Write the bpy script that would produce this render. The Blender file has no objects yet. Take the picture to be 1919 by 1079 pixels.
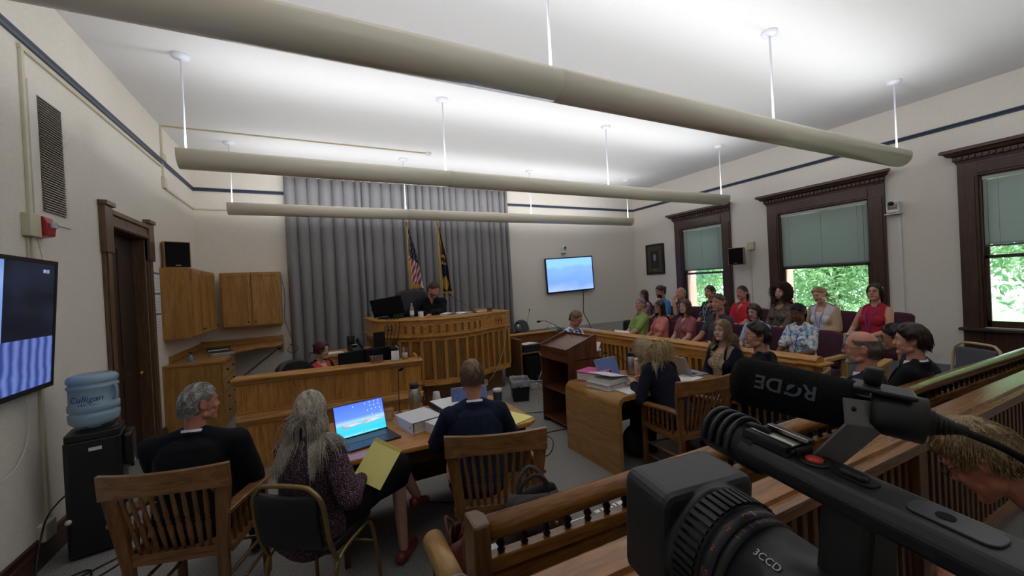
import bpy, bmesh, math, random
import numpy as np
from mathutils import Vector, Matrix, Euler, Quaternion

C = bpy.context.scene.collection
SC = bpy.context.scene
PI = math.pi
R = math.radians

# ---------------------------------------------------------------- camera
cam_d = bpy.data.cameras.new('camera'); cam = bpy.data.objects.new('camera', cam_d); C.objects.link(cam)
cam_d.sensor_width = 36.0; cam_d.lens = 745.0/1919*36; cam_d.clip_start = 0.02; cam_d.clip_end = 300
_y, _t, _r = R(26.55), R(-0.40), R(-2.93)
_fw = Vector((math.sin(_y)*math.cos(_t), math.cos(_y)*math.cos(_t), math.sin(_t)))
_rt = Vector((math.cos(_y), -math.sin(_y), 0)); _up = _rt.cross(_fw)
_rt, _up = math.cos(_r)*_rt + math.sin(_r)*_up, -math.sin(_r)*_rt + math.cos(_r)*_up
_m = Matrix((_rt, _up, -_fw)).transposed().to_4x4(); _m.translation = (0, 0, 1.85)
cam.matrix_world = _m
SC.camera = cam

# ---------------------------------------------------------------- world, sun, exposure
w = bpy.data.worlds.new('sky'); SC.world = w; w.use_nodes = True
bg = w.node_tree.nodes['Background']; bg.inputs[0].default_value = (0.80, 0.90, 1.0, 1); bg.inputs[1].default_value = 4.6
sun_d = bpy.data.lights.new('sun', 'SUN'); sun_d.energy = 5.0; sun_d.angle = R(2); sun_d.color = (1, .95, .86)
sun = bpy.data.objects.new('sun', sun_d); C.objects.link(sun)
sun.rotation_euler = (R(-38), R(-8), 0)   # light travels toward +y and down, along the window wall
sun.rotation_euler = Vector((-0.12, 0.62, -0.78)).to_track_quat('-Z', 'Y').to_euler()
LAMP_W = 20.0
SC.view_settings.view_transform = 'Standard'; SC.view_settings.look = 'None'
SC.view_settings.gamma = 1.0; SC.view_settings.use_curve_mapping = False
SC.view_settings.exposure = 1.08
SC.cycles.use_denoising = True
SC.cycles.max_bounces = 8; SC.cycles.diffuse_bounces = 5; SC.cycles.glossy_bounces = 3
SC.cycles.transmission_bounces = 6; SC.cycles.transparent_max_bounces = 8
SC.cycles.sample_clamp_indirect = 6.0; SC.cycles.caustics_reflective = False; SC.cycles.caustics_refractive = False

# ---------------------------------------------------------------- materials
def srgb(c):
    if isinstance(c, str):
        c = c.lstrip('#'); c = tuple(int(c[i:i+2], 16)/255 for i in (0, 2, 4))
    return tuple((x/12.92 if x <= .04045 else ((x+.055)/1.055)**2.4) for x in c) + (1,)
class NT:
    def __init__(s, m): s.t = m.node_tree; s.n = s.t.nodes; s.l = s.t.links
    def add(s, k, **kw):
        n = s.n.new(k)
        for a, b in kw.items(): setattr(n, a, b)
        return n
    def link(s, a, b): s.l.new(a, b)
_mats = {}
def mat(name, col, rough=.5, metal=0, spec=.5, noise=None, bump=0, bscale=200, trans=0, alpha=1, emit=None, estr=1, sheen=0, coat=0):
    """plain procedural surface; noise=(scale, amount) varies the colour a little, bump adds fine relief"""
    if name in _mats: return _mats[name]
    m = bpy.data.materials.new(name); m.use_nodes = True; t = NT(m); b = t.n['Principled BSDF']
    c = srgb(col)
    b.inputs['Base Color'].default_value = c; b.inputs['Roughness'].default_value = rough
    b.inputs['Metallic'].default_value = metal; b.inputs['Specular IOR Level'].default_value = spec
    if trans: b.inputs['Transmission Weight'].default_value = trans; b.inputs['IOR'].default_value = 1.33
    if alpha < 1: b.inputs['Alpha'].default_value = alpha
    if sheen: b.inputs['Sheen Weight'].default_value = sheen
    if coat: b.inputs['Coat Weight'].default_value = coat; b.inputs['Coat Roughness'].default_value = .15
    if emit: b.inputs['Emission Color'].default_value = srgb(emit); b.inputs['Emission Strength'].default_value = estr
    tc = t.add('ShaderNodeTexCoord')
    if noise:
        nz = t.add('ShaderNodeTexNoise'); nz.inputs['Scale'].default_value = noise[0]; nz.inputs['Detail'].default_value = 3
        t.link(tc.outputs['Object'], nz.inputs['Vector'])
        mr = t.add('ShaderNodeMapRange'); mr.inputs[1].default_value = .25; mr.inputs[2].default_value = .75
        mr.inputs[3].default_value = 1-noise[1]; mr.inputs[4].default_value = 1+noise[1]
        t.link(nz.outputs['Fac'], mr.inputs[0])
        mx = t.add('ShaderNodeMix', data_type='RGBA', blend_type='MULTIPLY'); mx.inputs[0].default_value = 1
        mx.inputs[6].default_value = c; cr = t.add('ShaderNodeCombineColor')
        for i in range(3): t.link(mr.outputs[0], cr.inputs[i])
        t.link(cr.outputs[0], mx.inputs[7]); t.link(mx.outputs[2], b.inputs['Base Color'])
    if bump:
        n2 = t.add('ShaderNodeTexNoise'); n2.inputs['Scale'].default_value = bscale; n2.inputs['Detail'].default_value = 2
        t.link(tc.outputs['Object'], n2.inputs['Vector'])
        bp = t.add('ShaderNodeBump'); bp.inputs['Strength'].default_value = bump; bp.inputs['Distance'].default_value = .004
        t.link(n2.outputs['Fac'], bp.inputs['Height']); t.link(bp.outputs[0], b.inputs['Normal'])
    _mats[name] = m; return m

def wood(name, dark, light, axis='z', rough=.38, scale=1.0, planks=None, coat=.15):
    """oak-like grain running along the object's own axis; planks=(axis, width) adds board seams"""
    if name in _mats: return _mats[name]
    m = bpy.data.materials.new(name); m.use_nodes = True; t = NT(m); b = t.n['Principled BSDF']
    tc = t.add('ShaderNodeTexCoord'); mp = t.add('ShaderNodeMapping')
    s = {'x': (1.2, 14, 14), 'y': (14, 1.2, 14), 'z': (14, 14, 1.2)}[axis]
    mp.inputs['Scale'].default_value = tuple(v*scale for v in s)
    t.link(tc.outputs['Object'], mp.inputs['Vector'])
    n1 = t.add('ShaderNodeTexNoise'); n1.inputs['Scale'].default_value = 1.6; n1.inputs['Detail'].default_value = 6; n1.inputs['Distortion'].default_value = 1.2
    t.link(mp.outputs[0], n1.inputs['Vector'])
    mp2 = t.add('ShaderNodeMapping'); mp2.inputs['Scale'].default_value = tuple(v*scale*9 for v in s); t.link(tc.outputs['Object'], mp2.inputs['Vector'])
    n2 = t.add('ShaderNodeTexNoise'); n2.inputs['Scale'].default_value = 1.0; n2.inputs['Detail'].default_value = 2
    t.link(mp2.outputs[0], n2.inputs['Vector'])
    mm = t.add('ShaderNodeMath', operation='MULTIPLY_ADD'); mm.inputs[1].default_value = .45
    t.link(n2.outputs['Fac'], mm.inputs[0]); 
    m3 = t.add('ShaderNodeMath', operation='MULTIPLY'); m3.inputs[1].default_value = .75; t.link(n1.outputs['Fac'], m3.inputs[0]); t.link(m3.outputs[0], mm.inputs[2])
    cr = t.add('ShaderNodeValToRGB'); cr.color_ramp.elements[0].position = .38; cr.color_ramp.elements[1].position = .78
    cr.color_ramp.elements[0].color = srgb(dark); cr.color_ramp.elements[1].color = srgb(light)
    t.link(mm.outputs[0], cr.inputs[0]); out = cr.outputs[0]
    if planks:
        sx = t.add('ShaderNodeSeparateXYZ'); t.link(tc.outputs['Object'], sx.inputs[0])
        d = t.add('ShaderNodeMath', operation='DIVIDE'); d.inputs[1].default_value = planks[1]; t.link(sx.outputs['xyz'.index(planks[0])], d.inputs[0])
        fl = t.add('ShaderNodeMath', operation='FLOOR'); t.link(d.outputs[0], fl.inputs[0])
        fr = t.add('ShaderNodeMath', operation='FRACT'); t.link(d.outputs[0], fr.inputs[0])
        wn = t.add('ShaderNodeTexWhiteNoise', noise_dimensions='1D'); t.link(fl.outputs[0], wn.inputs['W'])
        mr = t.add('ShaderNodeMapRange'); mr.inputs[3].default_value = .86; mr.inputs[4].default_value = 1.12; t.link(wn.outputs['Value'], mr.inputs[0])
        gp = t.add('ShaderNodeMath', operation='GREATER_THAN'); gp.inputs[1].default_value = .03; t.link(fr.outputs[0], gp.inputs[0])
        gm = t.add('ShaderNodeMapRange'); gm.inputs[3].default_value = .45; gm.inputs[4].default_value = 1; t.link(gp.outputs[0], gm.inputs[0])
        mu = t.add('ShaderNodeMath', operation='MULTIPLY'); t.link(mr.outputs[0], mu.inputs[0]); t.link(gm.outputs[0], mu.inputs[1])
        cc = t.add('ShaderNodeCombineColor'); [t.link(mu.outputs[0], cc.inputs[i]) for i in range(3)]
        mx = t.add('ShaderNodeMix', data_type='RGBA', blend_type='MULTIPLY'); mx.inputs[0].default_value = 1
        t.link(out, mx.inputs[6]); t.link(cc.outputs[0], mx.inputs[7]); out = mx.outputs[2]
    t.link(out, b.inputs['Base Color'])
    b.inputs['Roughness'].default_value = rough
    b.inputs['Coat Weight'].default_value = coat; b.inputs['Coat Roughness'].default_value = .2
    bp = t.add('ShaderNodeBump'); bp.inputs['Strength'].default_value = .12; bp.inputs['Distance'].default_value = .002
    t.link(n2.outputs['Fac'], bp.inputs['Height']); t.link(bp.outputs[0], b.inputs['Normal'])
    _mats[name] = m; return m

def speckle(name, cols, scale=300, rough=.9, bump=.3, stretch=(1, 1, 1)):
    """woven or tufted stuff: a ramp of flat colours over fine noise"""
    if name in _mats: return _mats[name]
    m = bpy.data.materials.new(name); m.use_nodes = True; t = NT(m); b = t.n['Principled BSDF']
    tc = t.add('ShaderNodeTexCoord'); mp = t.add('ShaderNodeMapping'); mp.inputs['Scale'].default_value = stretch; t.link(tc.outputs['Object'], mp.inputs[0])
    n = t.add('ShaderNodeTexNoise'); n.inputs['Scale'].default_value = scale; n.inputs['Detail'].default_value = 2; t.link(mp.outputs[0], n.inputs['Vector'])
    cr = t.add('ShaderNodeValToRGB'); e = cr.color_ramp; e.elements[0].position = .30; e.elements[1].position = .70
    e.elements[0].color = srgb(cols[0]); e.elements[1].color = srgb(cols[-1])
    for i, c in enumerate(cols[1:-1]): k = e.elements.new(.30+.40*(i+1)/(len(cols)-1)); k.color = srgb(c)
    t.link(n.outputs['Fac'], cr.inputs[0]); t.link(cr.outputs[0], b.inputs['Base Color'])
    b.inputs['Roughness'].default_value = rough; b.inputs['Specular IOR Level'].default_value = .2
    bp = t.add('ShaderNodeBump'); bp.inputs['Strength'].default_value = bump; bp.inputs['Distance'].default_value = .004
    t.link(n.outputs['Fac'], bp.inputs['Height']); t.link(bp.outputs[0], b.inputs['Normal'])
    _mats[name] = m; return m

# ---------------------------------------------------------------- mesh helpers
class MB:
    """collects shapes and links them as ONE mesh object"""
    def __init__(s): s.v = []; s.f = []; s.m = []; s.sm = []
    def _add(s, vs, fs, mi=0, smooth=False, M=None):
        k = len(s.v)
        if M is not None: vs = [tuple(M @ Vector(v)) for v in vs]
        s.v += [tuple(v) for v in vs]; s.f += [tuple(i+k for i in f) for f in fs]
        s.m += [mi]*len(fs); s.sm += [smooth]*len(fs); return s
    def box(s, lo, hi, mi=0, M=None):
        x0, y0, z0 = lo; x1, y1, z1 = hi
        vs = [(x0,y0,z0),(x1,y0,z0),(x1,y1,z0),(x0,y1,z0),(x0,y0,z1),(x1,y0,z1),(x1,y1,z1),(x0,y1,z1)]
        return s._add(vs, [(0,3,2,1),(4,5,6,7),(0,1,5,4),(1,2,6,5),(2,3,7,6),(3,0,4,7)], mi, False, M)
    def cbox(s, c, d, mi=0, rz=0, rot=None):
        M = Matrix.Translation(c) @ ((rot if rot is not None else Euler((0, 0, rz))).to_matrix().to_4x4())
        h = [k/2 for k in d]; return s.box((-h[0], -h[1], -h[2]), h, mi, M)
    def prism(s, poly, z0, z1, mi=0, M=None, smooth=False):
        n = len(poly); vs = [(x, y, z0) for x, y in poly] + [(x, y, z1) for x, y in poly]
        s._add(vs, [tuple(range(n))[::-1], tuple(range(n, 2*n))], mi, False, M)
        return s._add(vs, [(i, (i+1) % n, n+(i+1) % n, n+i) for i in range(n)], mi, smooth, M)
    def extrude(s, prof, axis, a, b, mi=0, smooth=False, M=None):
        """profile polygon in the plane across `axis`, extruded from a to b"""
        n = len(prof)
        def p(u, v, t): return {'x': (t, u, v), 'y': (u, t, v), 'z': (u, v, t)}[axis]
        vs = [p(u, v, a) for u, v in prof] + [p(u, v, b) for u, v in prof]
        s._add(vs, [tuple(range(n))[::-1], tuple(range(n, 2*n))], mi, False, M)
        return s._add(vs, [(i, (i+1) % n, n+(i+1) % n, n+i) for i in range(n)], mi, smooth, M)
    def lathe(s, prof, c=(0, 0, 0), seg=24, mi=0, M=None, smooth=True, cap=True):
        vs = []; fs = []
        for r, z in prof:
            for k in range(seg): a = 2*PI*k/seg; vs.append((c[0]+r*math.cos(a), c[1]+r*math.sin(a), c[2]+z))
        for i in range(len(prof)-1):
            for k in range(seg): k2 = (k+1) % seg; fs.append((i*seg+k, i*seg+k2, (i+1)*seg+k2, (i+1)*seg+k))
        s._add(vs, fs, mi, smooth, M)
        if cap:
            if prof[0][0] > 1e-6: s._add(vs[:seg], [tuple(range(seg))[::-1]], mi, False, M)
            if prof[-1][0] > 1e-6: s._add(vs[-seg:], [tuple(range(seg))], mi, False, M)
        return s
    def cone(s, p0, p1, r0, r1=None, seg=16, mi=0, smooth=True, cap=True):
        return s.tube([p0, p1], [r0, r0 if r1 is None else r1], seg, mi, smooth, cap)
    def tube(s, path, r, seg=8, mi=0, smooth=True, cap=True, closed=False, flat=1.0):
        P = [Vector(p) for p in path]; n = len(P)
        rs = r if isinstance(r, (list, tuple)) else [r]*n
        up = Vector((0, 0, 1)); vs = []; prev = None
        for i in range(n):
            a = P[(i-1) % n] if (closed or i > 0) else P[i]; b = P[(i+1) % n] if (closed or i < n-1) else P[i]
            t = (b-a).normalized() if (b-a).length > 1e-9 else Vector((0, 0, 1))
            if prev is None:
                u = t.cross(up); u = u.normalized() if u.length > 1e-3 else Vector((1, 0, 0))
            else:
                u = prev - t*prev.dot(t); u = u.normalized() if u.length > 1e-6 else prev
            prev = u; w_ = t.cross(u)
            for k in range(seg):
                a_ = 2*PI*k/seg; vs.append(P[i] + (u*math.cos(a_) + w_*math.sin(a_)*flat)*rs[i])
        fs = []
        for i in range(n if closed else n-1):
            j = (i+1) % n
            for k in range(seg): k2 = (k+1) % seg; fs.append((i*seg+k, i*seg+k2, j*seg+k2, j*seg+k))
        if cap and not closed: fs += [tuple(range(seg))[::-1], tuple((n-1)*seg+k for k in range(seg))]
        return s._add(vs, fs, mi, smooth)
    def ell(s, c, r, seg=20, rings=12, mi=0, M=None):
        vs = []; fs = []
        for i in range(rings+1):
            th = PI*i/rings
            for k in range(seg):
                a = 2*PI*k/seg; vs.append((c[0]+r[0]*math.sin(th)*math.cos(a), c[1]+r[1]*math.sin(th)*math.sin(a), c[2]+r[2]*math.cos(th)))
        for i in range(rings):
            for k in range(seg): k2 = (k+1) % seg; fs.append((i*seg+k, (i+1)*seg+k, (i+1)*seg+k2, i*seg+k2))
        return s._add(vs, fs, mi, True, M)
    def grid(s, fn, nu, nv, mi=0, smooth=True):
        vs = [fn(i/nu, j/nv) for j in range(nv+1) for i in range(nu+1)]
        fs = [(j*(nu+1)+i, j*(nu+1)+i+1, (j+1)*(nu+1)+i+1, (j+1)*(nu+1)+i) for j in range(nv) for i in range(nu)]
        return s._add(vs, fs, mi, smooth)
    def build(s, name, mats, parent=None, bevel=0, M=None, subsurf=0, solid=0, loc=None, rz=0):
        me = bpy.data.meshes.new(name); me.from_pydata(s.v, [], s.f)
        for m in (mats if isinstance(mats, (list, tuple)) else [mats]): me.materials.append(m)
        me.polygons.foreach_set('material_index', s.m); me.polygons.foreach_set('use_smooth', s.sm); me.update()
        o = bpy.data.objects.new(name, me); C.objects.link(o)
        bm = bmesh.new(); bm.from_mesh(me); bmesh.ops.remove_doubles(bm, verts=bm.verts, dist=1e-6)
        bmesh.ops.recalc_face_normals(bm, faces=bm.faces); bm.to_mesh(me); bm.free()
        if M is not None: o.matrix_world = M
        if loc is not None: o.location = loc; o.rotation_euler = (0, 0, rz)
        if parent is not None: o.parent = parent
        if solid: md = o.modifiers.new('solid', 'SOLIDIFY'); md.thickness = solid; md.offset = 0
        if bevel:
            md = o.modifiers.new('bevel', 'BEVEL'); md.width = bevel; md.segments = 2; md.limit_method = 'ANGLE'; md.angle_limit = R(40); md.harden_normals = False
        if subsurf: md = o.modifiers.new('sub', 'SUBSURF'); md.levels = md.render_levels = subsurf
        return o
def tag(o, label=None, cat=None, group=None, kind=None):
    for k, v in (('label', label), ('category', cat), ('group', group), ('kind', kind)):
        if v: o[k] = v
    return o
def thing(name, label, cat, loc=(0, 0, 0), rz=0, group=None, kind=None):
    o = bpy.data.objects.new(name, None); C.objects.link(o); o.empty_display_size = .05
    o.location = loc; o.rotation_euler = (0, 0, rz); return tag(o, label, cat, group, kind)
def copy_tree(o, parent=None):
    c = o.copy(); C.objects.link(c)
    if parent is not None: c.parent = parent
    for ch in o.children: copy_tree(ch, c)
    return c
def text_mesh(txt, size, depth=0.0, name='lettering', bold=False):
    cu = bpy.data.curves.new(name, 'FONT'); cu.body = txt; cu.size = size; cu.extrude = depth; cu.align_x = 'CENTER'; cu.align_y = 'CENTER'
    if bold: cu.offset = size*.02
    o = bpy.data.objects.new(name, cu); C.objects.link(o)
    bpy.context.view_layer.update()
    me = bpy.data.meshes.new_from_object(o.evaluated_get(bpy.context.evaluated_depsgraph_get()))
    C.objects.unlink(o); bpy.data.objects.remove(o)
    return me
def text_part(txt, size, m, parent, M, name='lettering', depth=.0004, bold=False):
    me = text_mesh(txt, size, depth, name, bold); me.materials.clear(); me.materials.append(m)
    o = bpy.data.objects.new(name, me); C.objects.link(o); o.parent = parent; o.matrix_local = M; return o
def arc(c, r, a0, a1, n):
    return [(c[0]+r*math.cos(a0+(a1-a0)*i/n), c[1]+r*math.sin(a0+(a1-a0)*i/n)) for i in range(n+1)]
def rrect(x0, y0, x1, y1, r, n=4):
    return (arc((x1-r, y1-r), r, 0, PI/2, n) + arc((x0+r, y1-r), r, PI/2, PI, n) +
            arc((x0+r, y0+r), r, PI, 1.5*PI, n) + arc((x1-r, y0+r), r, 1.5*PI, 2*PI, n))
def spline(pts, n=8):
    """Catmull-Rom through the points"""
    P = [Vector(p) for p in pts]; out = []
    for i in range(len(P)-1):
        a = P[max(i-1, 0)]; b = P[i]; c = P[i+1]; d = P[min(i+2, len(P)-1)]
        for k in range(n):
            t = k/n; out.append(.5*((2*b) + (c-a)*t + (2*a-5*b+4*c-d)*t*t + (3*b-a-3*c+d)*t**3))
    out.append(P[-1]); return out

# shared materials
OAKZ = wood('oak_upright', '#8d5a24', '#cc944a', 'z')
OAKX = wood('oak_along_x', '#8d5a24', '#cc944a', 'x')
OAKY = wood('oak_along_y', '#8d5a24', '#cc944a', 'y')
OAKP = wood('oak_boards', '#8a5722', '#c98f45', 'z', planks=('x', .155))
CABZ = wood('cabinet_oak', '#8a5d28', '#b98a48', 'z', scale=.8)
CABX = wood('cabinet_oak_along_x', '#8a5d28', '#b98a48', 'x', scale=.8)
CHRZ = wood('chair_oak_upright', '#523318', '#8a5f36', 'z', rough=.3, coat=.3)
CHRX = wood('chair_oak_along_x', '#56371b', '#956a3e', 'x', rough=.3, coat=.3)
DRKZ = wood('dark_trim_upright', '#301c12', '#513426', 'z', rough=.4)
DRKY = wood('dark_trim_along_y', '#301c12', '#513426', 'y', rough=.4)
DOORW = wood('door_trim_wood', '#47301f', '#70553d', 'z', rough=.4)
DOORD = wood('door_leaf_wood', '#20130d', '#382418', 'z', rough=.5)
LECZ = wood('lectern_wood', '#3e1f12', '#6f4028', 'z', rough=.4)
RAILX = wood('rail_oak', '#5c3815', '#a06c36', 'x', rough=.24, coat=.35)
RAILZ = wood('rail_oak_upright', '#46301d', '#6e4f31', 'z', rough=.35)
TABX = wood('table_oak', '#9a6428', '#c98f48', 'x', rough=.3, scale=.7)
TABZ = wood('table_oak_upright', '#8d5a22', '#bd833d', 'z', rough=.35, scale=.7)
JURW = wood('juror_chair_oak', '#a87a3e', '#cfa465', 'z', rough=.35)
BLACK = mat('black_plastic', '#131315', .45)
BLKM = mat('matt_black', '#0d0d0f', .75, spec=.25)
SATIN = mat('satin_black', '#1b1c1f', .35, noise=(30, .1))
WHITE = mat('white_plastic', '#dcdcd8', .45)
PAPER = mat('paper', '#dcdcdc', .85, noise=(8, .02))
CREAM = mat('cream_paint', '#c9c2a8', .55)
YELLOW = mat('yellow_paper', '#e8e08c', .8)
STEEL = mat('brushed_steel', '#b4b0a8', .28, metal=1, noise=(40, .06))
CHROME = mat('chrome', '#dcdce0', .12, metal=1)
BRASS = mat('brass', '#c79a4b', .3, metal=1)
GREYP = mat('grey_plastic', '#8c8f94', .5)
SILVER = mat('laptop_silver', '#a9abaf', .35, metal=.7)
SPACE = mat('laptop_dark_grey', '#3a3a40', .4, metal=.6)
GLASS = None
# ================================================================ the room
XL, XR, YB, YF, ZC = -1.86, 8.62, 8.96, -3.2, 4.405
def wall_mat():
    m = bpy.data.materials.new('wall_paint'); m.use_nodes = True; t = NT(m); b = t.n['Principled BSDF']
    b.inputs['Roughness'].default_value = .85; b.inputs['Specular IOR Level'].default_value = .15
    tc = t.add('ShaderNodeTexCoord'); n = t.add('ShaderNodeTexNoise'); n.inputs['Scale'].default_value = 90; n.inputs['Detail'].default_value = 3
    t.link(tc.outputs['Object'], n.inputs['Vector'])
    cr = t.add('ShaderNodeValToRGB'); cr.color_ramp.elements[0].color = srgb('#dcd5ca'); cr.color_ramp.elements[1].color = srgb('#e6dfd5')
    cr.color_ramp.elements[0].position = .35; cr.color_ramp.elements[1].position = .65
    t.link(n.outputs['Fac'], cr.inputs[0]); t.link(cr.outputs[0], b.inputs['Base Color'])
    bp = t.add('ShaderNodeBump'); bp.inputs['Strength'].default_value = .12; bp.inputs['Distance'].default_value = .004
    t.link(n.outputs['Fac'], bp.inputs['Height']); t.link(bp.outputs[0], b.inputs['Normal']); return m
WALL = wall_mat()
CEIL = mat('ceiling_plaster', '#e2e1e0', .9, spec=.1, bump=.2, bscale=120, noise=(60, .015))
CARPET = speckle('grey_carpet', ['#565452', '#827f7b', '#aca8a3'], 160, .95, .5)
BLUE = mat('blue_grey_trim_paint', '#3c4557', .45)
def struct(o): o['kind'] = 'structure'; return o

struct(MB().box((XL-.3, YF-.3, -.1), (XR+.55, YB+.3, 0)).build('floor', CARPET))
struct(MB().box((XL-.3, YF-.3, ZC), (XR+.55, YB+.3, ZC+.15)).build('ceiling', CEIL))
struct(MB().box((XL-.3, YB, 0), (XR+.4, YB+.3, ZC)).build('wall_back', WALL))
struct(MB().box((XL-.3, YF-.3, 0), (XR+.4, YF, ZC)).build('wall_front', WALL))
# left wall with the door opening (y 5.49..6.50, up to 2.67)
DY0, DY1, DZ = 5.49, 6.50, 2.67
b = MB(); b.box((XL-.3, YF, 0), (XL, DY0, ZC)).box((XL-.3, DY1, 0), (XL, YB, ZC)).box((XL-.3, DY0, DZ), (XL, DY1, ZC))
struct(b.build('wall_left', WALL))
# right wall with three window openings
WIN = [(6.10, 7.23, .90, 3.06, 1.98, (5.88, 7.44)), (3.35, 4.83, .90, 3.02, 1.92, (3.13, 5.05)), (.60, 2.09, .90, 3.08, 2.05, (.38, 2.29))]
b = MB(); ys = [YF]
for y0, y1, z0, z1, _, _ in sorted(WIN): ys += [y0, y1]
ys.append(YB)
for i in range(0, len(ys), 2): b.box((XR, ys[i], 0), (XR+.12, ys[i+1], ZC))
for y0, y1, z0, z1, _, _ in WIN: b.box((XR, y0, 0), (XR+.12, y1, z0)).box((XR, y0, z1), (XR+.12, y1, ZC))
struct(b.build('wall_right', WALL))
# outer masonry skin: pink brick, visible as the sunlit reveal through the panes
BRICK = mat('pink_brick', '#c08d86', .9, noise=(14, .08))
b = MB()
for i in range(0, len(ys), 2): b.box((XR+.12, ys[i]+(-.0 if i == 0 else .06), 0), (XR+.52, ys[i+1]-(.0 if i == len(ys)-2 else .06), ZC))
for y0, y1, z0, z1, _, _ in WIN: b.box((XR+.12, y0-.07, 0), (XR+.52, y1+.07, z0-.06)).box((XR+.12, y0-.07, z1+.1), (XR+.52, y1+.07, ZC))
struct(b.build('trim_1', BRICK))

# blue-grey picture rail on three walls
b = MB(); pr = [(0, -.03), (.022, -.03), (.03, -.012), (.018, 0), (.03, .012), (.026, .03), (0, .03)]
ZR = 3.876
b.extrude([(XL+u, ZR+v) for u, v in pr], 'y', YF, YB-.001)
b.extrude([(XR-u, ZR+v) for u, v in pr][::-1], 'y', YF, YB-.001)
for x0, x1 in ((XL, -.42), (4.42, XR)): b.extrude([(YB-u, ZR+v) for u, v in pr][::-1], 'x', x0, x1)
struct(b.build('trim_2', BLUE))
# dark baseboard on the left wall, cream dado strip and skirting on the back/right wall
b = MB(); bp_ = [(0, 0), (.03, 0), (.03, .14), (.022, .15), (.018, .19), (.008, .2), (0, .2)]
b.extrude([(XL+u, v) for u, v in bp_], 'y', YF, DY0-.17); b.extrude([(XL+u, v) for u, v in bp_], 'y', DY1+.17, 6.88)
struct(b.build('baseboard_left', DRKY, bevel=.002))
struct(MB().box((4.1, YB-.03, .60), (XR, YB, .66)).box((4.1, YB-.018, 0), (XR, YB, .60)).build('trim_3', mat('dado_paint', '#b9b4a8', .5)))
struct(MB().box((XR-.03, 2.35, 0), (XR, 3.05, .2)).box((XR-.03, 5.1, 0), (XR, 5.85, .2)).box((XR-.03, 7.5, 0), (XR, YB, .2)).build('baseboard_right', DRKY))

# ---------------------------------------------------------------- dark wooden door in the left wall
d = thing('door_1', None, None, (XL, (DY0+DY1)/2, 0)); struct(d)
MB().box((-.16, DY0-(DY0+DY1)/2, 0), (-.12, (DY1-DY0)/2, DZ)).build('door_leaf', DOORD, d, bevel=.003)
b = MB(); w2 = (DY1-DY0)/2
for s in (-1, 1):
    y0, y1 = (w2, w2+.15) if s > 0 else (-w2-.15, -w2)
    b.box((0, y0, 0), (.03, y1, DZ+.02)).box((.03, y0+.03, 0), (.042, y1-.03, DZ-.02))
    b.box((0, y0-.02 if s < 0 else y0+.0, DZ-.28), (.055, y1+(.02 if s > 0 else 0), DZ+.23))        # eared corner block
    b.box((0, min(y0, y1)-.03, DZ+.19), (.075, max(y0, y1)+.03, DZ+.235))
    b.box((-.3, (w2-.001) if s > 0 else -w2-.02, 0), (0, w2+.02 if s > 0 else -w2+.001, DZ))
b.box((0, -w2, DZ-.01), (.035, w2, DZ+.15)).box((0, -w2, DZ+.12), (.055, w2, DZ+.17)).box((-.3, -w2, DZ-.001), (0, w2, DZ+.02))
b.box((.0, -w2-.0, DZ+.0), (.048, w2, DZ+.03))
MBD = b.build('door_frame', DOORW, d, bevel=.004)
p = MB()
for z0, z1 in ((.25, 1.0), (1.15, 2.5)):
    for y0 in (-w2+.12, .05): p.box((-.12, y0, z0), (-.112, y0+.33, z1))
p.build('door_panel', DOORD, d, bevel=.003)
MB().lathe([(0, 0), (.028, .004), (.03, .02), (.012, .035), (.012, .05)], seg=16).build('door_knob', BRASS, d, M=Matrix.Translation((-.06, w2-.07, 1.0)) @ Matrix.Rotation(-PI/2, 4, 'Y'))
MBk = None

# ---------------------------------------------------------------- windows: cornice, casing, sashes, blind
PANE = bpy.data.materials.new('window_pane'); PANE.use_nodes = True; _t2 = NT(PANE)
_p = _t2.n['Principled BSDF']; _t2.n.remove(_p)
_g = _t2.add('ShaderNodeBsdfGlossy'); _g.inputs['Roughness'].default_value = .02; _tr = _t2.add('ShaderNodeBsdfTransparent'); _tr.inputs[0].default_value = (.94, .98, .96, 1)
_fr = _t2.add('ShaderNodeFresnel'); _fr.inputs[0].default_value = 1.3; _mx = _t2.add('ShaderNodeMixShader')
_t2.link(_fr.outputs[0], _mx.inputs[0]); _t2.link(_tr.outputs[0], _mx.inputs[1]); _t2.link(_g.outputs[0], _mx.inputs[2]); _t2.link(_mx.outputs[0], _t2.n['Material Output'].inputs[0])
def blind_mat():
    m = bpy.data.materials.new('blind_slat'); m.use_nodes = True; t = NT(m); b_ = t.n['Principled BSDF']
    b_.inputs['Base Color'].default_value = srgb('#c4c8c8'); b_.inputs['Roughness'].default_value = .5
    tl = t.add('ShaderNodeBsdfTranslucent'); tl.inputs[0].default_value = srgb('#9aa6a6'); mx = t.add('ShaderNodeMixShader'); mx.inputs[0].default_value = .04
    t.link(b_.outputs[0], mx.inputs[1]); t.link(tl.outputs[0], mx.inputs[2]); t.link(mx.outputs[0], t.n['Material Output'].inputs[0]); return m
SLAT = blind_mat(); BLRAIL = mat('blind_rail', '#b9bab4', .5)
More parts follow.
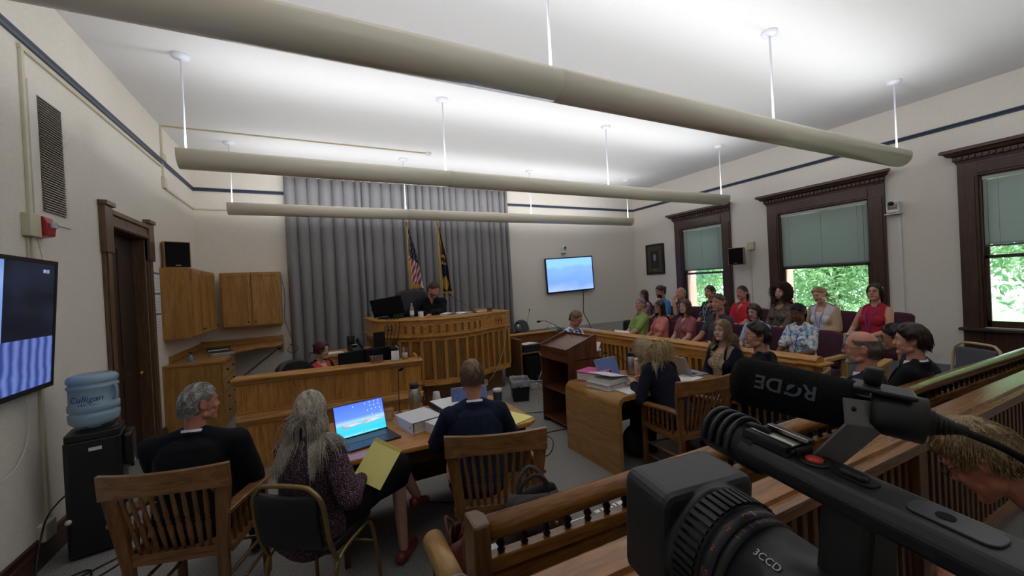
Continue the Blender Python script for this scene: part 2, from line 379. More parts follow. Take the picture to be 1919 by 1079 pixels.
def window(idx, y0, y1, z0, z1, zb, cas):
    o = thing('window_%d' % idx, None, None, (XR, (y0+y1)/2, 0)); struct(o)
    yc = (y0+y1)/2; a, b_ = y0-yc, y1-yc; c0, c1 = cas[0]-yc, cas[1]-yc
    ZT = z1+.24
    m = MB()
    for u0, u1 in ((c0, a), (b_, c1)): m.box((-.045, u0, 0), (0, u1, ZT)); m.box((-.058, u0+.03, .3), (-.045, u1-.03, z1-.0))
    m.box((-.045, a, z1), (0, b_, ZT)).box((-.058, a+.0, z1+.03), (-.045, b_, z1+.17))
    for u0, u1 in ((a-.001, a+.02), (b_-.02, b_+.001)): m.box((-.01, u0, z0), (.12, u1, z1))
    m.box((-.01, a, z1-.02), (.12, b_, z1+.001))
    m.box((-.03, a, .55), (0, b_, z0-.02)).box((-.045, a, .28), (0, b_, .55))
    m.build('window_casing', DRKZ, o, bevel=.004)
    m = MB().box((-.13, c0-.03, z0-.05), (.1, c1+.03, z0-.01)); m.build('window_sill', DRKY, o, bevel=.006)
    # cornice with egg-like dentils
    prof = [(0, ZT-.03), (-.055, ZT-.03), (-.06, ZT), (-.08, ZT+.015), (-.08, ZT+.07), (-.13, ZT+.085), (-.15, ZT+.12), (-.19, ZT+.135), (-.19, ZT+.165), (-.175, ZT+.18), (0, ZT+.18)]
    m = MB(); n = len(prof); vs = []
    for k, (x, z) in enumerate(prof):
        e = max(0, -x-.045); vs.append((x, c0-e, z))
    for k, (x, z) in enumerate(prof):
        e = max(0, -x-.045); vs.append((x, c1+e, z))
    m._add(vs, [tuple(range(n)), tuple(range(n, 2*n))[::-1]] + [(i, (i+1) % n, n+(i+1) % n, n+i) for i in range(n)])
    m.build('window_cornice', DRKY, o)
    m = MB(); k = int((c1-c0)/.062)
    for i in range(k+1):
        yy = c0-.01+(c1-c0+.02)*i/k; m.cbox((-.092, yy, ZT+.043), (.03, .034, .045))
    m.build('dentil_moulding', DRKZ, o, bevel=.006)
    # sashes
    zm = z0 + (z1-z0)*.5 if idx == 3 else zb-.0
    zm = 1.93
    for nm, q0, q1, xo in (('lower_sash', z0, zm, .02), ('upper_sash', zm-.04, z1, .055)):
        m = MB(); W_ = .045
        m.box((xo, a+.02, q0), (xo+.035, a+.02+W_, q1)).box((xo, b_-.02-W_, q0), (xo+.035, b_-.02, q1))
        m.box((xo, a+.02, q0), (xo+.035, b_-.02, q0+(.09 if nm[0] == 'l' else .045))).box((xo, a+.02, q1-.045), (xo+.035, b_-.02, q1))
        s = m.build(nm, DRKZ, o, bevel=.003)
        MB().box((xo+.015, a+.06, q0+.04), (xo+.019, b_-.06, q1-.04)).build('pane', PANE, s)
    # venetian blind
    bl = MB().box((-.005, a+.03, z1-.07), (.015, b_-.03, z1-.021)).build('blind_headrail', BLRAIL, o, bevel=.003)
    m = MB(); z = z1-.085
    while z > zb+.03:
        m._add([(.0, a+.035, z+.0106), (.017, a+.035, z-.0106), (.017, b_-.035, z-.0106), (.0, b_-.035, z+.0106)], [(0, 1, 2, 3)]); z -= .0205
    s = m.build('blind_slats', SLAT, o)
    MB().box((-.002, a+.033, zb), (.016, b_-.033, zb+.03)).build('blind_bottom_rail', mat('blind_bottom', '#55585a', .5), o, bevel=.003)
    m = MB()
    for f in (.12, .5, .88): y = a+(b_-a)*f; m.cone((-.004, y, zb+.02), (-.004, y, z1-.06), .0016, seg=5)
    m.cone((-.012, a+.09 if idx != 3 else b_-.08, z1-.1), (-.012, a+.09 if idx != 3 else b_-.08, zb-.16), .003, seg=6)
    m.build('blind_cord', mat('blind_cord', '#6f7677', .6), o)
for i, wd in enumerate(WIN): window(i+1, *wd)

# ---------------------------------------------------------------- trees and hedge outside the windows
def leaf_mat(name, c, c2):
    m = bpy.data.materials.new(name); m.use_nodes = True; t = NT(m); b_ = t.n['Principled BSDF']
    oi = t.add('ShaderNodeTexCoord'); n = t.add('ShaderNodeTexNoise'); n.inputs['Scale'].default_value = 1.3; t.link(oi.outputs['Object'], n.inputs['Vector'])
    cr = t.add('ShaderNodeValToRGB'); cr.color_ramp.elements[0].color = srgb(c); cr.color_ramp.elements[1].color = srgb(c2)
    cr.color_ramp.elements[0].position = .35; cr.color_ramp.elements[1].position = .65; t.link(n.outputs['Fac'], cr.inputs[0]); t.link(cr.outputs[0], b_.inputs['Base Color'])
    b_.inputs['Roughness'].default_value = .5
    tl = t.add('ShaderNodeBsdfTranslucent'); t.link(cr.outputs[0], tl.inputs[0]); mx = t.add('ShaderNodeMixShader'); mx.inputs[0].default_value = .5
    t.link(b_.outputs[0], mx.inputs[1]); t.link(tl.outputs[0], mx.inputs[2]); t.link(mx.outputs[0], t.n['Material Output'].inputs[0]); return m
LEAF = leaf_mat('leaf_green', '#7aa37a', '#b6d4a8'); BARK = mat('bark', '#5b4f45', .9, noise=(6, .2), bump=.6, bscale=12)
def tree(name, label, x, y, h, rad, seed, n=34000, leaf=.075):
    rg = np.random.default_rng(seed); t = thing(name, label, 'tree', (x, y, 0), group='trees outside the windows')
    tr = MB(); tr.tube(spline([(0, 0, 0), (.1, .05, h*.3), (-.05, .1, h*.55), (.05, 0, h*.85)], 4), [.22-.17*i/12 for i in range(13)], 10)
    for k in range(9):
        a = k*2.4; z = h*(.25+.06*k); tr.tube(spline([(0, 0, z), (math.cos(a)*rad*.4, math.sin(a)*rad*.4, z+.5), (math.cos(a)*rad*.85, math.sin(a)*rad*.85, z+.8)], 3), [.07, .065, .06, .05, .04, .03, .02], 6)
    tr.build('trunk', BARK, t)
    # clumps of leaf blades
    cl = rg.normal(size=(60, 3)); cl /= np.linalg.norm(cl, axis=1)[:, None]; cl *= rg.uniform(.35, 1, (60, 1)); cl *= [rad, rad, h*.46]; cl[:, 2] += h*.52
    pick = cl[rg.integers(0, 60, n)]; c = pick + rg.normal(size=(n, 3))*rad*.2
    d = rg.normal(size=(n, 3)); d /= np.linalg.norm(d, axis=1)[:, None]; e = np.cross(d, rg.normal(size=(n, 3))); e /= np.linalg.norm(e, axis=1)[:, None]
    s = rg.uniform(.6, 1.2, (n, 1))*leaf; f = np.cross(d, e)
    v = np.stack([c-d*s, c+e*s*.4+f*s*.12, c+d*s, c-e*s*.4+f*s*.12], 1).reshape(-1, 3)
    v[:, 0] = np.maximum(v[:, 0], 9.6-x)
    me = bpy.data.meshes.new('foliage'); me.from_pydata(v.tolist(), [], np.arange(n*4).reshape(-1, 4).tolist()); me.materials.append(LEAF)
    o = bpy.data.objects.new('foliage', me); C.objects.link(o); o.parent = t; o['kind'] = 'stuff'
tree('leafy_tree', 'bright green leafy tree outside the nearest window on the right', 13.2, .8, 6.0, 2.2, 1)
tree('leafy_tree', 'broad green tree outside the middle window', 13.6, 6.2, 6.2, 2.3, 2)
tree('leafy_tree', 'sunlit green tree seen through the far window behind the jurors', 13.4, 11.8, 6.0, 2.3, 3)
for k, (x_, y_) in enumerate(((18.2, 2.2), (18.6, 8.6), (18.4, 15.2))):
    tree('leafy_tree', ('tall pale green tree farther off outside the nearest window', 'tall pale green tree farther off beyond the middle window', 'tall pale green tree farther off beyond the far window')[k], x_, y_, 7.5, 3.0, 20+k, n=16000, leaf=.14)
b = MB(); b.box((XR+.52, -8, -.6), (40, 30, -.5)); tag(b.build('lawn', mat('grass', '#4a7038', .9, noise=(3, .2))), None, None, None, 'structure')

# ---------------------------------------------------------------- three tubular uplights
TUBE = mat('putty_enamel', '#dcd5c3', .28, coat=.2)
CANW = mat('white_enamel', '#dfe2ea', .4)
def uplight(y, label):
    x0, x1, zc, r = -1.17, 7.42, 3.36, .135
    o = thing('tubular_uplight', label, 'ceiling light', (0, y, ZC), group='tubular uplights')
    m = MB(); n = 20; a0, a1 = R(160), R(380)                       # open slot on top
    pr = [(r*math.cos(a0+(a1-a0)*i/n), r*math.sin(a0+(a1-a0)*i/n)) for i in range(n+1)]
    pin = [(.96*u, .96*v) for u, v in pr]
    xs = [x0, 1.697, 1.703, x1]
    for xa, xb in ((xs[0], xs[1]), (xs[2], xs[3])):
        m.extrude([(u, zc-ZC+v) for u, v in pr+pin[::-1]], 'x', xa, xb, smooth=True)
    m.extrude([(.985*u, zc-ZC+.985*v) for u, v in pr+pin[::-1]], 'x', xs[1], xs[2])
    for xe in (x0, x1-.004): m.extrude([(u*.99, zc-ZC+v*.99) for u, v in pr], 'x', xe, xe+.004)
    m.build('tube_housing', TUBE, o)
    for x in (-1.11, 1.68, 4.48, 7.34):
        MB().cone((x, 0, zc-ZC+.05), (x, 0, -.03), .010, seg=10).build('suspension_rod', CANW, o)
        MB().lathe([(0, -.045), (.03, -.045), (.075, -.03), (.08, -.012), (.08, 0)], (x, 0, 0), 24).build('canopy', CANW, o)
    for sg in (-1, 1):                                               # reflector throws the light to both sides of the tube
        L = bpy.data.lights.new('uplight_lamp', 'AREA'); L.shape = 'RECTANGLE'; L.size = x1-x0-.1; L.size_y = .13; L.energy = LAMP_W; L.color = (.92, .95, 1.0)
        lo = bpy.data.objects.new('fluorescent_tubes', L); C.objects.link(lo); lo.parent = o; lo.location = ((x0+x1)/2, sg*.035, zc-ZC+.065); lo.rotation_euler = (PI+R(52)*sg, 0, 0)
uplight(2.52, 'long putty-coloured tube light nearest the camera, across the top of the view')
uplight(5.18, 'middle one of the three hanging tube lights')
uplight(7.80, 'hanging tube light farthest back, in front of the grey curtain')
uplight(-.10, 'fourth hanging tube light, above and behind the camera')

for y0, y1, z0, z1, _, _ in WIN:                                     # sky portals in the window openings
    L = bpy.data.lights.new('sky_portal', 'AREA'); L.shape = 'RECTANGLE'; L.size = y1-y0; L.size_y = z1-z0; L.cycles.is_portal = True
    lo = bpy.data.objects.new('sky_portal', L); C.objects.link(lo); lo.location = (XR+.1, (y0+y1)/2, (z0+z1)/2); lo.rotation_euler = (PI/2, 0, PI/2)
# ================================================================ built-in court furniture
# ---------------------------------------------------------------- curtain
CURT = speckle('grey_curtain_cloth', ['#78767a', '#8a888a', '#9a9899'], 260, .95, .25)
def curtain():
    x0, x1, zb, zt = -.42, 4.42, .12, 4.18
    rg = random.Random(5); ks = []; x = 0
    while x < 1: ks.append(x); x += rg.uniform(.024, .050)
    ks = np.array(ks + [1.0]); n = 900
    u = np.linspace(0, 1, n); idx = np.clip(np.searchsorted(ks, u, 'right')-1, 0, len(ks)-2)
    ph = (u-ks[idx])/(ks[idx+1]-ks[idx]); amp = np.array([rg.uniform(.7, 1.15) for _ in ks])[idx]
    rows = 14; vs = []; fs = []
    for j in range(rows+1):
        t = j/rows
        for i in range(n):
            s = math.sin(PI*ph[i])**.6
            y = YB-.08-.15*amp[i]*s*(.65+.35*(1-t)) + .015*math.sin(9*u[i]+5*t)
            vs.append((x0+(x1-x0)*u[i]+.02*(1-t)*math.sin(31*u[i]), y, zb+(zt-zb)*t))
    for j in range(rows):
        for i in range(n-1): a = j*n+i; fs.append((a, a+1, a+n+1, a+n))
    o = thing('curtain', 'floor-length grey pleated curtain covering the wall behind the bench', 'curtain', (0, 0, 0))
    m = MB(); m._add(vs, fs, 0, True); m.build('curtain_cloth', CURT, o, solid=.004)
    MB().cone((x0-.02, YB-.1, zt+.01), (x1+.02, YB-.1, zt+.01), .012, seg=10).build('curtain_track', CREAM, o)
curtain()

# ---------------------------------------------------------------- judge's bench (bowed front)
SLATM = wood('bench_panel_recess', '#573818', '#8c6330', 'z')
def offset_poly(pl, d):
    out = []
    for i, p in enumerate(pl):
        a = Vector(pl[max(i-1, 0)]); b_ = Vector(pl[min(i+1, len(pl)-1)]); t = (b_-a).normalized(); nrm = Vector((t.y, -t.x))
        out.append((p[0]+nrm.x*d, p[1]+nrm.y*d))
    return out
def strip(m, pl, z0, z1, d0, d1, mi=0):
    """solid band following the plan line, from offset d0 (inside) to d1 (outside)"""
    A = offset_poly(pl, d0); B = offset_poly(pl, d1)
    for i in range(len(pl)-1): m.prism([A[i], A[i+1], B[i+1], B[i]], z0, z1, mi)
def bow(a, b, sag, n=14):
    a = Vector(a); b = Vector(b); t = b-a; nrm = Vector((t.y, -t.x)).normalized()
    return [tuple(a + t*i/n + nrm*sag*(1-(2*i/n-1)**2)) for i in range(n+1)]
jb = thing('judges_bench', 'tall oak bench with bowed panelled front where the judge sits', 'bench', (0, 0, 0))
LB = [(.86, 7.95), (.86, 7.0), (.93, 6.68), (1.17, 6.42)]; BW = bow((1.17, 6.42), (2.68, 6.40), .33); RB = [(2.68, 6.40), (3.2, 6.62), (3.2, 7.95)]
FULL = LB[:-1]+BW+RB[1:]
m = MB(); strip(m, offset_poly(FULL, -.16), 0, .38, -.04, 0); strip(m, offset_poly(FULL, -.13), 0, .06, -.02, .01); m.build('plinth', wood('bench_plinth', '#4a3018', '#7a5630', 'x'), jb, bevel=.003)
m = MB(); strip(m, FULL, .34, 1.12, -.05, -.022); m.build('panel_body', SLATM, jb)
m = MB(); strip(m, FULL, .34, .43, -.05, 0); strip(m, FULL, 1.04, 1.13, -.05, 0); m.build('panel_rail', OAKX, jb, bevel=.003)
def stile_pts(pl, step, first=.0):
    P = [Vector(p) for p in pl]; L = [0]
    for i in range(1, len(P)): L.append(L[-1]+(P[i]-P[i-1]).length)
    n = max(1, round(L[-1]/step)); out = []
    for k in range(n+1):
        s = L[-1]*k/n; i = max(0, min(len(P)-2, next((j for j in range(1, len(L)) if L[j] >= s-1e-9), 1)-1)); f = (s-L[i])/(L[i+1]-L[i])
        p = P[i].lerp(P[i+1], f); t = (P[i+1]-P[i]).normalized(); out.append((p, math.atan2(t.y, t.x)))
    return out
def stiles(parent, pl, step, z0, z1, w_, depth, mm, name='panel_stile', skip=()):
    for k, (p, a) in enumerate(stile_pts(pl, step)):
        if k in skip: continue
        MB().box((-w_/2, -.001, z0), (w_/2, depth, z1)).build(name, mm, parent, bevel=.002, M=Matrix.Translation((p.x, p.y, 0)) @ Matrix.Rotation(a, 4, 'Z'))
stiles(jb, BW, .19, .42, 1.06, .05, .03, OAKZ); stiles(jb, LB[:2], .24, .42, 1.06, .06, .03, OAKZ); stiles(jb, LB[2:], .16, .42, 1.06, .05, .03, OAKZ, skip=(2,)); stiles(jb, RB[:2], .13, .42, 1.06, .05, .03, OAKZ, skip=(0,)); stiles(jb, RB[1:], .3, .42, 1.06, .06, .03, OAKZ, skip=(0,))
m = MB(); strip(m, FULL, 1.12, 1.36, -.06, .015); m.build('frieze', OAKX, jb, bevel=.003)
m = MB(); strip(m, FULL, 1.105, 1.135, -.05, .04); strip(m, FULL, 1.325, 1.36, -.05, .022); m.build('frieze_moulding', OAKX, jb, bevel=.008)
# carved marks and plaques on the frieze
CARV = wood('carved_oak', '#553312', '#80572a', 'z')
for k, (p, a) in enumerate(stile_pts(BW, .125)):
    if k == 0 or k > 11: continue
    M = Matrix.Translation((p.x, p.y, 1.23)) @ Matrix.Rotation(a, 4, 'Z'); m = MB()
    for dx in (-.020, .006): m.box((dx, -.022, -.056), (dx+.016, -.010, .056), 0, M)
    m.box((-.026, -.020, -.060), (.028, -.011, -.046), 0, M).box((-.026, -.020, .046), (.028, -.011, .060), 0, M)
    m.build('carved_ornament', CARV, jb, bevel=.002)
for (a, b_) in ((LB[2], LB[3]), (RB[0], RB[1])):
    a = Vector(a); b_ = Vector(b_); c = (a+b_)/2; ang = math.atan2((b_-a).y, (b_-a).x); M = Matrix.Translation((c.x, c.y, 1.235)) @ Matrix.Rotation(ang, 4, 'Z'); m = MB()
    m.box((-.08, -.022, -.055), (.08, -.012, -.047), 0, M).box((-.08, -.022, .047), (.08, -.012, .055), 0, M).box((-.08, -.022, -.055), (-.07, -.012, .055), 0, M).box((.07, -.022, -.055), (.08, -.012, .055), 0, M)
    m.box((-.08, -.018, -.006), (.08, -.012, .006), 0, M).lathe([(0, 0), (.028, 0), (.028, .008), (0, .012)], seg=16, M=M @ Matrix.Translation((0, -.012, 0)) @ Matrix.Rotation(PI/2, 4, 'X'))
    m.build('carved_plaque', CARV, jb, bevel=.002)
m = MB(); strip(m, BW, 1.36, 1.392, -.62, .035); strip(m, LB, 1.36, 1.392, -.30, .035); strip(m, RB, 1.36, 1.392, -.30, .035); m.prism([(1.1, 6.6), (1.25, 6.5), (2.65, 6.5), (2.95, 6.6), (2.95, 6.98), (1.1, 6.98)], 1.362, 1.390); m.build('bench_top', OAKX, jb, bevel=.012)
m = MB().box((1.02, 7.1, 0), (3.04, YB-.28, .45)); tag(m.build('judge_platform', CARPET), kind='structure')
# outlet box on the plinth
o = thing('outlet_box', 'white surface outlet low on the bench plinth, right of the suited man\'s head', 'outlet', (2.66, 6.555, .15), R(12))
MB().box((-.035, -.012, -.055), (.035, .0, .055)).build('face_plate', WHITE, o, bevel=.003)
MB().box((-.012, -.014, .012), (.012, -.011, .034)).box((-.012, -.014, -.034), (.012, -.011, -.012)).build('socket', BLACK, o)

# ---------------------------------------------------------------- clerk's wall (front of the clerk's station)
cw = thing('clerk_station_wall', 'low oak board wall with moulded cap in front of the clerk', 'partition', (.175, 5.04, 0), R(-6.2))
W2 = .975
MB().box((-W2, 0, 0), (W2, .05, .96)).build('board_panel', OAKP, cw, bevel=.002)
MB().box((-W2-.0, -.012, .60), (W2, .0, .63)).extrude([(-.045, .54), (-.03, .585), (-.012, .6), (0, .6), (0, .47), (-.02, .5)], 'x', -W2-.01, W2+.03).build('panel_moulding', OAKX, cw, bevel=.003)
MB().extrude([(-.05, 1.0), (-.06, .985), (-.05, .965), (-.03, .955), (-.02, .93), (0, .92), (.05, .92), (.10, .965), (.16, .97), (.16, 1.0)], 'x', -W2-.03, W2+.02).build('cap_rail', OAKX, cw, bevel=.003)
MB().box((W2-.03, .05, 0), (W2, .55, .96)).box((W2-.03, .05, .96), (W2, .55, 1.0)).build('side_panel', OAKY, cw, bevel=.003)
MB().box((-W2, .05, .70), (W2-.03, .50, .735)).build('desk_shelf', OAKX, cw, bevel=.003)

sc_ = thing('side_cabinet', 'oak side counter behind the clerk holding the telephone', 'cabinet', (.40, 6.62, 0))
MB().box((-.38, .0, 0), (.40, .55, .90)).build('cabinet_body', OAKZ, sc_, bevel=.003)
MB().box((-.41, -.03, .90), (.43, .56, .935)).build('cabinet_top', OAKX, sc_, bevel=.006)
wd = thing('wing_desk', 'small oak shelf beside the clerk under the bench', 'desk', (.93, 5.75, 0))
MB().box((-.05, -.30, .80), (.20, .55, .835)).build('desk_top', OAKY, wd, bevel=.004); MB().box((.16, -.28, 0), (.20, .5, .80)).build('desk_panel', OAKZ, wd, bevel=.003)

# ---------------------------------------------------------------- corner counters and wall cabinets, left
lc = thing('corner_counter', 'oak corner counter with drawers under the wall cabinets', 'counter', (XL+.003, 6.86, 0))
top = [(0, 0), (.68, 0), (.68, 1.1), (.90, 1.42), (1.29, 1.45), (1.29, 2.09), (0, 2.09)]
MB().prism(top, .96, 1.0).build('worktop', CABX, lc, bevel=.008)
MB().box((0, .01, 0), (.63, 1.15, .96)).build('base_cabinet', CABZ, lc, bevel=.003)
MB().box((0, 2.06, 1.0), (1.29, 2.09, 1.11)).box((0, .3, 1.0), (.02, 2.09, 1.09)).box((1.26, 2.0, .80), (1.29, 2.09, .96)).build('backsplash', CABX, lc, bevel=.003)
for i in range(4):
    f = MB().box((.63, .08, .12+.20*i), (.65, 1.07, .30+.20*i)).build('drawer', CABZ, lc, bevel=.003)
    for y in (.35, .8): MB().ell((.668, y, .22+.20*i), (.014, .014, .014), 10, 8).cone((.65, y, .22+.20*i), (.665, y, .22+.20*i), .006, seg=8).build('knob', mat('bronze_knob', '#3a2a20', .3, metal=.8), f)
uc = thing('wall_cabinet', 'oak wall cabinet on the left wall beside the calendar', 'cabinet', (XL, 6.98, 0), group='wall cabinets')
MB().box((0, 0, 1.34), (.32, 1.60, 2.33)).build('cabinet_body', CABZ, uc, bevel=.003)
KNOB = mat('bronze_knob', '#3a2a20', .3, metal=.8)
def cab_door(parent, w_, h_, M, kx):
    m = MB().box((0, -.018, 0), (w_, 0, h_)); d_ = m.build('cabinet_door', CABZ, parent, bevel=.003); d_.matrix_local = M
    f = MB(); e = .055
    f.box((e, -.0175, e), (w_-e, -.006, h_-e))
    MB().box((0, -.026, 0), (e, -.018, h_)).box((w_-e, -.026, 0), (w_, -.018, h_)).box((e, -.026, 0), (w_-e, -.018, e)).box((e, -.026, h_-e), (w_-e, -.018, h_)).build('door_frame_rail', CABZ, d_, bevel=.003)
    MB().ell((kx, -.048, .07), (.013, .013, .013), 10, 8).cone((kx, -.026, .07), (kx, -.04, .07), .006, seg=8).build('knob', KNOB, d_)
Mx = lambda y: Matrix.Translation((.32, y, 1.36)) @ Matrix.Rotation(PI/2, 4, 'Z')
for i, kx in enumerate((.42, .04, .42)): cab_door(uc, .46, .95, Mx(.04+.49*i), kx)
ub = thing('wall_cabinet', 'oak two-door wall cabinet on the back wall beside the curtain', 'cabinet', (-1.48, YB-.34, 0), group='wall cabinets')
MB().box((0, 0, 1.34), (.93, .34, 2.33)).build('cabinet_body', CABZ, ub, bevel=.003)
for i, kx in enumerate((.38, .04)): cab_door(ub, .43, .95, Matrix.Translation((.03+.45*i, 0, 1.36)), kx)

# ---------------------------------------------------------------- jury box: platforms and rail
JX = 4.42
st = struct(MB().box((4.52, 2.1, 0), (5.95, 6.9, .15)).build('jury_platform_front', CARPET))
st = struct(MB().box((5.95, 2.1, 0), (XR-.001, 7.3, .30)).build('jury_platform_back', speckle('blue_grey_carpet', ['#3c434c', '#59626d', '#7d858f'], 160, .95, .4)))
jr = thing('jury_rail', 'long oak slatted rail closing the front of the jury box', 'railing', (JX, 4.1, 0))
Y0, Y1 = -1.90, 1.95
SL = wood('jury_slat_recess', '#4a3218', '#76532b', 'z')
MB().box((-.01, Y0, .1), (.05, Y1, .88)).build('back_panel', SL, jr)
MB().box((-.03, Y0, 0), (.05, Y1, .14)).box((-.03, Y0, .78), (.05, Y1, .90)).build('frame_rail', OAKY, jr, bevel=.003)
MB().extrude([(-.05, .895), (-.04, .93), (-.045, .955), (-.01, .985), (.05, .99), (.09, .975), (.11, .93), (.1, .895)], 'y', Y0-.03, Y1+.03).build('cap_rail', OAKY, jr, bevel=.003)
n = 37
for i in range(n+1):
    y = Y0+.02+(Y1-Y0-.04)*i/n; MB().box((-.028, y-.022, .13), (-.009, y+.022, .79)).build('rail_slat', OAKZ, jr, bevel=.002)
MB().box((-.05, Y0-.01, 0), (.12, Y0+.13, .90)).build('end_post', OAKZ, jr, bevel=.004)
MB().box((-.07, Y0-.09, .90), (.16, Y0+.14, .925)).build('post_cap', OAKY, jr, bevel=.006)

# ---------------------------------------------------------------- counsel tables
tl = thing('counsel_table', 'oak counsel table on the left with laptop and binders on it', 'table', (0, 0, 0))
MB().prism([(.06, 2.84), (1.50, 2.80), (1.58, 2.86), (1.58, 3.68), (1.52, 3.76), (.06, 3.76)], .712, .75).build('tabletop', TABX, tl, bevel=.01)
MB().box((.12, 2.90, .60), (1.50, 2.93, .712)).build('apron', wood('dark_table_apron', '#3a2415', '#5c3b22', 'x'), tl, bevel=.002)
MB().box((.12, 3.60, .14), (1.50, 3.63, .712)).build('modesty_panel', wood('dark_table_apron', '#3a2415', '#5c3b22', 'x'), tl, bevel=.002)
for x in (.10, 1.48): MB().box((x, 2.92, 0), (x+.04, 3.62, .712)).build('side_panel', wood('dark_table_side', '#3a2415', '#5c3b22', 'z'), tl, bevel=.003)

tr_ = thing('counsel_table', 'right-hand oak counsel table with rounded waterfall ends', 'table', (2.47, 2.88, 0))
def waterfall(L, D, H, r, th):
    out = [(0, 0)] + [(r-r*math.cos(a), H-r+r*math.sin(a)) for a in [PI/2*i/8 for i in range(9)]]
    out += [(L-r+r*math.sin(a), H-r+r*math.cos(a)) for a in [PI/2*i/8 for i in range(9)]] + [(L, 0)]
    ri = r-th; inn = [(L-th, 0)] + [(L-r+ri*math.cos(a), H-r+ri*math.sin(a)) for a in [PI/2*i/8 for i in range(9)]]
    inn += [(r-ri*math.sin(a), H-r+ri*math.cos(a)) for a in [PI/2*i/8 for i in range(9)]] + [(th, 0)]
    return out, inn
o_, i_ = waterfall(1.50, .85, .75, .10, .045); i_ = i_[::-1]
m = MB(); n = len(o_)
for k in range(n-1):
    q = [o_[k], o_[k+1], i_[k+1], i_[k]]
    vs = [(u, 0, v) for u, v in q] + [(u, .86, v) for u, v in q]; smooth = 0 < k < n-2
    m._add(vs, [(0, 1, 5, 4)], 0, smooth)._add(vs, [(3, 7, 6, 2)], 0, smooth)._add(vs, [(0, 3, 2, 1), (4, 5, 6, 7)], 0, False)
    if k == 0: m._add(vs, [(0, 4, 7, 3)])
    if k == n-2: m._add(vs, [(1, 2, 6, 5)])
m.build('waterfall_top', wood('table_oak_flow', '#84592b', '#b08349', 'y', rough=.3, scale=.6), tr_)
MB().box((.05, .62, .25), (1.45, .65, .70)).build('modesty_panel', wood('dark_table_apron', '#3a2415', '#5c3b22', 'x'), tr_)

# ---------------------------------------------------------------- lectern
le = thing('lectern', 'dark reddish wooden lectern with open shelves and slanted top', 'lectern', (2.72, 4.02, 0))
LW, LD = .44, .66   # along x (depth), along y (width)
side = [(0, 0), (LW, 0), (LW, 1.17), (LW-.02, 1.18), (0, 1.04)]
for y in (0, LD-.022): MB().extrude(side, 'y', y, y+.022).build('side_panel', LECZ, le, bevel=.002)
LECX = wood('lectern_wood_y', '#3e1f12', '#6f4028', 'y', rough=.35)
MB().box((LW-.02, .022, .03), (LW-.002, LD-.022, 1.16)).build('front_panel', LECZ, le)
for z in (.06, .46): MB().box((.01, .022, z), (LW-.02, LD-.022, z+.02)).build('shelf', LECX, le, bevel=.002)
MB().box((0, .022, .86), (.02, LD-.022, .985)).build('drawer_front', LECX, le, bevel=.002)
m = MB(); m.extrude([(.0, .985), (LW-.02, 1.115), (LW-.02, 1.135), (.0, 1.005)], 'y', .022, LD-.022); m.build('slanted_top', LECX, le, bevel=.002)
MB().extrude([(-.012, .985), (.012, .985), (.012, 1.03), (-.012, 1.03)], 'y', .022, LD-.022).build('ledge_lip', LECX, le, bevel=.004)
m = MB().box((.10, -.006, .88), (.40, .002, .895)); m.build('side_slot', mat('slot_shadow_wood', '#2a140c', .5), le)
for x in (.04, LW-.06):
    for y in (.04, LD-.04): MB().lathe([(.018, 0), (.018, .03)], (x, y, -.0), 12).build('caster', BLACK, le)

# ---------------------------------------------------------------- witness stand corner: long black table, small oak desk, printer
wt = thing('long_table', 'long black table against the back wall behind the lectern', 'table', (3.98, 8.0, 0))
MB().box((0, 0, .68), (1.55, .6, .72)).build('tabletop', SATIN, wt, bevel=.003)
for x in (.05, 1.46):
    for y in (.05, .51): MB().box((x, y, 0), (x+.04, y+.04, .68)).build('leg', BLACK, wt)
MB().box((.05, .52, .1), (1.5, .54, .68)).build('back_panel', BLACK, wt)
MB().box((.06, .0, 0), (.3, .04, .66)).build('front_panel', WHITE, wt)
ds = thing('witness_desk', 'small oak stand with raised rim left of the lectern', 'desk', (3.42, 6.62, 0))
MB().box((0, 0, 0), (.035, .72, .80)).build('side_panel', CHRZ, ds, bevel=.003); MB().box((1.20, 0, 0), (1.235, .72, .80)).build('side_panel', CHRZ, ds, bevel=.003)
MB().box((.035, .68, 0), (1.2, .72, .80)).build('back_panel', CHRZ, ds)
MB().box((.035, .02, .53), (1.2, .68, .56)).build('desk_surface', CHRX, ds, bevel=.003)
MB().extrude([(.66, .80), (.65, .82), (.66, .845), (.70, .85), (.74, .845), (.75, .82), (.74, .80)], 'x', .05, 1.25).build('top_rail', TABX, ds)
MB().box((0, 0, .80), (.04, .72, .815)).build('side_cap', CHRX, ds)
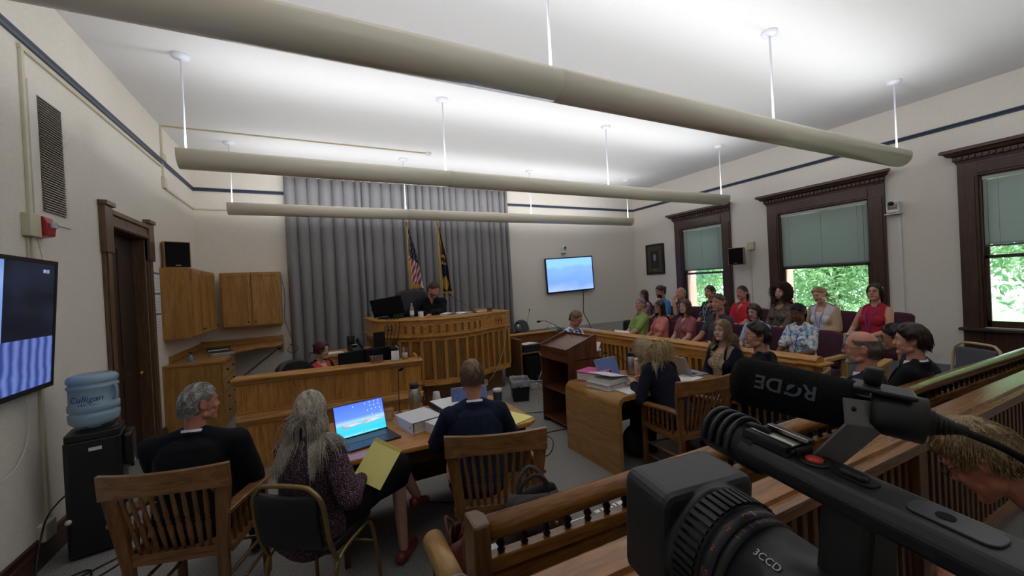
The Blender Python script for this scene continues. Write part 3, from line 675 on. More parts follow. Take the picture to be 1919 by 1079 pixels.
# ================================================================ seats
def armchair(label, x, y, rz, group='wooden courtroom armchairs'):
    o = thing('wooden_armchair', label, 'chair', (x, y, 0), R(rz), group)
    # seat, curved top rail, posts, nine turned slats, arms with their own slats, legs, stretchers
    MB().prism([(-.25, -.24), (.25, -.24), (.27, .0), (.27, .24), (-.27, .24), (-.27, 0)], .415, .45).build('seat', CHRX, o, bevel=.012)
    def arcx(t, b=.05): return -.27 - b*(1-(2*t-1)**2)
    m = MB(); n = 16; W_ = .315
    for i in range(n):
        for t0, t1 in ((i/n, (i+1)/n),):
            x0, x1 = -W_+2*W_*t0, -W_+2*W_*t1; y0, y1 = arcx(t0), arcx(t1)
            zb0, zb1 = .845+.02*abs(2*t0-1)**3*-1, .845+.02*abs(2*t1-1)**3*-1
            vs = [(x0, y0-.045, zb0), (x1, y1-.045, zb1), (x1, y1-.015, zb1), (x0, y0-.015, zb0), (x0, y0-.055, .965), (x1, y1-.055, .965), (x1, y1-.025, .965), (x0, y0-.025, .965)]
            m._add(vs, [(0, 3, 2, 1), (4, 5, 6, 7), (0, 1, 5, 4), (2, 3, 7, 6)] + ([(3, 0, 4, 7)] if i == 0 else []) + ([(1, 2, 6, 5)] if i == n-1 else []))
    m.build('top_rail', CHRX, o, bevel=.005)
    for s in (-1, 1):
        m = MB(); vs = [(s*.205, -.265, .0), (s*.255, -.265, .0), (s*.255, -.225, .0), (s*.205, -.225, .0), (s*.205, -.265, .42), (s*.26, -.265, .42), (s*.26, -.23, .42), (s*.205, -.23, .42), (s*.235, -.31, .87), (s*.312, -.31, .87), (s*.312, -.28, .87), (s*.235, -.28, .87)]
        for a in (0, 4): m._add(vs[a:a+8], [(0, 1, 5, 4), (1, 2, 6, 5), (2, 3, 7, 6), (3, 0, 4, 7)])
        m._add([vs[k] for k in (0, 1, 2, 3)], [(0, 1, 2, 3)]); m._add([vs[k] for k in (8, 9, 10, 11)], [(0, 1, 2, 3)])
        m._add([(s*.235, -.31, .80), (s*.235, -.28, .80), (s*.20, -.325, .85), (s*.20, -.295, .85), (s*.235, -.31, .86), (s*.235, -.28, .86)], [(0, 2, 4), (1, 5, 3), (0, 1, 3, 2)])
        m.build('back_post', CHRZ, o, bevel=.004)
        MB().extrude([(s*.235, 0), (s*.275, 0), (s*.275, .64), (s*.235, .64)], 'y', .19, .23).build('front_leg', CHRZ, o, bevel=.004)
        m = MB(); pa = spline([(s*.275, -.29, .69), (s*.285, -.15, .70), (s*.285, .02, .685), (s*.285, .16, .675), (s*.275, .27, .655)], 4)
        for k in range(len(pa)-1):
            a, b_ = pa[k], pa[k+1]; w0 = .028+.012*math.sin(PI*k/(len(pa)-1)); w1 = .028+.012*math.sin(PI*(k+1)/(len(pa)-1))
            m._add([(a.x-w0, a.y, a.z-.024), (a.x+w0, a.y, a.z-.024), (b_.x+w1, b_.y, b_.z-.024), (b_.x-w1, b_.y, b_.z-.024), (a.x-w0, a.y, a.z), (a.x+w0, a.y, a.z), (b_.x+w1, b_.y, b_.z), (b_.x-w1, b_.y, b_.z)],
                   [(0, 3, 2, 1), (4, 5, 6, 7), (0, 4, 7, 3), (1, 2, 6, 5)] + ([(0, 1, 5, 4)] if k == 0 else []) + ([(2, 3, 7, 6)] if k == len(pa)-2 else []))
        m.build('armrest', CHRX, o, bevel=.006)
        MB().box((s*.268-.012, -.24, .43), (s*.268+.012, .20, .475)).build('side_rail', CHRX, o, bevel=.003)
        for k in range(6):
            yy = -.19+.062*k; MB().lathe([(.009, .47), (.011, .52), (.014, .56), (.009, .58), (.013, .60), (.009, .665)], (s*.268, yy, 0), 8).build('arm_slat', CHRZ, o)
        for z in (.16, .28): MB().cone((s*.235, -.24, z), (s*.255, .20, z), .011, seg=10).build('stretcher', CHRX, o)
    MB().box((-.21, -.262, .43), (.21, -.235, .49)).build('lower_rail', CHRX, o, bevel=.003)
    MB().cone((-.22, -.24, .22), (.22, -.24, .22), .011, seg=10).cone((-.245, .21, .25), (.245, .21, .25), .011, seg=10).build('stretcher', CHRX, o)
    for k in range(9):
        t = (k+.5)/9; xb = -.19+.38*t; xt = -.225+.45*t; yb = -.25; yt = arcx(.14+.72*t)-.03; q = []
        for f, r in ((0, .010), (.15, .012), (.42, .015), (.47, .009), (.50, .014), (.54, .009), (.60, .013), (.85, .011), (1, .010)):
            q.append(((xb+(xt-xb)*f, yb+(yt-yb)*f - .0, .485+.37*f), r))
        MB().tube([a for a, _ in q], [r for _, r in q], 8, flat=.75).build('back_slat', CHRZ, o)
    return o
VINYL = mat('black_vinyl', '#101114', .42, noise=(20, .1)); GOLDF = mat('gold_frame', '#8f7a4c', .35, metal=.75)
def stack_chair(label, x, y, rz, pad=None, frame=None, h=.86, wd=.42):
    o = thing('stacking_chair', label, 'chair', (x, y, 0), R(rz))
    f = frame or GOLDF; p = pad or VINYL; w_ = wd/2
    pts = [(-w_, -.16, .42), (-w_, -.215, .55), (-w_+.005, -.25, h-.10), (-w_+.05, -.262, h-.025), (-w_+.11, -.265, h), (w_-.11, -.265, h), (w_-.05, -.262, h-.025), (w_-.005, -.25, h-.10), (w_, -.215, .55), (w_, -.16, .42)]
    MB().tube(spline(pts, 5), .013, 10).build('back_frame', f, o)
    for s in (-1, 1):
        MB().tube(spline([(s*w_, -.23, .0), (s*w_, -.185, .22), (s*w_, -.15, .41), (s*w_, .05, .44), (s*w_, .16, .43), (s*w_, .21, .36), (s*(w_+.01), .235, .18), (s*(w_+.015), .25, 0)], 5), .012, 10).build('leg', f, o)
    MB().cone((-w_, -.2, .2), (w_, -.2, .2), .008, seg=8).cone((-w_, .22, .28), (w_, .22, .28), .008, seg=8).build('stretcher', f, o)
    m = MB()
    m.grid(lambda u, v: (-w_+.03+(wd-.06)*u, -.215-.035*v-.018*math.sin(PI*u)-.012*math.sin(PI*v), .52+(h-.05-.52)*v), 10, 10)
    m.build('back_pad', p, o, solid=.035, bevel=.008)
    MB().prism(rrect(-w_+.01, -.17, w_-.01, .25, .05), .44, .49).build('seat_pad', p, o, bevel=.015)
    return o
UPH = speckle('plum_upholstery', ['#3b222e', '#4d2c3a', '#5d3947'], 260, .9, .2)
def juror_chair_proto():
    o = thing('juror_chair', '', 'chair')
    for s in (-1, 1):
        prof = rrect(-.27, -.04+.04, .25, .64, .07, 6)
        m = MB(); n = len(prof); outer = rrect(-.26, 0, .26, .66, .075, 6); inner = rrect(-.215, .045, .215, .615, .045, 6); inner[0:0] = []
        vs = []; x0, x1 = s*.285-.026, s*.285+.026
        keep = range(len(outer))
        for i in keep:
            j = (i+1) % len(outer); a, b_, c, d = outer[i], outer[j], inner[j], inner[i]
            if max(a[1], b_[1]) < .05 and abs(a[0]-b_[0]) > .2: continue       # open at the floor
            m._add([(x0, a[0], a[1]), (x0, b_[0], b_[1]), (x0, c[0], c[1]), (x0, d[0], d[1]), (x1, a[0], a[1]), (x1, b_[0], b_[1]), (x1, c[0], c[1]), (x1, d[0], d[1])],
                   [(0, 1, 2, 3), (7, 6, 5, 4), (0, 4, 5, 1), (3, 2, 6, 7)])
        m.build('arm_frame', JURW, o, bevel=.006)
        MB().box((x0+.008, -.215, .33), (x1-.008, .215, .39)).build('side_rail', JURW, o, bevel=.003)
    MB().prism(rrect(-.262, -.22, .262, .25, .04), .36, .47).build('seat_cushion', UPH, o, bevel=.03)
    m = MB(); m.grid(lambda u, v: (-.25+.5*u, -.19-.13*v-.02*math.sin(PI*u), .47+.45*v - (.03*(abs(2*u-1)**4) if v > .9 else 0)), 10, 8); m.build('back_cushion', UPH, o, solid=.075, bevel=.03)
    return o
JC = juror_chair_proto()
FRONT_Y = [5.62, 5.10, 4.56, 3.98, 3.40, 2.82]
BACK_Y = [6.66, 6.13, 5.60, 5.00, 4.38, 3.74, 3.13, 2.55]
fl = ['man in the lime shirt', 'woman in the salmon top', 'woman in the rose polo shirt', 'man in the dark grey polo', 'woman in the pale blue blouse', 'woman in the blue floral shirt']
bl = ['woman with glasses in the far corner', 'bearded man in bright blue', 'balding man resting his chin on his hand', 'juror in the dark patterned shirt', 'long-haired juror in red', 'woman with long curly hair', 'woman in the beige cardigan', 'woman in the red sleeveless top']
first = True
for row, ys_, z, xx, names in (('front', FRONT_Y, .15, 5.50, fl), ('back', BACK_Y, .30, 6.70, bl)):
    for yy, nm in zip(ys_, names):
        c = JC if first else copy_tree(JC); first = False
        c.location = (xx, yy, z); c.rotation_euler = (0, 0, PI/2)
        tag(c, 'plum upholstered oak armchair under the %s' % nm, 'chair', 'juror chairs, %s row' % row)
armchair('wooden slat-back armchair of the grey-haired man at far left', -.67, 3.05, -17)
armchair('wooden slat-back armchair of the man in the navy suit, centre', 1.06, 2.52, -20)
armchair('wooden slat-back armchair of the blonde woman bent over the right table', 3.04, 2.66, -7)
armchair('wooden armchair under the dark-haired man by the right table', 3.80, 2.22, 8)
armchair('wooden armchair under the young woman with the long blond hair', 4.02, 2.93, 150) if False else None
stack_chair('gold-framed black vinyl stacking chair under the woman in the tweed jacket', -.03, 2.62, -36)
GRYP = speckle('grey_chair_fabric', ['#4b4b52', '#5d5d66', '#6f6f78'], 240, .9, .2)
stack_chair('empty stacking chair with grey pad and tan frame under the right window', 6.0, 1.70, 60, GRYP, mat('tan_frame', '#b5a07c', .4), h=.98, wd=.46)
# slatted gallery chair seen between the two men at the rail
o = thing('slatted_bench', 'light wooden slatted bench end behind the bald man', 'bench', (5.2, 2.0, 0), R(10))
for k in range(7): MB().box((-.0+.07*k, 0, .1), (.035+.07*k, .03, .78)).build('slat', JURW, o, bevel=.003)
MB().box((-.04, -.02, .78), (.50, .05, .82)).box((-.04, -.01, .06), (.50, .04, .12)).build('rail', JURW, o, bevel=.004)

# judge's chair, clerk's chair, staff chair
LEATH = mat('black_leather_seat', '#0b0b0d', .45, noise=(12, .12))
def exec_chair(label, x, y, z, rz, h=1.12, w_=.56, name='swivel_chair'):
    o = thing(name, label, 'chair', (x, y, z), R(rz))
    MB().prism(rrect(-.26, -.24, .26, .26, .08), .44, .54).build('seat', LEATH, o, bevel=.035)
    m = MB(); m.grid(lambda u, v: ((u-.5)*w_*(1-.18*v**3), -.24-.10*v-.05*math.cos(PI*(u-.5)), .50+(h-.50)*v-.07*abs(2*u-1)**3*v), 12, 12); m.build('backrest', LEATH, o, solid=.09, bevel=.03)
    for s in (-1, 1): MB().tube(spline([(s*.29, -.2, .5), (s*.31, -.2, .70), (s*.31, .1, .72), (s*.30, .15, .5)], 5), .020, 8).build('armrest', BLACK, o)
    MB().cone((0, 0, .08), (0, 0, .45), .028, seg=12).build('gas_column', BLACK, o)
    for k in range(5):
        a = 2*PI*k/5; MB().tube([(0, 0, .10), (.30*math.cos(a), .30*math.sin(a), .06)], [.026, .014], 8).build('base_spoke', BLACK, o); MB().ell((.30*math.cos(a), .30*math.sin(a), .030), (.028, .028, .028), 12, 8).build('caster', BLACK, o)
    return o
exec_chair('tall black leather chair behind the bench, under the judge', 1.72, 7.74, .45, 172, h=1.42, w_=.74, name='executive_chair')
exec_chair('black swivel chair of the clerk behind the oak wall', -.02, 5.72, 0, 232, h=1.02, w_=.62)
exec_chair('black chair under the man with the bow tie beside the lectern', 3.50, 5.08, .10, 196, h=.80) 
o = thing('grey_shell_chair', 'rounded grey chair back behind the long black table', 'chair', (4.62, 8.62, 0), R(180))
m = MB(); m.grid(lambda u, v: ((u-.5)*.46*math.sqrt(max(1-(v*.98)**4, 0.02)), -.22+.0*v, .45+.52*v), 14, 12); m.build('back_shell', mat('shell_grey', '#55565c', .6), o, solid=.02)
MB().prism(rrect(-.22, -.2, .22, .2, .06), .42, .46).build('seat', mat('shell_grey', '#55565c', .6), o, bevel=.01)
for sx in (-1, 1):
    for sy in (-1, 1): MB().cone((sx*.19, sy*.17, 0), (sx*.17, sy*.15, .42), .011, seg=8).build('leg', BLACK, o)

# ================================================================ things on walls
def screen_mat(name, build, strength=1.0):
    m = bpy.data.materials.new(name); m.use_nodes = True; t = NT(m); b_ = t.n['Principled BSDF']
    b_.inputs['Base Color'].default_value = (.01, .01, .012, 1); b_.inputs['Roughness'].default_value = .12
    col = build(t); t.link(col, b_.inputs['Emission Color']); b_.inputs['Emission Strength'].default_value = strength; return m
def ramp2(t, sock, stops):
    cr = t.add('ShaderNodeValToRGB'); e = cr.color_ramp; e.elements[0].position = stops[0][0]; e.elements[0].color = srgb(stops[0][1]); e.elements[1].position = stops[-1][0]; e.elements[1].color = srgb(stops[-1][1])
    for p, c in stops[1:-1]: k = e.elements.new(p); k.color = srgb(c)
    t.link(sock, cr.inputs[0]); return cr.outputs[0]
def gen(t, ax):
    tc = t.add('ShaderNodeTexCoord'); s = t.add('ShaderNodeSeparateXYZ'); t.link(tc.outputs['Generated'], s.inputs[0]); return s.outputs[ax], tc
def tv_back(t):
    z, tc = gen(t, 2); n = t.add('ShaderNodeTexNoise'); n.inputs['Scale'].default_value = 2.2; t.link(tc.outputs['Generated'], n.inputs[0])
    a = t.add('ShaderNodeMath', operation='MULTIPLY_ADD'); a.inputs[1].default_value = .5; t.link(n.outputs['Fac'], a.inputs[0]); t.link(z, a.inputs[2])
    return ramp2(t, a.outputs[0], [(.2, '#8299ec'), (.55, '#5c80e6'), (.9, '#678df0'), (1.0, '#6f9ff6')])
def television(name, label, w_, h_, M, scr, cat='television', group=None):
    o = thing(name, label, cat, group=group); o.matrix_world = M
    MB().box((-w_/2, 0, -h_/2), (w_/2, .045, h_/2)).build('housing', SATIN, o, bevel=.004)
    e = .028
    m = MB().box((-w_/2, -.008, -h_/2), (-w_/2+e, 0, h_/2)).box((w_/2-e, -.008, -h_/2), (w_/2, 0, h_/2)).box((-w_/2, -.008, h_/2-e), (w_/2, 0, h_/2)).box((-w_/2, -.008, -h_/2), (w_/2, 0, -h_/2+e*1.2))
    m.build('bezel', BLACK, o, bevel=.002)
    MB().box((-w_/2+e, -.004, -h_/2+e), (w_/2-e, -.001, h_/2-e)).build('screen', scr, o)
    MB().box((-.12, .045, -.1), (.12, .10, .1)).build('wall_bracket', BLACK, o)
    return o
o = television('television', 'flat television with a blue picture on the back wall right of the curtain', 1.46, .92, Matrix.Translation((6.18, 8.83, 2.06)) @ Matrix.Rotation(R(-2), 4, 'Y') @ Matrix.Rotation(R(-4), 4, 'Z'), screen_mat('blue_screen', tv_back, 1.0))
tag(MB().tube(spline([(6.62, 8.93, 1.62), (6.66, 8.94, 1.45), (6.63, 8.93, 1.0), (6.80, 8.93, .7), (6.84, 8.92, .45)], 6), .008, 6).build('television_cable', BLACK), 'black cable hanging from the television with the blue picture', 'cable')
def ptz(name, label, M):
    o = thing(name, label, 'camera'); o.matrix_world = M
    MB().box((-.07, -.10, -.13), (.07, .0, -.115)).box((-.05, -.012, -.115), (.05, .0, -.03)).build('wall_shelf', WHITE, o, bevel=.003)
    MB().lathe([(.060, -.115), (.064, -.10), (.058, -.075), (.03, -.07)], (0, -.05, 0), 24).build('base', WHITE, o)
    for s in (-1, 1): MB().box((s*.052-.008, -.085, -.09), (s*.052+.008, -.02, .02)).build('yoke', WHITE, o, bevel=.006)
    h = MB().ell((0, -.05, .0), (.044, .058, .046), 20, 14).build('head', WHITE, o)
    MB().cone((0, -.10, .0), (0, -.122, .0), .026, seg=20).build('lens', BLACK, h)
ptz('wall_camera', 'white swivelling camera on the back wall above the blue television', Matrix.Translation((6.06, YB-.001, 2.78)) @ Matrix.Scale(1.15, 4))
ptz('wall_camera', 'white swivelling camera on the right wall beside the middle window', Matrix.Translation((XR-.001, 3.01, 2.86)) @ Matrix.Rotation(-PI/2, 4, 'Z') @ Matrix.Rotation(0, 4, 'Z') @ Matrix.Scale(1.35, 4))
tag(MB().box((XR-.025, 2.94, .3), (XR, 2.99, 2.68)).build('cable_raceway', WHITE, bevel=.003), 'white vertical raceway under the camera on the right wall', 'cable cover')
# picture between corner and far window
o = thing('framed_picture', 'dark framed portrait hanging in the corner left of the far window', 'picture', (XR, 8.16, 2.37)); 
FRM = mat('dark_picture_frame', '#1e1512', .4)
MB().box((-.03, -.32, -.42), (-.0, .32, .42)).build('backing', FRM, o)
MB().box((-.045, -.32, -.42), (-.01, -.26, .42)).box((-.045, .26, -.42), (-.01, .32, .42)).box((-.045, -.26, .36), (-.01, .26, .42)).box((-.045, -.26, -.42), (-.01, .26, -.36)).build('frame', FRM, o, bevel=.006)
MB().box((-.034, -.26, -.36), (-.0305, .26, .36)).build('mat_board', mat('brown_mat_board', '#4d4535', .8, noise=(9, .15)), o)
p_ = MB().box((-.036, -.15, -.24), (-.034, .15, .24)).build('print', mat('dark_print', '#241f1c', .5, noise=(7, .3)), o)
MB().ell((-.037, .0, .05), (.002, .05, .10), 14, 10).build('pale_figure', mat('pale_figure', '#8b8788', .7, noise=(20, .3)), p_)
MB().box((-.038, -.05, -.31), (-.034, .05, -.295)).build('caption_plate', BRASS, o)
# loudspeakers
def speaker(label, M, w_=.33, h_=.36, d_=.2, group='small wall loudspeakers'):
    o = thing('loudspeaker', label, 'loudspeaker', group=group); o.matrix_world = M
    MB().box((-w_/2, 0, -h_/2), (w_/2, d_, h_/2)).build('cabinet', CABZ, o, bevel=.003)
    MB().box((-w_/2+.012, -.015, -h_/2+.012), (w_/2-.012, 0, h_/2-.012)).build('grille', speckle('speaker_cloth', ['#0d0d10', '#15151a'], 500, .95, .1), o, bevel=.004)
    MB().box((-.03, -.017, -h_/2+.03), (.03, -.014, -h_/2+.04)).build('badge', GREYP, o)
    MB().box((-.03, d_, -.04), (.03, d_+.08, .04)).build('bracket', WHITE, o)
speaker('small loudspeaker with black grille standing on the left wall cabinet', Matrix.Translation((-1.68, 7.10, 2.335+.185)) @ Matrix.Rotation(R(28), 4, 'Z'), .30, .37, .18)
speaker('loudspeaker with wooden sides mounted between the far and middle windows', Matrix.Translation((XR-.36, 5.56, 2.23)) @ Matrix.Rotation(R(-68), 4, 'Z'), .30, .37, .20)
tag(MB().cbox((XR-.03, 5.42, 2.44), (.06, .16, .16)).build('junction_box', CREAM, bevel=.004), 'cream box on the wall behind the right loudspeaker', 'electrical box')
tag(MB().cone((XR-.008, 5.45, .3), (XR-.008, 5.45, 2.36), .006, seg=6).build('speaker_wire', CREAM), 'thin wire running down the wall under the right loudspeaker', 'cable')
# left wall: grille panel, raceways, alarm, calendar, television, outlet
o = thing('air_grille', 'white framed air grille with grey louvres high on the left wall', 'vent', (XL, 4.55, 3.08))
MB().box((0, -.26, -.55), (.012, .24, .52)).build('frame', mat('panel_paint', '#dcd7cd', .6), o, bevel=.003)
MB().box((.012, -.16, -.46), (.014, .17, .44)).build('backing', mat('vent_dark', '#8a8379', .8), o)
for k in range(45):
    z = -.45+.02*k; MB()._add([(.014, -.16, z), (.028, -.16, z-.012), (.028, .17, z-.012), (.014, .17, z), (.014, -.16, z+.002), (.028, -.16, z-.010), (.028, .17, z-.010), (.014, .17, z+.002)], [(0, 1, 2, 3), (7, 6, 5, 4), (0, 4, 5, 1), (1, 5, 6, 2), (2, 6, 7, 3)]).build('louvre', mat('louvre', '#b9b1a5', .6), o)
m = MB().box((XL, 4.215, .29), (XL+.02, 4.25, 3.82)).box((XL, 4.21, 3.785), (XL+.022, 7.28, 3.82))
tag(m.build('wall_raceway', mat('raceway_cream', '#cdc6b0', .5), bevel=.003), 'cream raceway running up the left wall and along under the blue rail', 'cable cover')
m = MB().box((XL, 4.10, .17), (XL+.05, 4.24, .29)); tag(m.build('surface_outlet', CREAM, bevel=.004), 'cream surface outlet low on the left wall by the baseboard', 'outlet')
o = thing('fire_alarm', 'red fire alarm strobe on a cream box on the left wall', 'alarm', (XL, 4.27, 2.47))
MB().box((0, -.13, -.08), (.05, .0, .09)).build('back_box', CREAM, o, bevel=.004)
MB().extrude([(0, -.075), (.075, -.06), (.085, .03), (.06, .085), (0, .085)], 'y', .0, .12).build('horn_body', mat('alarm_red', '#a3181c', .35), o, bevel=.008)
MB().box((.06, .035, .0), (.10, .105, .05)).build('strobe_lens', mat('strobe_lens', '#c9c6d2', .15, alpha=.8), o, bevel=.008)
tag(MB().tube(spline([(XL+.01, 4.18, 2.39), (XL+.01, 4.19, 2.1), (XL+.01, 4.2, 1.5)], 4), .006, 6).tube(spline([(XL+.02, 4.27, 2.40), (XL+.02, 4.33, 2.2), (XL+.02, 4.30, 2.0)], 4), .003, 6).build('alarm_wire', CREAM), 'thin wires dropping from the red fire alarm', 'cable')
m = MB().box((XL, 7.31, 3.84), (XL+.022, 7.36, ZC)).box((XL, 7.29, 3.90), (XL+.04, 7.42, 4.00)).box((XL, 7.29, 3.50), (XL+.04, 7.40, 3.66)).box((XL, 7.33, 3.62), (XL+.02, 7.36, 3.9))
m.box((XL, 7.36, 3.50), (XL+.02, YB, 3.53)).box((XL, YB-.02, 3.50), (-.44, YB, 3.53))
tag(m.build('cream_conduit', CREAM, bevel=.003), 'cream conduit and boxes climbing the left wall near the corner', 'cable cover')
tag(MB().box((XL+.02, 7.325, ZC-.018), (2.0, 7.345, ZC)).build('ceiling_conduit', mat('conduit_tan', '#b9aa86', .5)), 'thin tan conduit crossing the ceiling to the smoke detector', 'cable cover')
tag(MB().lathe([(.0, -.055), (.03, -.055), (.05, -.035), (.06, -.02), (.06, 0)], (2.05, 7.33, ZC), 20).build('smoke_detector', WHITE), 'round white smoke detector at the end of the ceiling conduit', 'smoke detector')
o = thing('wall_calendar', 'long white three-month calendar hanging beside the door', 'calendar', (XL, 6.80, 1.88))
MB().box((.002, -.15, -.42), (.008, .15, .40)).build('sheet', PAPER, o)
for k in range(3): MB().box((.008, -.14, .355-.27*k), (.0095, .14, .38-.27*k)).build('month_band', mat('calendar_violet', '#6a62ad', .7), o)
m = MB()
for k in range(3):
    for r_ in range(5):
        for c_ in range(7): m.box((.008, -.125+.038*c_, .30-.27*k-.038*r_), (.0092, -.105+.038*c_, .306-.27*k-.038*r_))
m = m.build('date_marks', mat('calendar_ink', '#8c8fa8', .7), o); m['kind'] = 'stuff'
def tv_left(t):
    y, tc = gen(t, 1); s = t.add('ShaderNodeSeparateXYZ'); t.link(tc.outputs['Generated'], s.inputs[0])
    w_ = t.add('ShaderNodeTexWave'); w_.inputs['Scale'].default_value = 5; w_.inputs['Distortion'].default_value = 2.5; t.link(tc.outputs['Generated'], w_.inputs[0])
    cloth = ramp2(t, w_.outputs['Fac'], [(0, '#2c3d7a'), (1, '#6274b4')])
    n = t.add('ShaderNodeTexNoise'); n.inputs['Scale'].default_value = 3; t.link(tc.outputs['Generated'], n.inputs[0]); dark = ramp2(t, n.outputs['Fac'], [(.4, '#0a0d18'), (.8, '#1c2438')])
    room = ramp2(t, n.outputs['Fac'], [(.3, '#5f80c8'), (.7, '#8fa9e0')])
    def gt(sock, v): g = t.add('ShaderNodeMath', operation='GREATER_THAN'); g.inputs[1].default_value = v; t.link(sock, g.inputs[0]); return g.outputs[0]
    def mix(f, a, b_): m_ = t.add('ShaderNodeMix', data_type='RGBA'); t.link(f, m_.inputs[0]); t.link(a, m_.inputs[6]); t.link(b_, m_.inputs[7]); return m_.outputs[2]
    up = mix(gt(s.outputs['X'], .62), room, dark); return mix(gt(s.outputs['Z'], .40), cloth, up)
o = television('television', 'large television on the left wall showing blue curtains, cut by the frame', 1.62, .92, Matrix.Translation((-1.72, 3.40, 1.74)) @ Matrix.Rotation(PI/2+R(2), 4, 'Z') @ Matrix.Rotation(R(4), 4, 'X'), screen_mat('blue_curtain_picture', tv_left, .55))
text_part('09:33', .035, mat('screen_text', '#c9d2e8', .5, emit='#9fb0d0', estr=.5), o, Matrix.Translation((.66, -.006, .38)) @ Matrix.Rotation(PI/2, 4, 'X'))
tag(MB().tube(spline([(XL+.03, 4.0, 1.3), (XL+.02, 4.05, 1.0), (XL+.02, 3.9, .8), (XL+.02, 3.6, .75)], 5), .003, 5).build('wall_wire', WHITE), 'thin white wire curving below the left television', 'cable')

# ================================================================ water cooler
o = thing('water_cooler', 'black floor water cooler beside the door', 'water cooler', (-1.56, 4.22, 0), R(12))
MB().prism(rrect(-.155, -.16, .155, .16, .03), .02, .86).build('cabinet', SATIN, o, bevel=.01)
MB().prism(rrect(-.15, -.155, .15, .155, .04), .86, .91).lathe([(.13, .91), (.10, .925), (.05, .925)], (0, 0, 0), 24, cap=False).build('top_cover', BLACK, o, bevel=.008)
MB().box((.155, -.12, .60), (.215, .12, .85)).build('tap_hood', SATIN, o, bevel=.02)
for s in (-1, 1): MB().cone((.20, s*.05, .62), (.20, s*.05, .57), .012, seg=10).build('tap', WHITE if s > 0 else BLACK, o)
MB().box((.15, -.13, .33), (.23, .13, .37)).build('drip_tray', BLACK, o, bevel=.01)
MB().box((.155, -.13, .04), (.175, .13, .32)).build('cup_door', GREYP, o, bevel=.006)
MB().box((-.02, -.1615, .78), (.05, -.1595, .805)).build('label_plate', PAPER, o)
MB().cone((-.14, -.16, .30), (-.14, -.175, .30), .018, seg=14).build('drain_cap', WHITE, o)
WATER = mat('blue_bottle_plastic', '#a3c6da', .15, trans=.35, alpha=.86)
b_ = thing('water_bottle', 'large ribbed blue water bottle upturned on the cooler, with blue script lettering', 'bottle', (-1.56, 4.22, .905))
M0 = Matrix.Identity(4)
MB().lathe([(.03, .0), (.05, .03), (.12, .05), (.142, .075), (.146, .12), (.146, .13), (.134, .14), (.134, .15), (.146, .16), (.146, .20), (.137, .21), (.137, .32), (.146, .33), (.146, .345), (.135, .355), (.135, .363), (.146, .373), (.146, .40), (.128, .422), (.10, .43), (0, .425)], seg=40).build('jug', WATER, b_)
m = MB(); m.tube(spline([(.128, -.05, .23), (.15, -.055, .24), (.15, -.055, .32), (.128, -.05, .33)], 5), .012, 8); m.build('grip', WATER, b_)
INK = mat('blue_script', '#232a86', .5)
for txt, z, dx in (('Cullıgan', .255, 0), ('Water', .205, .01)):
    me = text_mesh(txt.replace('ı', 'i'), .062 if z > .23 else .045, .0004, 'brand_script')
    for v in me.vertices:   # wrap the script round the jug
        a = R(-88) + (v.co.x+dx)/.14; zz = v.co.y+z + v.co.x*0; sh = v.co.y*.25; a += sh/.14
        v.co = (.1390*math.cos(a), .1390*math.sin(a), zz)
    me.materials.clear(); me.materials.append(INK); q = bpy.data.objects.new('brand_script', me); C.objects.link(q); q.parent = b_
tag(MB().tube(spline([(-1.60, 4.10, .55), (-1.72, 4.05, .45), (XL+.04, 4.10, .28), (-1.78, 3.9, .02), (-1.62, 3.75, .008), (-1.40, 3.9, .008), (-1.30, 4.0, .008), (-1.35, 3.8, .008), (-1.55, 3.6, .008), (-1.65, 3.75, .008), (-1.5, 3.85, .01), (-1.45, 3.6, .008), (-1.7, 3.4, .008)], 8), .006, 6).build('cooler_power_cord', BLACK), 'black power cord looping on the carpet below the water cooler', 'cable')
# ================================================================ flags
def flag(name, label, x, y, ztop, paint, mats, w_=.27, h_=1.28):
    o = thing(name, label, 'flag', (x, y, .0))
    MB().cone((0, 0, 0.03), (0, 0, ztop), .013, seg=10).lathe([(.16, 0), (.16, .015), (.05, .04), (.03, .09)], (0, 0, 0), 20).build('flag_pole', BRASS, o)
    MB().lathe([(.008, 0), (.02, .015), (.012, .03), (.026, .06), (.012, .11), (0, .16)], (0, 0, ztop), 12).build('finial', BRASS, o)
    nu, nv = 56, 60; m = MB(); vs = []
    for j in range(nv+1):
        v = j/nv
        for i in range(nu+1):
            u = i/nu; dx = w_*(.12+.88*v**.8)*u; yy = -.02-.045*math.sin(u*PI*4.5+v*1.5)*(.25+.75*v)
            vs.append((.012+dx+.008*math.sin(9*v+4*u), yy, ztop-.03-h_*v - .10*u*(1-v)))
    for j in range(nv):
        for i in range(nu): a = j*(nu+1)+i; m._add([], []); m.f.append((a, a+1, a+nu+2, a+nu+1)); m.m.append(paint((i+.5)/nu, (j+.5)/nv, i, j)); m.sm.append(True)
    m.v = vs; m.build('flag_cloth', mats, o, solid=.003)
    MB().tube([(.0, -.02, ztop-.03), (.0, -.025, ztop-h_*.97)], .006, 6).tube(spline([(0, -.03, ztop-.05), (.03, -.06, ztop-.4), (.02, -.07, ztop-.65)], 5), .004, 6).build('gold_cord', mat('gold_fringe', '#d0a341', .6), o)
RED = mat('flag_red', '#a52a3c', .75); FW = mat('flag_white', '#d8d4da', .75); FB = mat('flag_blue', '#232748', .75); FG = mat('gold_fringe', '#d0a341', .6)
def us(u, v, i, j):
    q = v + .55*u       # the cloth hangs folded: stripes run down on the slant
    if v > .93: return 3 if (u < .8) else 1
    if u < .10 and v > .55: return 3
    if v < .46+.12*u:
        return 1 if (i % 9 in (3, 4) and (j+(i//9 % 2)*3) % 6 in (1, 2)) else 2
    return 0 if int((v*1.0+u*.42)*15) % 2 == 0 else 1
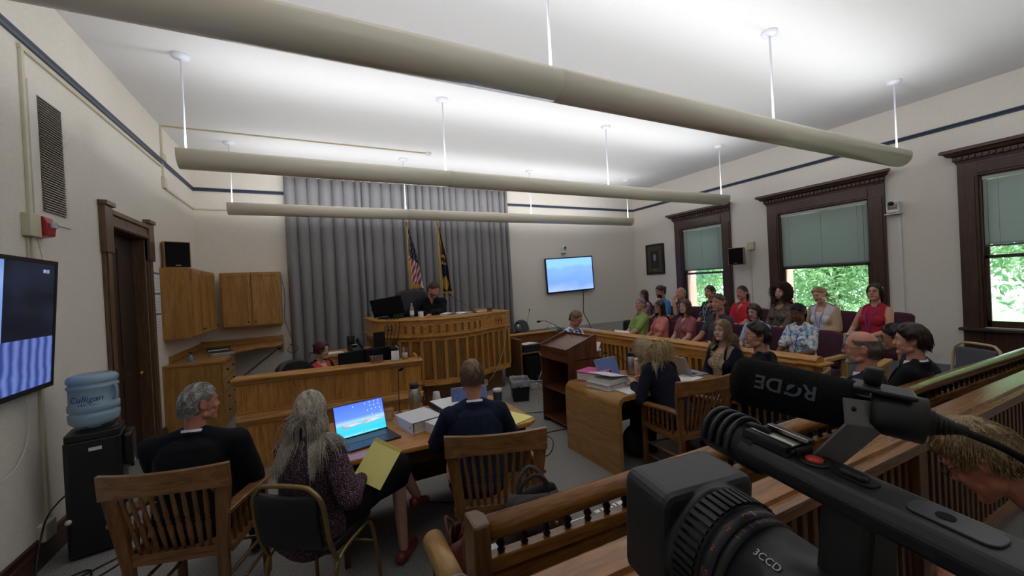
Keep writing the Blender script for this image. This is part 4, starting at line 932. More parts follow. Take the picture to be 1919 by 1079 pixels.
flag('national_flag', 'red white and blue national flag with gold fringe, left of the judge', 1.80, 8.35, 3.20, us, [RED, FW, FB, FG])
def stf(u, v, i, j):
    if u > .94 or v > .96 or u < .06 and v > .3: return 1
    if .38 < v < .60 and .2 < u < .8 and not (.44 < v < .54 and .4 < u < .6) and (j//3) % 2 == 0: return 1
    if (u-.5)**2/.09+(v-.84)**2/.012 < 1: return 1
    return 0
flag('state_flag', 'navy state flag with gold lettering behind the judge', 2.46, 8.35, 3.22, stf, [mat('navy_flag', '#161b3a', .75), FG], w_=.24, h_=1.45)

# ================================================================ small things
def tumbler(name, label, cat, x, y, z, prof, m_, lid=None, handle=None, rz=0, group=None):
    o = thing(name, label, cat, (x, y, z), rz, group); MB().lathe(prof, seg=28).build('vessel', m_, o)
    if lid: MB().lathe(lid[0], seg=24).build('lid', lid[1], o)
    if handle: MB().tube(spline(handle, 5), .009, 8, flat=.6).build('handle', BLACK, o)
    return o
def thermos(label, x, y, z, s=1.0, rz=0):
    pr = [(0, 0), (.052, 0), (.055, .01), (.055, .13), (.048, .18), (.037, .205), (.035, .21)]
    return tumbler('thermos_jug', label, 'thermos', x, y, z, [(a*s, b*s) for a, b in pr], STEEL, ([(a*s, b*s) for a, b in [(.036, .205), (.040, .212), (.040, .24), (.034, .255), (0, .257)]], BLACK), [(a*s, 0, b*s) for a, b in ((.036, .225), (.085, .225), (.088, .18), (.078, .10), (.057, .075))], rz, 'steel thermos jugs')
thermos('steel thermos jug on the left table behind the stacked binders', .78, 3.66, .75, 1.0, R(-10))
thermos('steel thermos jug on the right table beside the pink tumbler', 3.26, 3.53, .75, 1.0, R(20))
thermos('steel thermos jug on the long black table by the back wall', 4.18, 8.15, .72, 1.1, R(160))
CLEAR = mat('clear_plastic', '#e6e6ea', .1, trans=.9, alpha=.55)
o = thing('cup_stack', 'stack of upturned clear plastic cups on the left table', 'cup', (.99, 3.69, .75))
for k in range(5): MB().lathe([(.040, 0+.012*k), (.030, .085+.012*k), (0, .086+.012*k)], seg=20, cap=False).build('plastic_cup', mat('milky_cup', '#cfcaca', .25, alpha=.75), o)
o = thing('plastic_cup', 'short wide clear plastic cup behind the open laptop', 'cup', (.53, 3.52, .75)); MB().lathe([(0, .002), (.028, .002), (.034, .07), (.042, .10), (.040, .10), (.031, .07), (.026, .006), (0, .006)], seg=20).build('cup_wall', CLEAR, o)
tumbler('travel_tumbler', 'navy travel tumbler with clear lid right of the man in the navy suit', 'tumbler', 1.42, 3.24, .75, [(0, 0), (.032, 0), (.034, .01), (.041, .15), (.041, .17)], mat('navy_tumbler', '#232c46', .35), ([(.042, .165), (.043, .185), (.036, .19), (0, .19)], mat('tumbler_lid', '#b9bcc4', .2)))
tumbler('pink_tumbler', 'tall pink tumbler in front of the blonde woman on the right table', 'tumbler', 3.12, 3.26, .75, [(0, 0), (.034, 0), (.036, .02), (.045, .11), (.047, .22)], mat('pink_tumbler', '#c98f8c', .4), ([(.048, .215), (.049, .235), (.04, .24), (0, .24)], mat('pale_lid', '#c8c6d2', .25)))
def gooseneck(name, label, x, y, z, path, base=True, r=.0035):
    o = thing(name, label, 'microphone', (x, y, z))
    if base: MB().lathe([(0, 0), (.058, 0), (.060, .008), (.045, .018), (.018, .034), (.010, .04), (0, .04)], seg=20).build('base', SATIN, o, M=None)
    pa = spline(path, 8); MB().tube(pa, r, 8).build('neck', BLACK, o)
    d = (pa[-1]-pa[-2]).normalized(); MB().tube([pa[-1]-d*.002, pa[-1]+d*.012, pa[-1]+d*.05, pa[-1]+d*.055], [.006, .012, .012, .006], 12).build('capsule', BLKM, o)
gooseneck('gooseneck_microphone', 'tall gooseneck microphone standing on the left table', .63, 3.60, .75, [(0, 0, .04), (0, .0, .2), (.006, .0, .38), (.012, -.01, .40)])
gooseneck('gooseneck_microphone', 'gooseneck microphone leaning over the judge\'s binder', 2.58, 6.75, 1.392, [(0, 0, .035), (-.08, .02, .10), (-.28, .05, .24), (-.40, .05, .33)])
gooseneck('gooseneck_microphone', 'gooseneck microphone rising from the lectern top', 3.06, 4.38, 1.10, [(0, 0, .0), (-.02, .05, .05), (-.16, .10, .16), (-.30, .18, .245), (-.37, .20, .25)], base=False)
gooseneck('gooseneck_microphone', 'thin gooseneck microphone on the long black table', 4.42, 8.2, .72, [(0, 0, .03), (.03, .0, .25), (.10, .0, .50)])
gooseneck('gooseneck_microphone', 'low gooseneck microphone bending over the far side of the right table', 3.40, 3.70, .75, [(0, 0, .03), (-.10, .02, .14), (-.22, .05, .22), (-.30, .05, .235)])
PAPERE = mat('page_edges', '#cfcdc8', .9, noise=(200, .05))
def binder(label, x, y, z, w_, d_, h_, rz, cover, tilt=0, spine='y', group=None, open_=0):
    o = thing('ring_binder', label, 'binder', (x, y, z), R(rz), group)
    MB().box((-w_/2, -d_/2, 0), (w_/2, d_/2, .004)).build('back_cover', cover, o, bevel=.001)
    M = Matrix.Translation((-w_/2, 0, h_)) @ Matrix.Rotation(-R(tilt), 4, 'Y')
    c = MB().box((0, -d_/2, -.004), (w_, d_/2, 0)).build('front_cover', cover, o, bevel=.001); c.matrix_local = M
    MB().box((-w_/2-.004, -d_/2, 0), (-w_/2, d_/2, h_)).build('spine', cover, o, bevel=.001)
    MB().box((-w_/2+.02, -d_/2+.012, .005), (w_/2-.012, d_/2-.012, max(h_-.012-w_*math.tan(R(max(-tilt, 0)))*.5, .01))).build('pages', PAPERE, o)
    m = MB()
    for yy in (-.09, 0, .09): m.tube([(-w_/2+.03+.018*math.cos(a), yy, h_*.5+h_*.42*math.sin(a)) for a in [2*PI*k/12 for k in range(12)]], .0018, 5, closed=True, cap=False)
    m.build('rings', CHROME, o)
    MB().cone((-w_/2-.006, -d_/2+.04, h_*.5), (-w_/2-.003, -d_/2+.04, h_*.5), .010, seg=12).build('finger_ring', GREYP, o)
    return o
PINK = mat('pink_binder', '#c8528c', .45); WB = mat('white_binder', '#d8d8da', .4); BKB = mat('black_binder', '#1d1f26', .4)
binder('bright pink lidded binder at the left end of the right table', 2.78, 3.62, .75, .27, .30, .095, 200, PINK, 0)
binder('white binder lying flat, lower of two at the right table\'s end', 2.68, 3.28, .75, .28, .30, .052, 188, WB, 0)
binder('white binder with a loose lid stacked on top of another white one', 2.70, 3.28, .804, .28, .30, .05, 191, WB, 9)
binder('white binder lowest in the stack behind the suited man\'s laptop', 1.02, 3.40, .75, .27, .30, .045, 12, WB, 0)
binder('black-edged white binder on top of the stack in the middle of the left table', 1.03, 3.41, .796, .27, .30, .05, 6, BKB, 0)
MBt = tag(MB().box((-.13, -.145, 0), (.13, .145, .003)).build('cover_sheet', PAPER, M=Matrix.Translation((1.03, 3.41, .846)) @ Matrix.Rotation(R(6), 4, 'Z')), 'white sheet on top of the black-edged binder', 'paper')
binder('thick white binder with curled pages right of the open laptop', .72, 3.26, .75, .27, .32, .085, 14, WB, 0)
binder('thick white binder nearest the edge of the left table', .90, 3.00, .75, .27, .28, .075, 18, WB, 0)
def sheets(label, x, y, z, w_, d_, rz, mm=None, n=3, name='paper_sheets'):
    o = thing(name, label, 'paper', (x, y, z), R(rz)); rg = random.Random(len(label))
    for k in range(n): MB().box((-w_/2, -d_/2, .0012*k), (w_/2, d_/2, .0012*k+.0008)).build('sheet', mm or PAPER, o, M=None).rotation_euler = (0, 0, R(rg.uniform(-5, 5)))
    return o
sheets('loose white papers by the blonde woman\'s elbow', 2.80, 3.02, .75, .30, .21, -4)
sheets('papers in front of the silver laptop on the right table', 3.55, 3.02, .75, .30, .22, 10)
def pad(label, x, y, z, rz, tilt=(0, 0), w_=.216, d_=.297):
    o = thing('legal_pad', label, 'notepad', (x, y, z), R(rz), 'yellow legal pads'); o.rotation_euler = (R(tilt[0]), R(tilt[1]), R(rz))
    MB().box((-w_/2, -d_/2, 0), (w_/2, d_/2, .008)).build('pages', YELLOW, o, bevel=.001); MB().box((-w_/2, d_/2-.022, -.001), (w_/2, d_/2+.001, .0095)).build('binding_strip', mat('pad_binding', '#c9bd62', .7), o)
    return o
pad('yellow legal pad at the right end of the left table', 1.42, 2.98, .75, 20)
pad('yellow legal pad held upright by the woman in the tweed jacket', .315, 2.67, .76, -28, (52, 28), .19, .26)
tag(MB().box((-.10, -.006, 0), (.10, .006, .012)).build('orange_marker', mat('orange_marker', '#e08a3c', .4), M=Matrix.Translation((3.02, 3.42, .75)) @ Matrix.Rotation(R(-5), 4, 'Z'), bevel=.002), 'orange marker lying by the dark laptop screen', 'pen')
# ---- laptops
def wallpaper(t):
    z, tc = gen(t, 2)
    n = t.add('ShaderNodeTexNoise'); n.inputs['Scale'].default_value = 3.5; n.inputs['Detail'].default_value = 5; mp = t.add('ShaderNodeMapping'); mp.inputs['Scale'].default_value = (1, 1, 2.2); t.link(tc.outputs['Generated'], mp.inputs[0]); t.link(mp.outputs[0], n.inputs[0])
    base = ramp2(t, z, [(0, '#3aa8bc'), (.12, '#2aa0c6'), (.36, '#3f9ed6'), (.43, '#86a6e0'), (.55, '#4c6fe0'), (1, '#3a5ae0')])
    a = t.add('ShaderNodeMath', operation='SUBTRACT'); a.inputs[1].default_value = .36; t.link(z, a.inputs[0]); ab = t.add('ShaderNodeMath', operation='ABSOLUTE'); t.link(a.outputs[0], ab.inputs[0])
    th = t.add('ShaderNodeMath', operation='MULTIPLY_ADD'); th.inputs[1].default_value = 1.1; th.inputs[2].default_value = .52; t.link(ab.outputs[0], th.inputs[0])
    g = t.add('ShaderNodeMath', operation='GREATER_THAN'); t.link(n.outputs['Fac'], g.inputs[0]); t.link(th.outputs[0], g.inputs[1])
    rock = ramp2(t, n.outputs['Color'], [(.4, '#3a3340'), (.6, '#b8a4a0')])
    m = t.add('ShaderNodeMix', data_type='RGBA'); t.link(g.outputs[0], m.inputs[0]); t.link(base, m.inputs[6]); t.link(rock, m.inputs[7]); return m.outputs[2]
def darkdoc(t):
    z, tc = gen(t, 2); n = t.add('ShaderNodeTexNoise'); n.inputs['Scale'].default_value = 8; mp = t.add('ShaderNodeMapping'); mp.inputs['Scale'].default_value = (1, 1, 6); t.link(tc.outputs['Generated'], mp.inputs[0]); t.link(mp.outputs[0], n.inputs[0])
    return ramp2(t, n.outputs['Fac'], [(.35, '#232c48'), (.6, '#34405f'), (.75, '#48557a')])
def laptop(label, x, y, z, rz, open_deg, scr, body, w_=.36, d_=.245, h_=.23, icons=False):
    o = thing('laptop', label, 'laptop', (x, y, z), R(rz))
    MB().box((-w_/2, -d_/2, 0), (w_/2, d_/2, .014)).build('base', body, o, bevel=.003)
    k = MB(); 
    MB().box((-w_/2+.04, -.0, .0141), (w_/2-.04, d_/2-.02, .0155)).build('keyboard', BLKM if body is SILVER else mat('keyboard_grey', '#4a4a50', .5), o)
    MB().box((-.06, -d_/2+.015, .0141), (.06, -.02, .0148)).build('trackpad', SPACE if body is SPACE else GREYP, o)
    L_ = thing('lid', None, None); L_.parent = o; L_.location = (0, d_/2-.004, .012); L_.rotation_euler = (R(-(open_deg-90)), 0, 0)
    for kk in ('label', 'category'):
        if kk in L_: del L_[kk]
    MB().box((-w_/2, 0, 0), (w_/2, .007, h_)).build('lid_shell', body, L_, bevel=.002)
    s_ = MB().box((-w_/2+.006, -.0015, .010), (w_/2-.006, -.0002, h_-.006)).build('screen', scr, L_)
    if icons:
        m = MB(); rg = random.Random(3)
        for (u, v) in ((.38, .88), (.62, .90), (.72, .92), (.81, .93), (.90, .92), (.72, .82), (.80, .81), (.89, .83), (.66, .68), (.74, .70), (.83, .71), (.91, .70), (.93, .60), (.74, .55), (.92, .48), (.83, .46)):
            m.box((-w_/2+w_*u-.0035, -.0022, h_*v-.004), (-w_/2+w_*u+.0035, -.0016, h_*v+.005))
        for k_ in range(16): m.box((-w_/2+.05+.0165*k_, -.0022, .016), (-w_/2+.058+.0165*k_, -.0016, .022))
        q = m.build('desktop_icons', mat('icon_glow', '#e6ecff', .5, emit='#dfe6ff', estr=.4), L_); q['kind'] = 'stuff'
        MB().box((-w_/2+.19, -.0023, .016), (-w_/2+.205, -.0015, .022)).build('dock_icons', mat('icon_red', '#e05a50', .5, emit='#e04a40', estr=.8), L_)
    return o
laptop('open dark laptop showing a blue beach desktop on the left table', .32, 3.14, .75, 14, 108, screen_mat('beach_desktop', wallpaper, 1.0), SPACE, .385, .26, .25, icons=True)
laptop('silver laptop with a dark screen, open at the left end of the right table', 2.96, 3.42, .75, 6, 112, screen_mat('dark_document', darkdoc, .5), SILVER, .33, .23, .22)
laptop('silver laptop seen from behind its lid, near the young woman', 3.78, 3.16, .75, 84, 112, screen_mat('unseen_screen', darkdoc, .5), SILVER, .33, .23, .22)
laptop('grey laptop largely hidden in front of the man in the navy suit', 1.17, 3.22, .75, -12, 105, screen_mat('unseen_screen_b', darkdoc, .5), SILVER, .32, .22, .21)
# ---- judge's bench top
o = thing('desk_monitor', 'black monitor on a tilted arm at the left of the judge\'s bench', 'monitor', (1.16, 7.02, 1.392), R(162))
MB().box((-.26, 0, .06), (.26, .02, .38)).build('screen_back', BLKM, o, bevel=.01).matrix_local = Matrix.Translation((0, 0, .0)) @ Matrix.Rotation(R(-18), 4, 'X') @ Matrix.Rotation(R(8), 4, 'Y')
MB().box((-.04, -.10, .0), (.04, -.03, .22)).build('stand_arm', BLKM, o, bevel=.006); MB().prism(rrect(-.22, -.18, .2, .12, .03), 0, .02).build('stand_base', BLKM, o, bevel=.004)
MB().box((.08, -.22, .14), (.34, -.14, .17)).build('stand_shelf', BLKM, o, bevel=.004)
o = thing('plastic_water_bottle', 'clear plastic water bottle with white label in front of the judge', 'bottle', (1.46, 6.72, 1.392)); MB().lathe([(0, 0), (.032, 0), (.035, .01), (.035, .15), (.030, .18), (.014, .21), (.013, .225)], seg=20).build('bottle_wall', mat('bottle_clear', '#8f9298', .15, alpha=.75), o); MB().lathe([(.0355, .05), (.0355, .12)], seg=20, cap=False).build('paper_label', WHITE, o); MB().lathe([(.014, .22), (.014, .24), (0, .241)], seg=14).build('cap', WHITE, o)
tumbler('white_mug', 'short white cup on the judge\'s bench beside the bottle', 'cup', 1.58, 6.60, 1.392, [(0, 0), (.038, 0), (.042, .01), (.042, .10), (.038, .10), (.036, .02), (0, .015)], mat('mug_white', '#d9d6d0', .4))
o = thing('open_binder', 'open white ring binder with papers in front of the judge', 'binder', (2.24, 6.72, 1.392), R(8))
MB().box((-.27, -.14, 0), (.27, .14, .004)).build('covers', WB, o); m = MB(); m.grid(lambda u, v: (-.26+.25*u, -.135+.27*v, .006+.03*math.sin(PI*u*.9+.25)), 8, 2); m.grid(lambda u, v: (.01+.25*u, -.135+.27*v, .006+.02*math.sin(PI*(1-u)*.9+.25)), 8, 2); m.build('pages', PAPER, o, solid=.004)
m = MB(); [m.tube([(.0+.016*math.cos(a), yy, .02+.022*math.sin(a)) for a in [2*PI*k/12 for k in range(12)]], .002, 5, closed=True, cap=False) for yy in (-.09, 0, .09)]; m.build('rings', CHROME, o)
o = thing('gavel', 'small wooden gavel standing on its block at the right of the bench', 'gavel', (2.90, 6.78, 1.392)); MB().lathe([(0, 0), (.05, 0), (.05, .015), (0, .018)], seg=20).build('sound_block', LECZ, o); MB().cone((-.04, 0, .045), (.04, 0, .045), .024, seg=14).build('head', LECZ, o); MB().cone((0, 0, .045), (.02, -.12, .05), .008, seg=8).build('handle', LECZ, o)
sheets('white papers at the right end of the judge\'s bench', 2.72, 6.95, 1.394, .28, .21, 15)
m = MB(); 
for k in range(4): x0 = 1.05+.05*k; m.tube(spline([(x0, 6.95-.1*k, 1.40), (x0-.02, 6.62-.05*k, 1.405), (x0-.02, 6.49-.06*k+.05, 1.30), (x0-.05-.02*k, 6.47-.03*k, 1.05-.05*k), (x0-.09, 6.42-.03*k, .93)], 6), .006, 6)
tag(m.build('cable_bundle', BLACK), 'black cables draped over the left end of the judge\'s bench', 'cable')
tag(MB().tube(spline([(3.10, 6.53, 1.39), (3.11, 6.51, 1.30), (3.04, 6.50, .8), (2.85, 6.40, .45), (2.72, 6.50, .20), (2.66, 6.53, .16), (2.45, 6.1, .01), (2.3, 5.9, .008)], 8), .006, 6).build('extension_cable', mat('tan_cable', '#b79f78', .6)), 'tan cable hanging down the right of the bench front to the outlet', 'cable')
# ---- clerk's station
o = thing('phone_display_screen', 'small lit screen standing between the clerk and the bench', 'monitor', (.84, 6.28, .835), R(200)); MB().box((-.09, 0, .16), (.09, .02, .42)).build('housing', BLKM, o, bevel=.006); MB().box((-.07, -.002, .28), (.03, 0, .40)).build('screen', mat('pale_screen', '#8fb0ea', .3, emit='#8fb0ea', estr=.9), o); MB().box((-.02, .0, 0), (.02, .03, .17)).build('stand', BLKM, o)
o.location = (.84, 6.20, .835)
for lab, x_, y_, rz_, w_ in (('wide black computer monitor seen from behind at the clerk\'s desk', .50, 5.50, 28, .30), ('tall black computer monitor seen from behind beside the candy tub', .80, 5.55, 10, .24)):
    o = thing('computer_monitor', lab, 'monitor', (x_, y_, .735), R(rz_)); MB().box((-w_, -.02, .10), (w_*.0+.22, .015, .38)).build('back_shell', BLKM, o, bevel=.01); MB().box((-.03, -.03, 0), (.03, 0, .2)).build('stand', BLKM, o); MB().box((-.10, -.12, 0), (.10, .08, .012)).build('foot', BLKM, o)
o = thing('computer_tower', 'silver-edged black computer case at the end of the clerk\'s desk', 'computer', (.92, 5.42, .75), R(0)); MB().box((-.05, -.10, 0), (.03, .12, .36)).build('case', BLKM, o, bevel=.004); MB().box((.03, -.10, 0), (.045, .12, .37)).build('front_strip', GREYP, o, bevel=.002)
o = thing('desk_telephone', 'black office telephone tilted on the side cabinet', 'telephone', (.55, 6.78, .935), R(200))
MB().extrude([(-.11, 0), (.11, 0), (.11, .03), (-.09, .15), (-.11, .15)], 'x', -.10, .08).build('body', BLACK, o, bevel=.006); MB().tube(spline([(-.085, -.10, .15), (-.085, -.06, .185), (-.085, .04, .12), (-.085, .09, .06)], 5), .018, 8).build('handset', SATIN, o); MB().box((-.02, -.085, .14), (.09, -.03, .24)).build('display', SATIN, o, bevel=.004)
MB().box((-.02, -.04, .10), (.06, .06, .105)).build('key_pad', GREYP, o)
sheets('white papers on the side cabinet behind the clerk', .22, 6.82, .936, .30, .22, 8, n=5)
o = thing('candy_tub', 'clear tub of red sweets on the clerk\'s wall', 'tub', (.645, 5.06, 1.0), R(-6))
MB().prism(rrect(-.075, -.045, .075, .045, .015), .0, .075).build('tub_wall', CLEAR, o); MB().box((-.08, -.05, .072), (.08, .05, .080)).build('rim', CLEAR, o)
rg = random.Random(8)
for k in range(34): MB().cbox((rg.uniform(-.06, .06), rg.uniform(-.032, .032), rg.uniform(.012, .062)), (.028, .014, .012), rot=Euler((rg.uniform(0, 3), rg.uniform(0, 3), rg.uniform(0, 3)))).build('sweet', [mat('sweet_red', '#d03a2a', .3), mat('sweet_orange', '#e06a40', .3), mat('sweet_pale', '#e9c0b0', .3)][k % 3], o, bevel=.003)
o = thing('card_holder', 'stack of white cards in a holder on the clerk\'s wall', 'cards', (.86, 5.02, 1.0), R(-12)); 
for k in range(4): MB().box((-.045, -.02+.016*k, .0), (.045, -.008+.016*k, .055+.02*k)).build('card_stack', PAPER, o)
MB().box((-.05, -.03, 0), (.05, .05, .012)).build('holder', CLEAR, o)
o = thing('pencil_cup', 'white mesh cup of pens at the end of the clerk\'s wall', 'pen holder', (.98, 5.04, 1.0)); MB().lathe([(0, 0), (.034, 0), (.036, .085), (.033, .085), (.031, .004), (0, .004)], seg=20).build('mesh_cup', mat('mesh_cup', '#a9abb2', .4, metal=.4), o)
for k in range(8): a = k*.8; MB().cone((.012*math.cos(a), .012*math.sin(a), .01), (.035*math.cos(a), .035*math.sin(a), .13+.01*(k % 3)), .004, seg=6).build('pen', mat(['pen_a', 'pen_b', 'pen_c'][k % 3], ['#7a3a2a', '#2a3a8a', '#c98a4a'][k % 3], .5), o)
o = thing('sanitizer_bottle', 'small blue pump bottle on the corner counter', 'bottle', (-1.60, 7.12, 1.0)); MB().lathe([(0, 0), (.030, 0), (.032, .01), (.032, .07), (.012, .09), (.012, .10)], seg=16).build('bottle', mat('blue_gel', '#6f93b8', .2, alpha=.8), o); MB().cone((0, 0, .1), (0, 0, .135), .008, seg=8).box((-.03, -.006, .125), (.01, .006, .135)).build('pump', BLACK, o)
o = thing('paper_stack', 'stack of white documents on the corner counter', 'paper', (-1.32, 7.55, 1.0), R(20)); 
for k in range(7): MB().box((-.15, -.11, .008*k), (.15, .11, .008*k+.006)).build('document', PAPER if k % 3 else BKB, o).rotation_euler = (0, 0, R((k*7) % 13-6))
o = thing('document_tray', 'dark letter tray with papers at the back of the corner counter', 'tray', (-1.48, 8.25, 1.0), R(10)); MB().box((-.16, -.12, 0), (.16, .12, .012)).box((-.16, -.12, .04), (.16, .12, .05)).box((-.16, .11, 0), (.16, .12, .05)).build('tray', BLACK, o); MB().box((-.14, -.11, .012), (.14, .1, .03)).build('papers', PAPER, o)
tag(MB().cone((-.62, 8.25, .93), (-.95, 6.3, .78), .014, seg=8).ell((-.60, 8.3, .94), (.035, .035, .035), 14, 10).build('boom_pole', BLACK), 'black pole with a round foam end leaning beside the counter', 'microphone boom')
tag(MB().tube(spline([(-.56, YB-.02, 2.3), (-.50, YB-.03, 1.9), (-.52, YB-.02, 1.4), (-.40, 8.7, 1.0), (-.48, 8.5, .86), (-.38, 8.45, .80), (-.30, 8.5, .9), (-.45, 8.4, .98)], 8), .005, 6).build('wall_cable', BLACK), 'black cable looping down the wall beside the curtain', 'cable')
# ---- back right corner
o = thing('printer', 'low black printer with papers on the witness stand', 'printer', (3.72, 6.86, .56)); MB().prism(rrect(-.22, -.19, .22, .17, .02), 0, .13).build('case', BLACK, o, bevel=.008); MB().box((-.17, -.22, .02), (.17, -.14, .04)).build('paper_tray', SATIN, o)
sheets('crumpled papers on top of the black printer', 3.70, 6.85, .691, .30, .22, 12, n=6)
o = thing('tissue_box', 'pale blue tissue box with a tissue on the long black table', 'tissue box', (5.12, 8.18, .72), R(6)); MB().box((-.13, -.06, 0), (.13, .06, .075)).build('box', mat('tissue_blue', '#8fb3b8', .7), o, bevel=.002); MB().lathe([(.045, .074), (.03, .10), (.012, .13), (0, .135)], seg=9).build('tissue', PAPER, o)
for k, x_ in enumerate((3.99, 4.06)): o = thing('drinking_glass', ('drinking glass at the very end of the long black table', 'drinking glass right beside the thermos jug on the long black table')[k], 'glass', (x_, 8.2+.02*k, .72), group='glasses on the black table'); MB().lathe([(0, 0), (.028, 0), (.034, .13), (.032, .13), (.026, .008), (0, .008)], seg=18).build('glass_wall', CLEAR, o)
o = thing('waste_bin', 'black waste bin with a clear plastic liner left of the lectern', 'bin', (2.92, 5.75, 0), R(-20))
m = MB(); m._add([(-.12, -.15, 0), (.12, -.15, 0), (.12, .15, 0), (-.12, .15, 0), (-.145, -.18, .31), (.145, -.18, .31), (.145, .18, .31), (-.145, .18, .31)], [(0, 1, 2, 3), (0, 4, 5, 1), (1, 5, 6, 2), (2, 6, 7, 3), (3, 7, 4, 0)]); m.build('bin_body', BLACK, o, solid=.006, bevel=.004)
rg = np.random.default_rng(4); m = MB(); n = 60; vs = []
for j, (e, z) in enumerate(((1.03, .235), (1.05, .28), (1.03, .335), (.95, .34), (.90, .30), (.84, .22))):
    for k in range(n):
        a = 2*PI*k/n; c, s = math.cos(a), math.sin(a); q = max(abs(c), abs(s)); vs.append((.148*e*c/q+rg.normal()*.003, .183*e*s/q+rg.normal()*.003, z+rg.normal()*.004))
m._add(vs, [(j*n+k, j*n+(k+1) % n, (j+1)*n+(k+1) % n, (j+1)*n+k) for j in range(5) for k in range(n)], 0, True); m.build('liner', mat('bin_liner', '#c8ccd4', .25, alpha=.45), o)
o = thing('cable_tangle', 'tangle of white and grey cables on the floor behind the lectern', 'cable', (3.35, 6.2, 0)); rg = random.Random(11)
for c in range(7):
    pts = [(rg.uniform(-.25, .35), rg.uniform(-.35, .3), .01+rg.uniform(0, .16)) for _ in range(7)]; MB().tube(spline(pts, 6), .005, 5).build('cable', [mat('cable_grey', '#a9a6a0', .5), BLACK, WHITE][c % 3], o)
for lab, pts, mm in (('black cable curling on the carpet between the two tables', [(1.75, 4.6, .006), (2.1, 4.35, .006), (2.45, 4.1, .006), (2.2, 3.7, .006), (1.95, 3.75, .006), (1.85, 4.1, .006), (2.2, 4.25, .006), (2.9, 4.2, .006)], BLACK),
                     ('white cable on the carpet between bin and lectern', [(2.75, 5.5, .006), (2.95, 5.35, .006), (3.1, 5.5, .006), (3.3, 5.6, .006), (3.3, 6.0, .006)], mat('cable_pale', '#b9b6ae', .5)),
                     ('long thin black cable crossing the carpet toward the lectern', [(1.6, 4.9, .006), (2.1, 5.15, .006), (2.6, 5.05, .006), (3.2, 4.9, .006), (3.5, 5.3, .006)], BLACK),
                     ('thin black cable on the carpet under the left table', [(.75, 3.5, .006), (.95, 3.35, .006), (1.2, 3.3, .006), (1.6, 3.4, .006)], BLACK)):
    tag(MB().tube(spline(pts, 8), .005, 6).build('floor_cable', mm), lab, 'cable')
tag(MB().tube(spline([(3.86, 6.95, .56), (3.83, 6.60, .50), (3.84, 6.58, .25), (3.7, 6.5, .02), (3.5, 6.3, .01)], 6), .006, 6).build('printer_cable', WHITE), 'white cable hanging from the witness stand printer', 'cable')
o = thing('equipment_case', 'black equipment case standing on the floor under the witness stand', 'case', (3.95, 6.85, 0)); MB().box((-.40, -.2, 0), (.35, .15, .48)).build('case_body', BLKM, o, bevel=.01); MB().box((-.10, -.215, .36), (.10, -.2, .40)).build('handle', SATIN, o)

# ---- bags
LEA = mat('grey_leather', '#3f3b3c', .5, noise=(14, .15), bump=.2, bscale=60)
def grow(m, name, mm, parent, vox=.008, it=3, folds=.0, fs=.1): return remeshed(m, name, mm, parent, vox, it, folds, fs)
# ================================================================ people
def capsule(m, a, b, ra, rb, seg=12, flat=None):
    """closed round cone"""
    a = Vector(a); b = Vector(b); d = b-a; L = d.length
    if L < 1e-6: d = Vector((0, 0, 1)); L = 1e-6
    t = d.normalized(); P = []; Rr = []
    for k in range(0, 5): th = PI/2*k/5; P.append(a - t*ra*math.cos(th)); Rr.append(max(ra*math.sin(th), 1e-4))
    P.append(a); Rr.append(ra); P.append(b); Rr.append(rb)
    for k in range(1, 6): th = PI/2*k/5; P.append(b + t*rb*math.sin(th)); Rr.append(max(rb*math.cos(th), 1e-4))
    m.tube(P, Rr, seg)
def remeshed(m, name, mats, parent, vox=.007, smooth=4, folds=0, fscale=.07, post=None, sfac=.5):
    """union of the collected closed shapes as one smooth continuous surface"""
    me = bpy.data.meshes.new(name); me.from_pydata(m.v, [], m.f); me.update()
    o = bpy.data.objects.new(name, me); C.objects.link(o)
    md = o.modifiers.new('r', 'REMESH'); md.mode = 'VOXEL'; md.voxel_size = vox; md.use_smooth_shade = True
    if smooth: md = o.modifiers.new('s', 'SMOOTH'); md.factor = sfac; md.iterations = smooth
    if folds:
        tx = bpy.data.textures.get('folds%.3f' % fscale)
        if tx is None: tx = bpy.data.textures.new('folds%.3f' % fscale, 'CLOUDS'); tx.noise_scale = fscale; tx.noise_depth = 2
        md = o.modifiers.new('d', 'DISPLACE'); md.texture = tx; md.strength = folds; md.mid_level = .5; md.texture_coords = 'LOCAL'
    dg = bpy.context.evaluated_depsgraph_get(); dg.update()
    me2 = bpy.data.meshes.new_from_object(o.evaluated_get(dg)); bpy.data.objects.remove(o); bpy.data.meshes.remove(me)
    me2.name = name; me2.materials.clear()
    for k in (mats if isinstance(mats, (list, tuple)) else [mats]): me2.materials.append(k)
    n = len(me2.vertices); co = np.empty(n*3, np.float32); me2.vertices.foreach_get('co', co); co = co.reshape(-1, 3)
    if post is not None: post(me2, co)
    me2.polygons.foreach_set('use_smooth', [True]*len(me2.polygons))
    o2 = bpy.data.objects.new(name, me2); C.objects.link(o2); o2.parent = parent; return o2
def face_centres(me, co):
    nl = len(me.loops); li = np.empty(nl, np.int32); me.loops.foreach_get('vertex_index', li)
    return co[li.reshape(-1, 4)].mean(1) if nl == 4*len(me.polygons) else np.array([co[list(p.vertices)].mean(0) for p in me.polygons])
def cut_faces(me, mask):
    bm = bmesh.new(); bm.from_mesh(me); bm.faces.ensure_lookup_table()
    bmesh.ops.delete(bm, geom=[bm.faces[i] for i in np.nonzero(mask)[0]], context='FACES')
    for _ in range(10):
        mv = {}
        for e in bm.edges:
            if e.is_boundary:
                for a, b in ((e.verts[0], e.verts[1]), (e.verts[1], e.verts[0])): mv.setdefault(a, []).append(b.co.copy())
        for v_, cs in mv.items():
            if len(cs) == 2: v_.co = v_.co*.4 + (cs[0]+cs[1])*.3
    bm.to_mesh(me); bm.free()
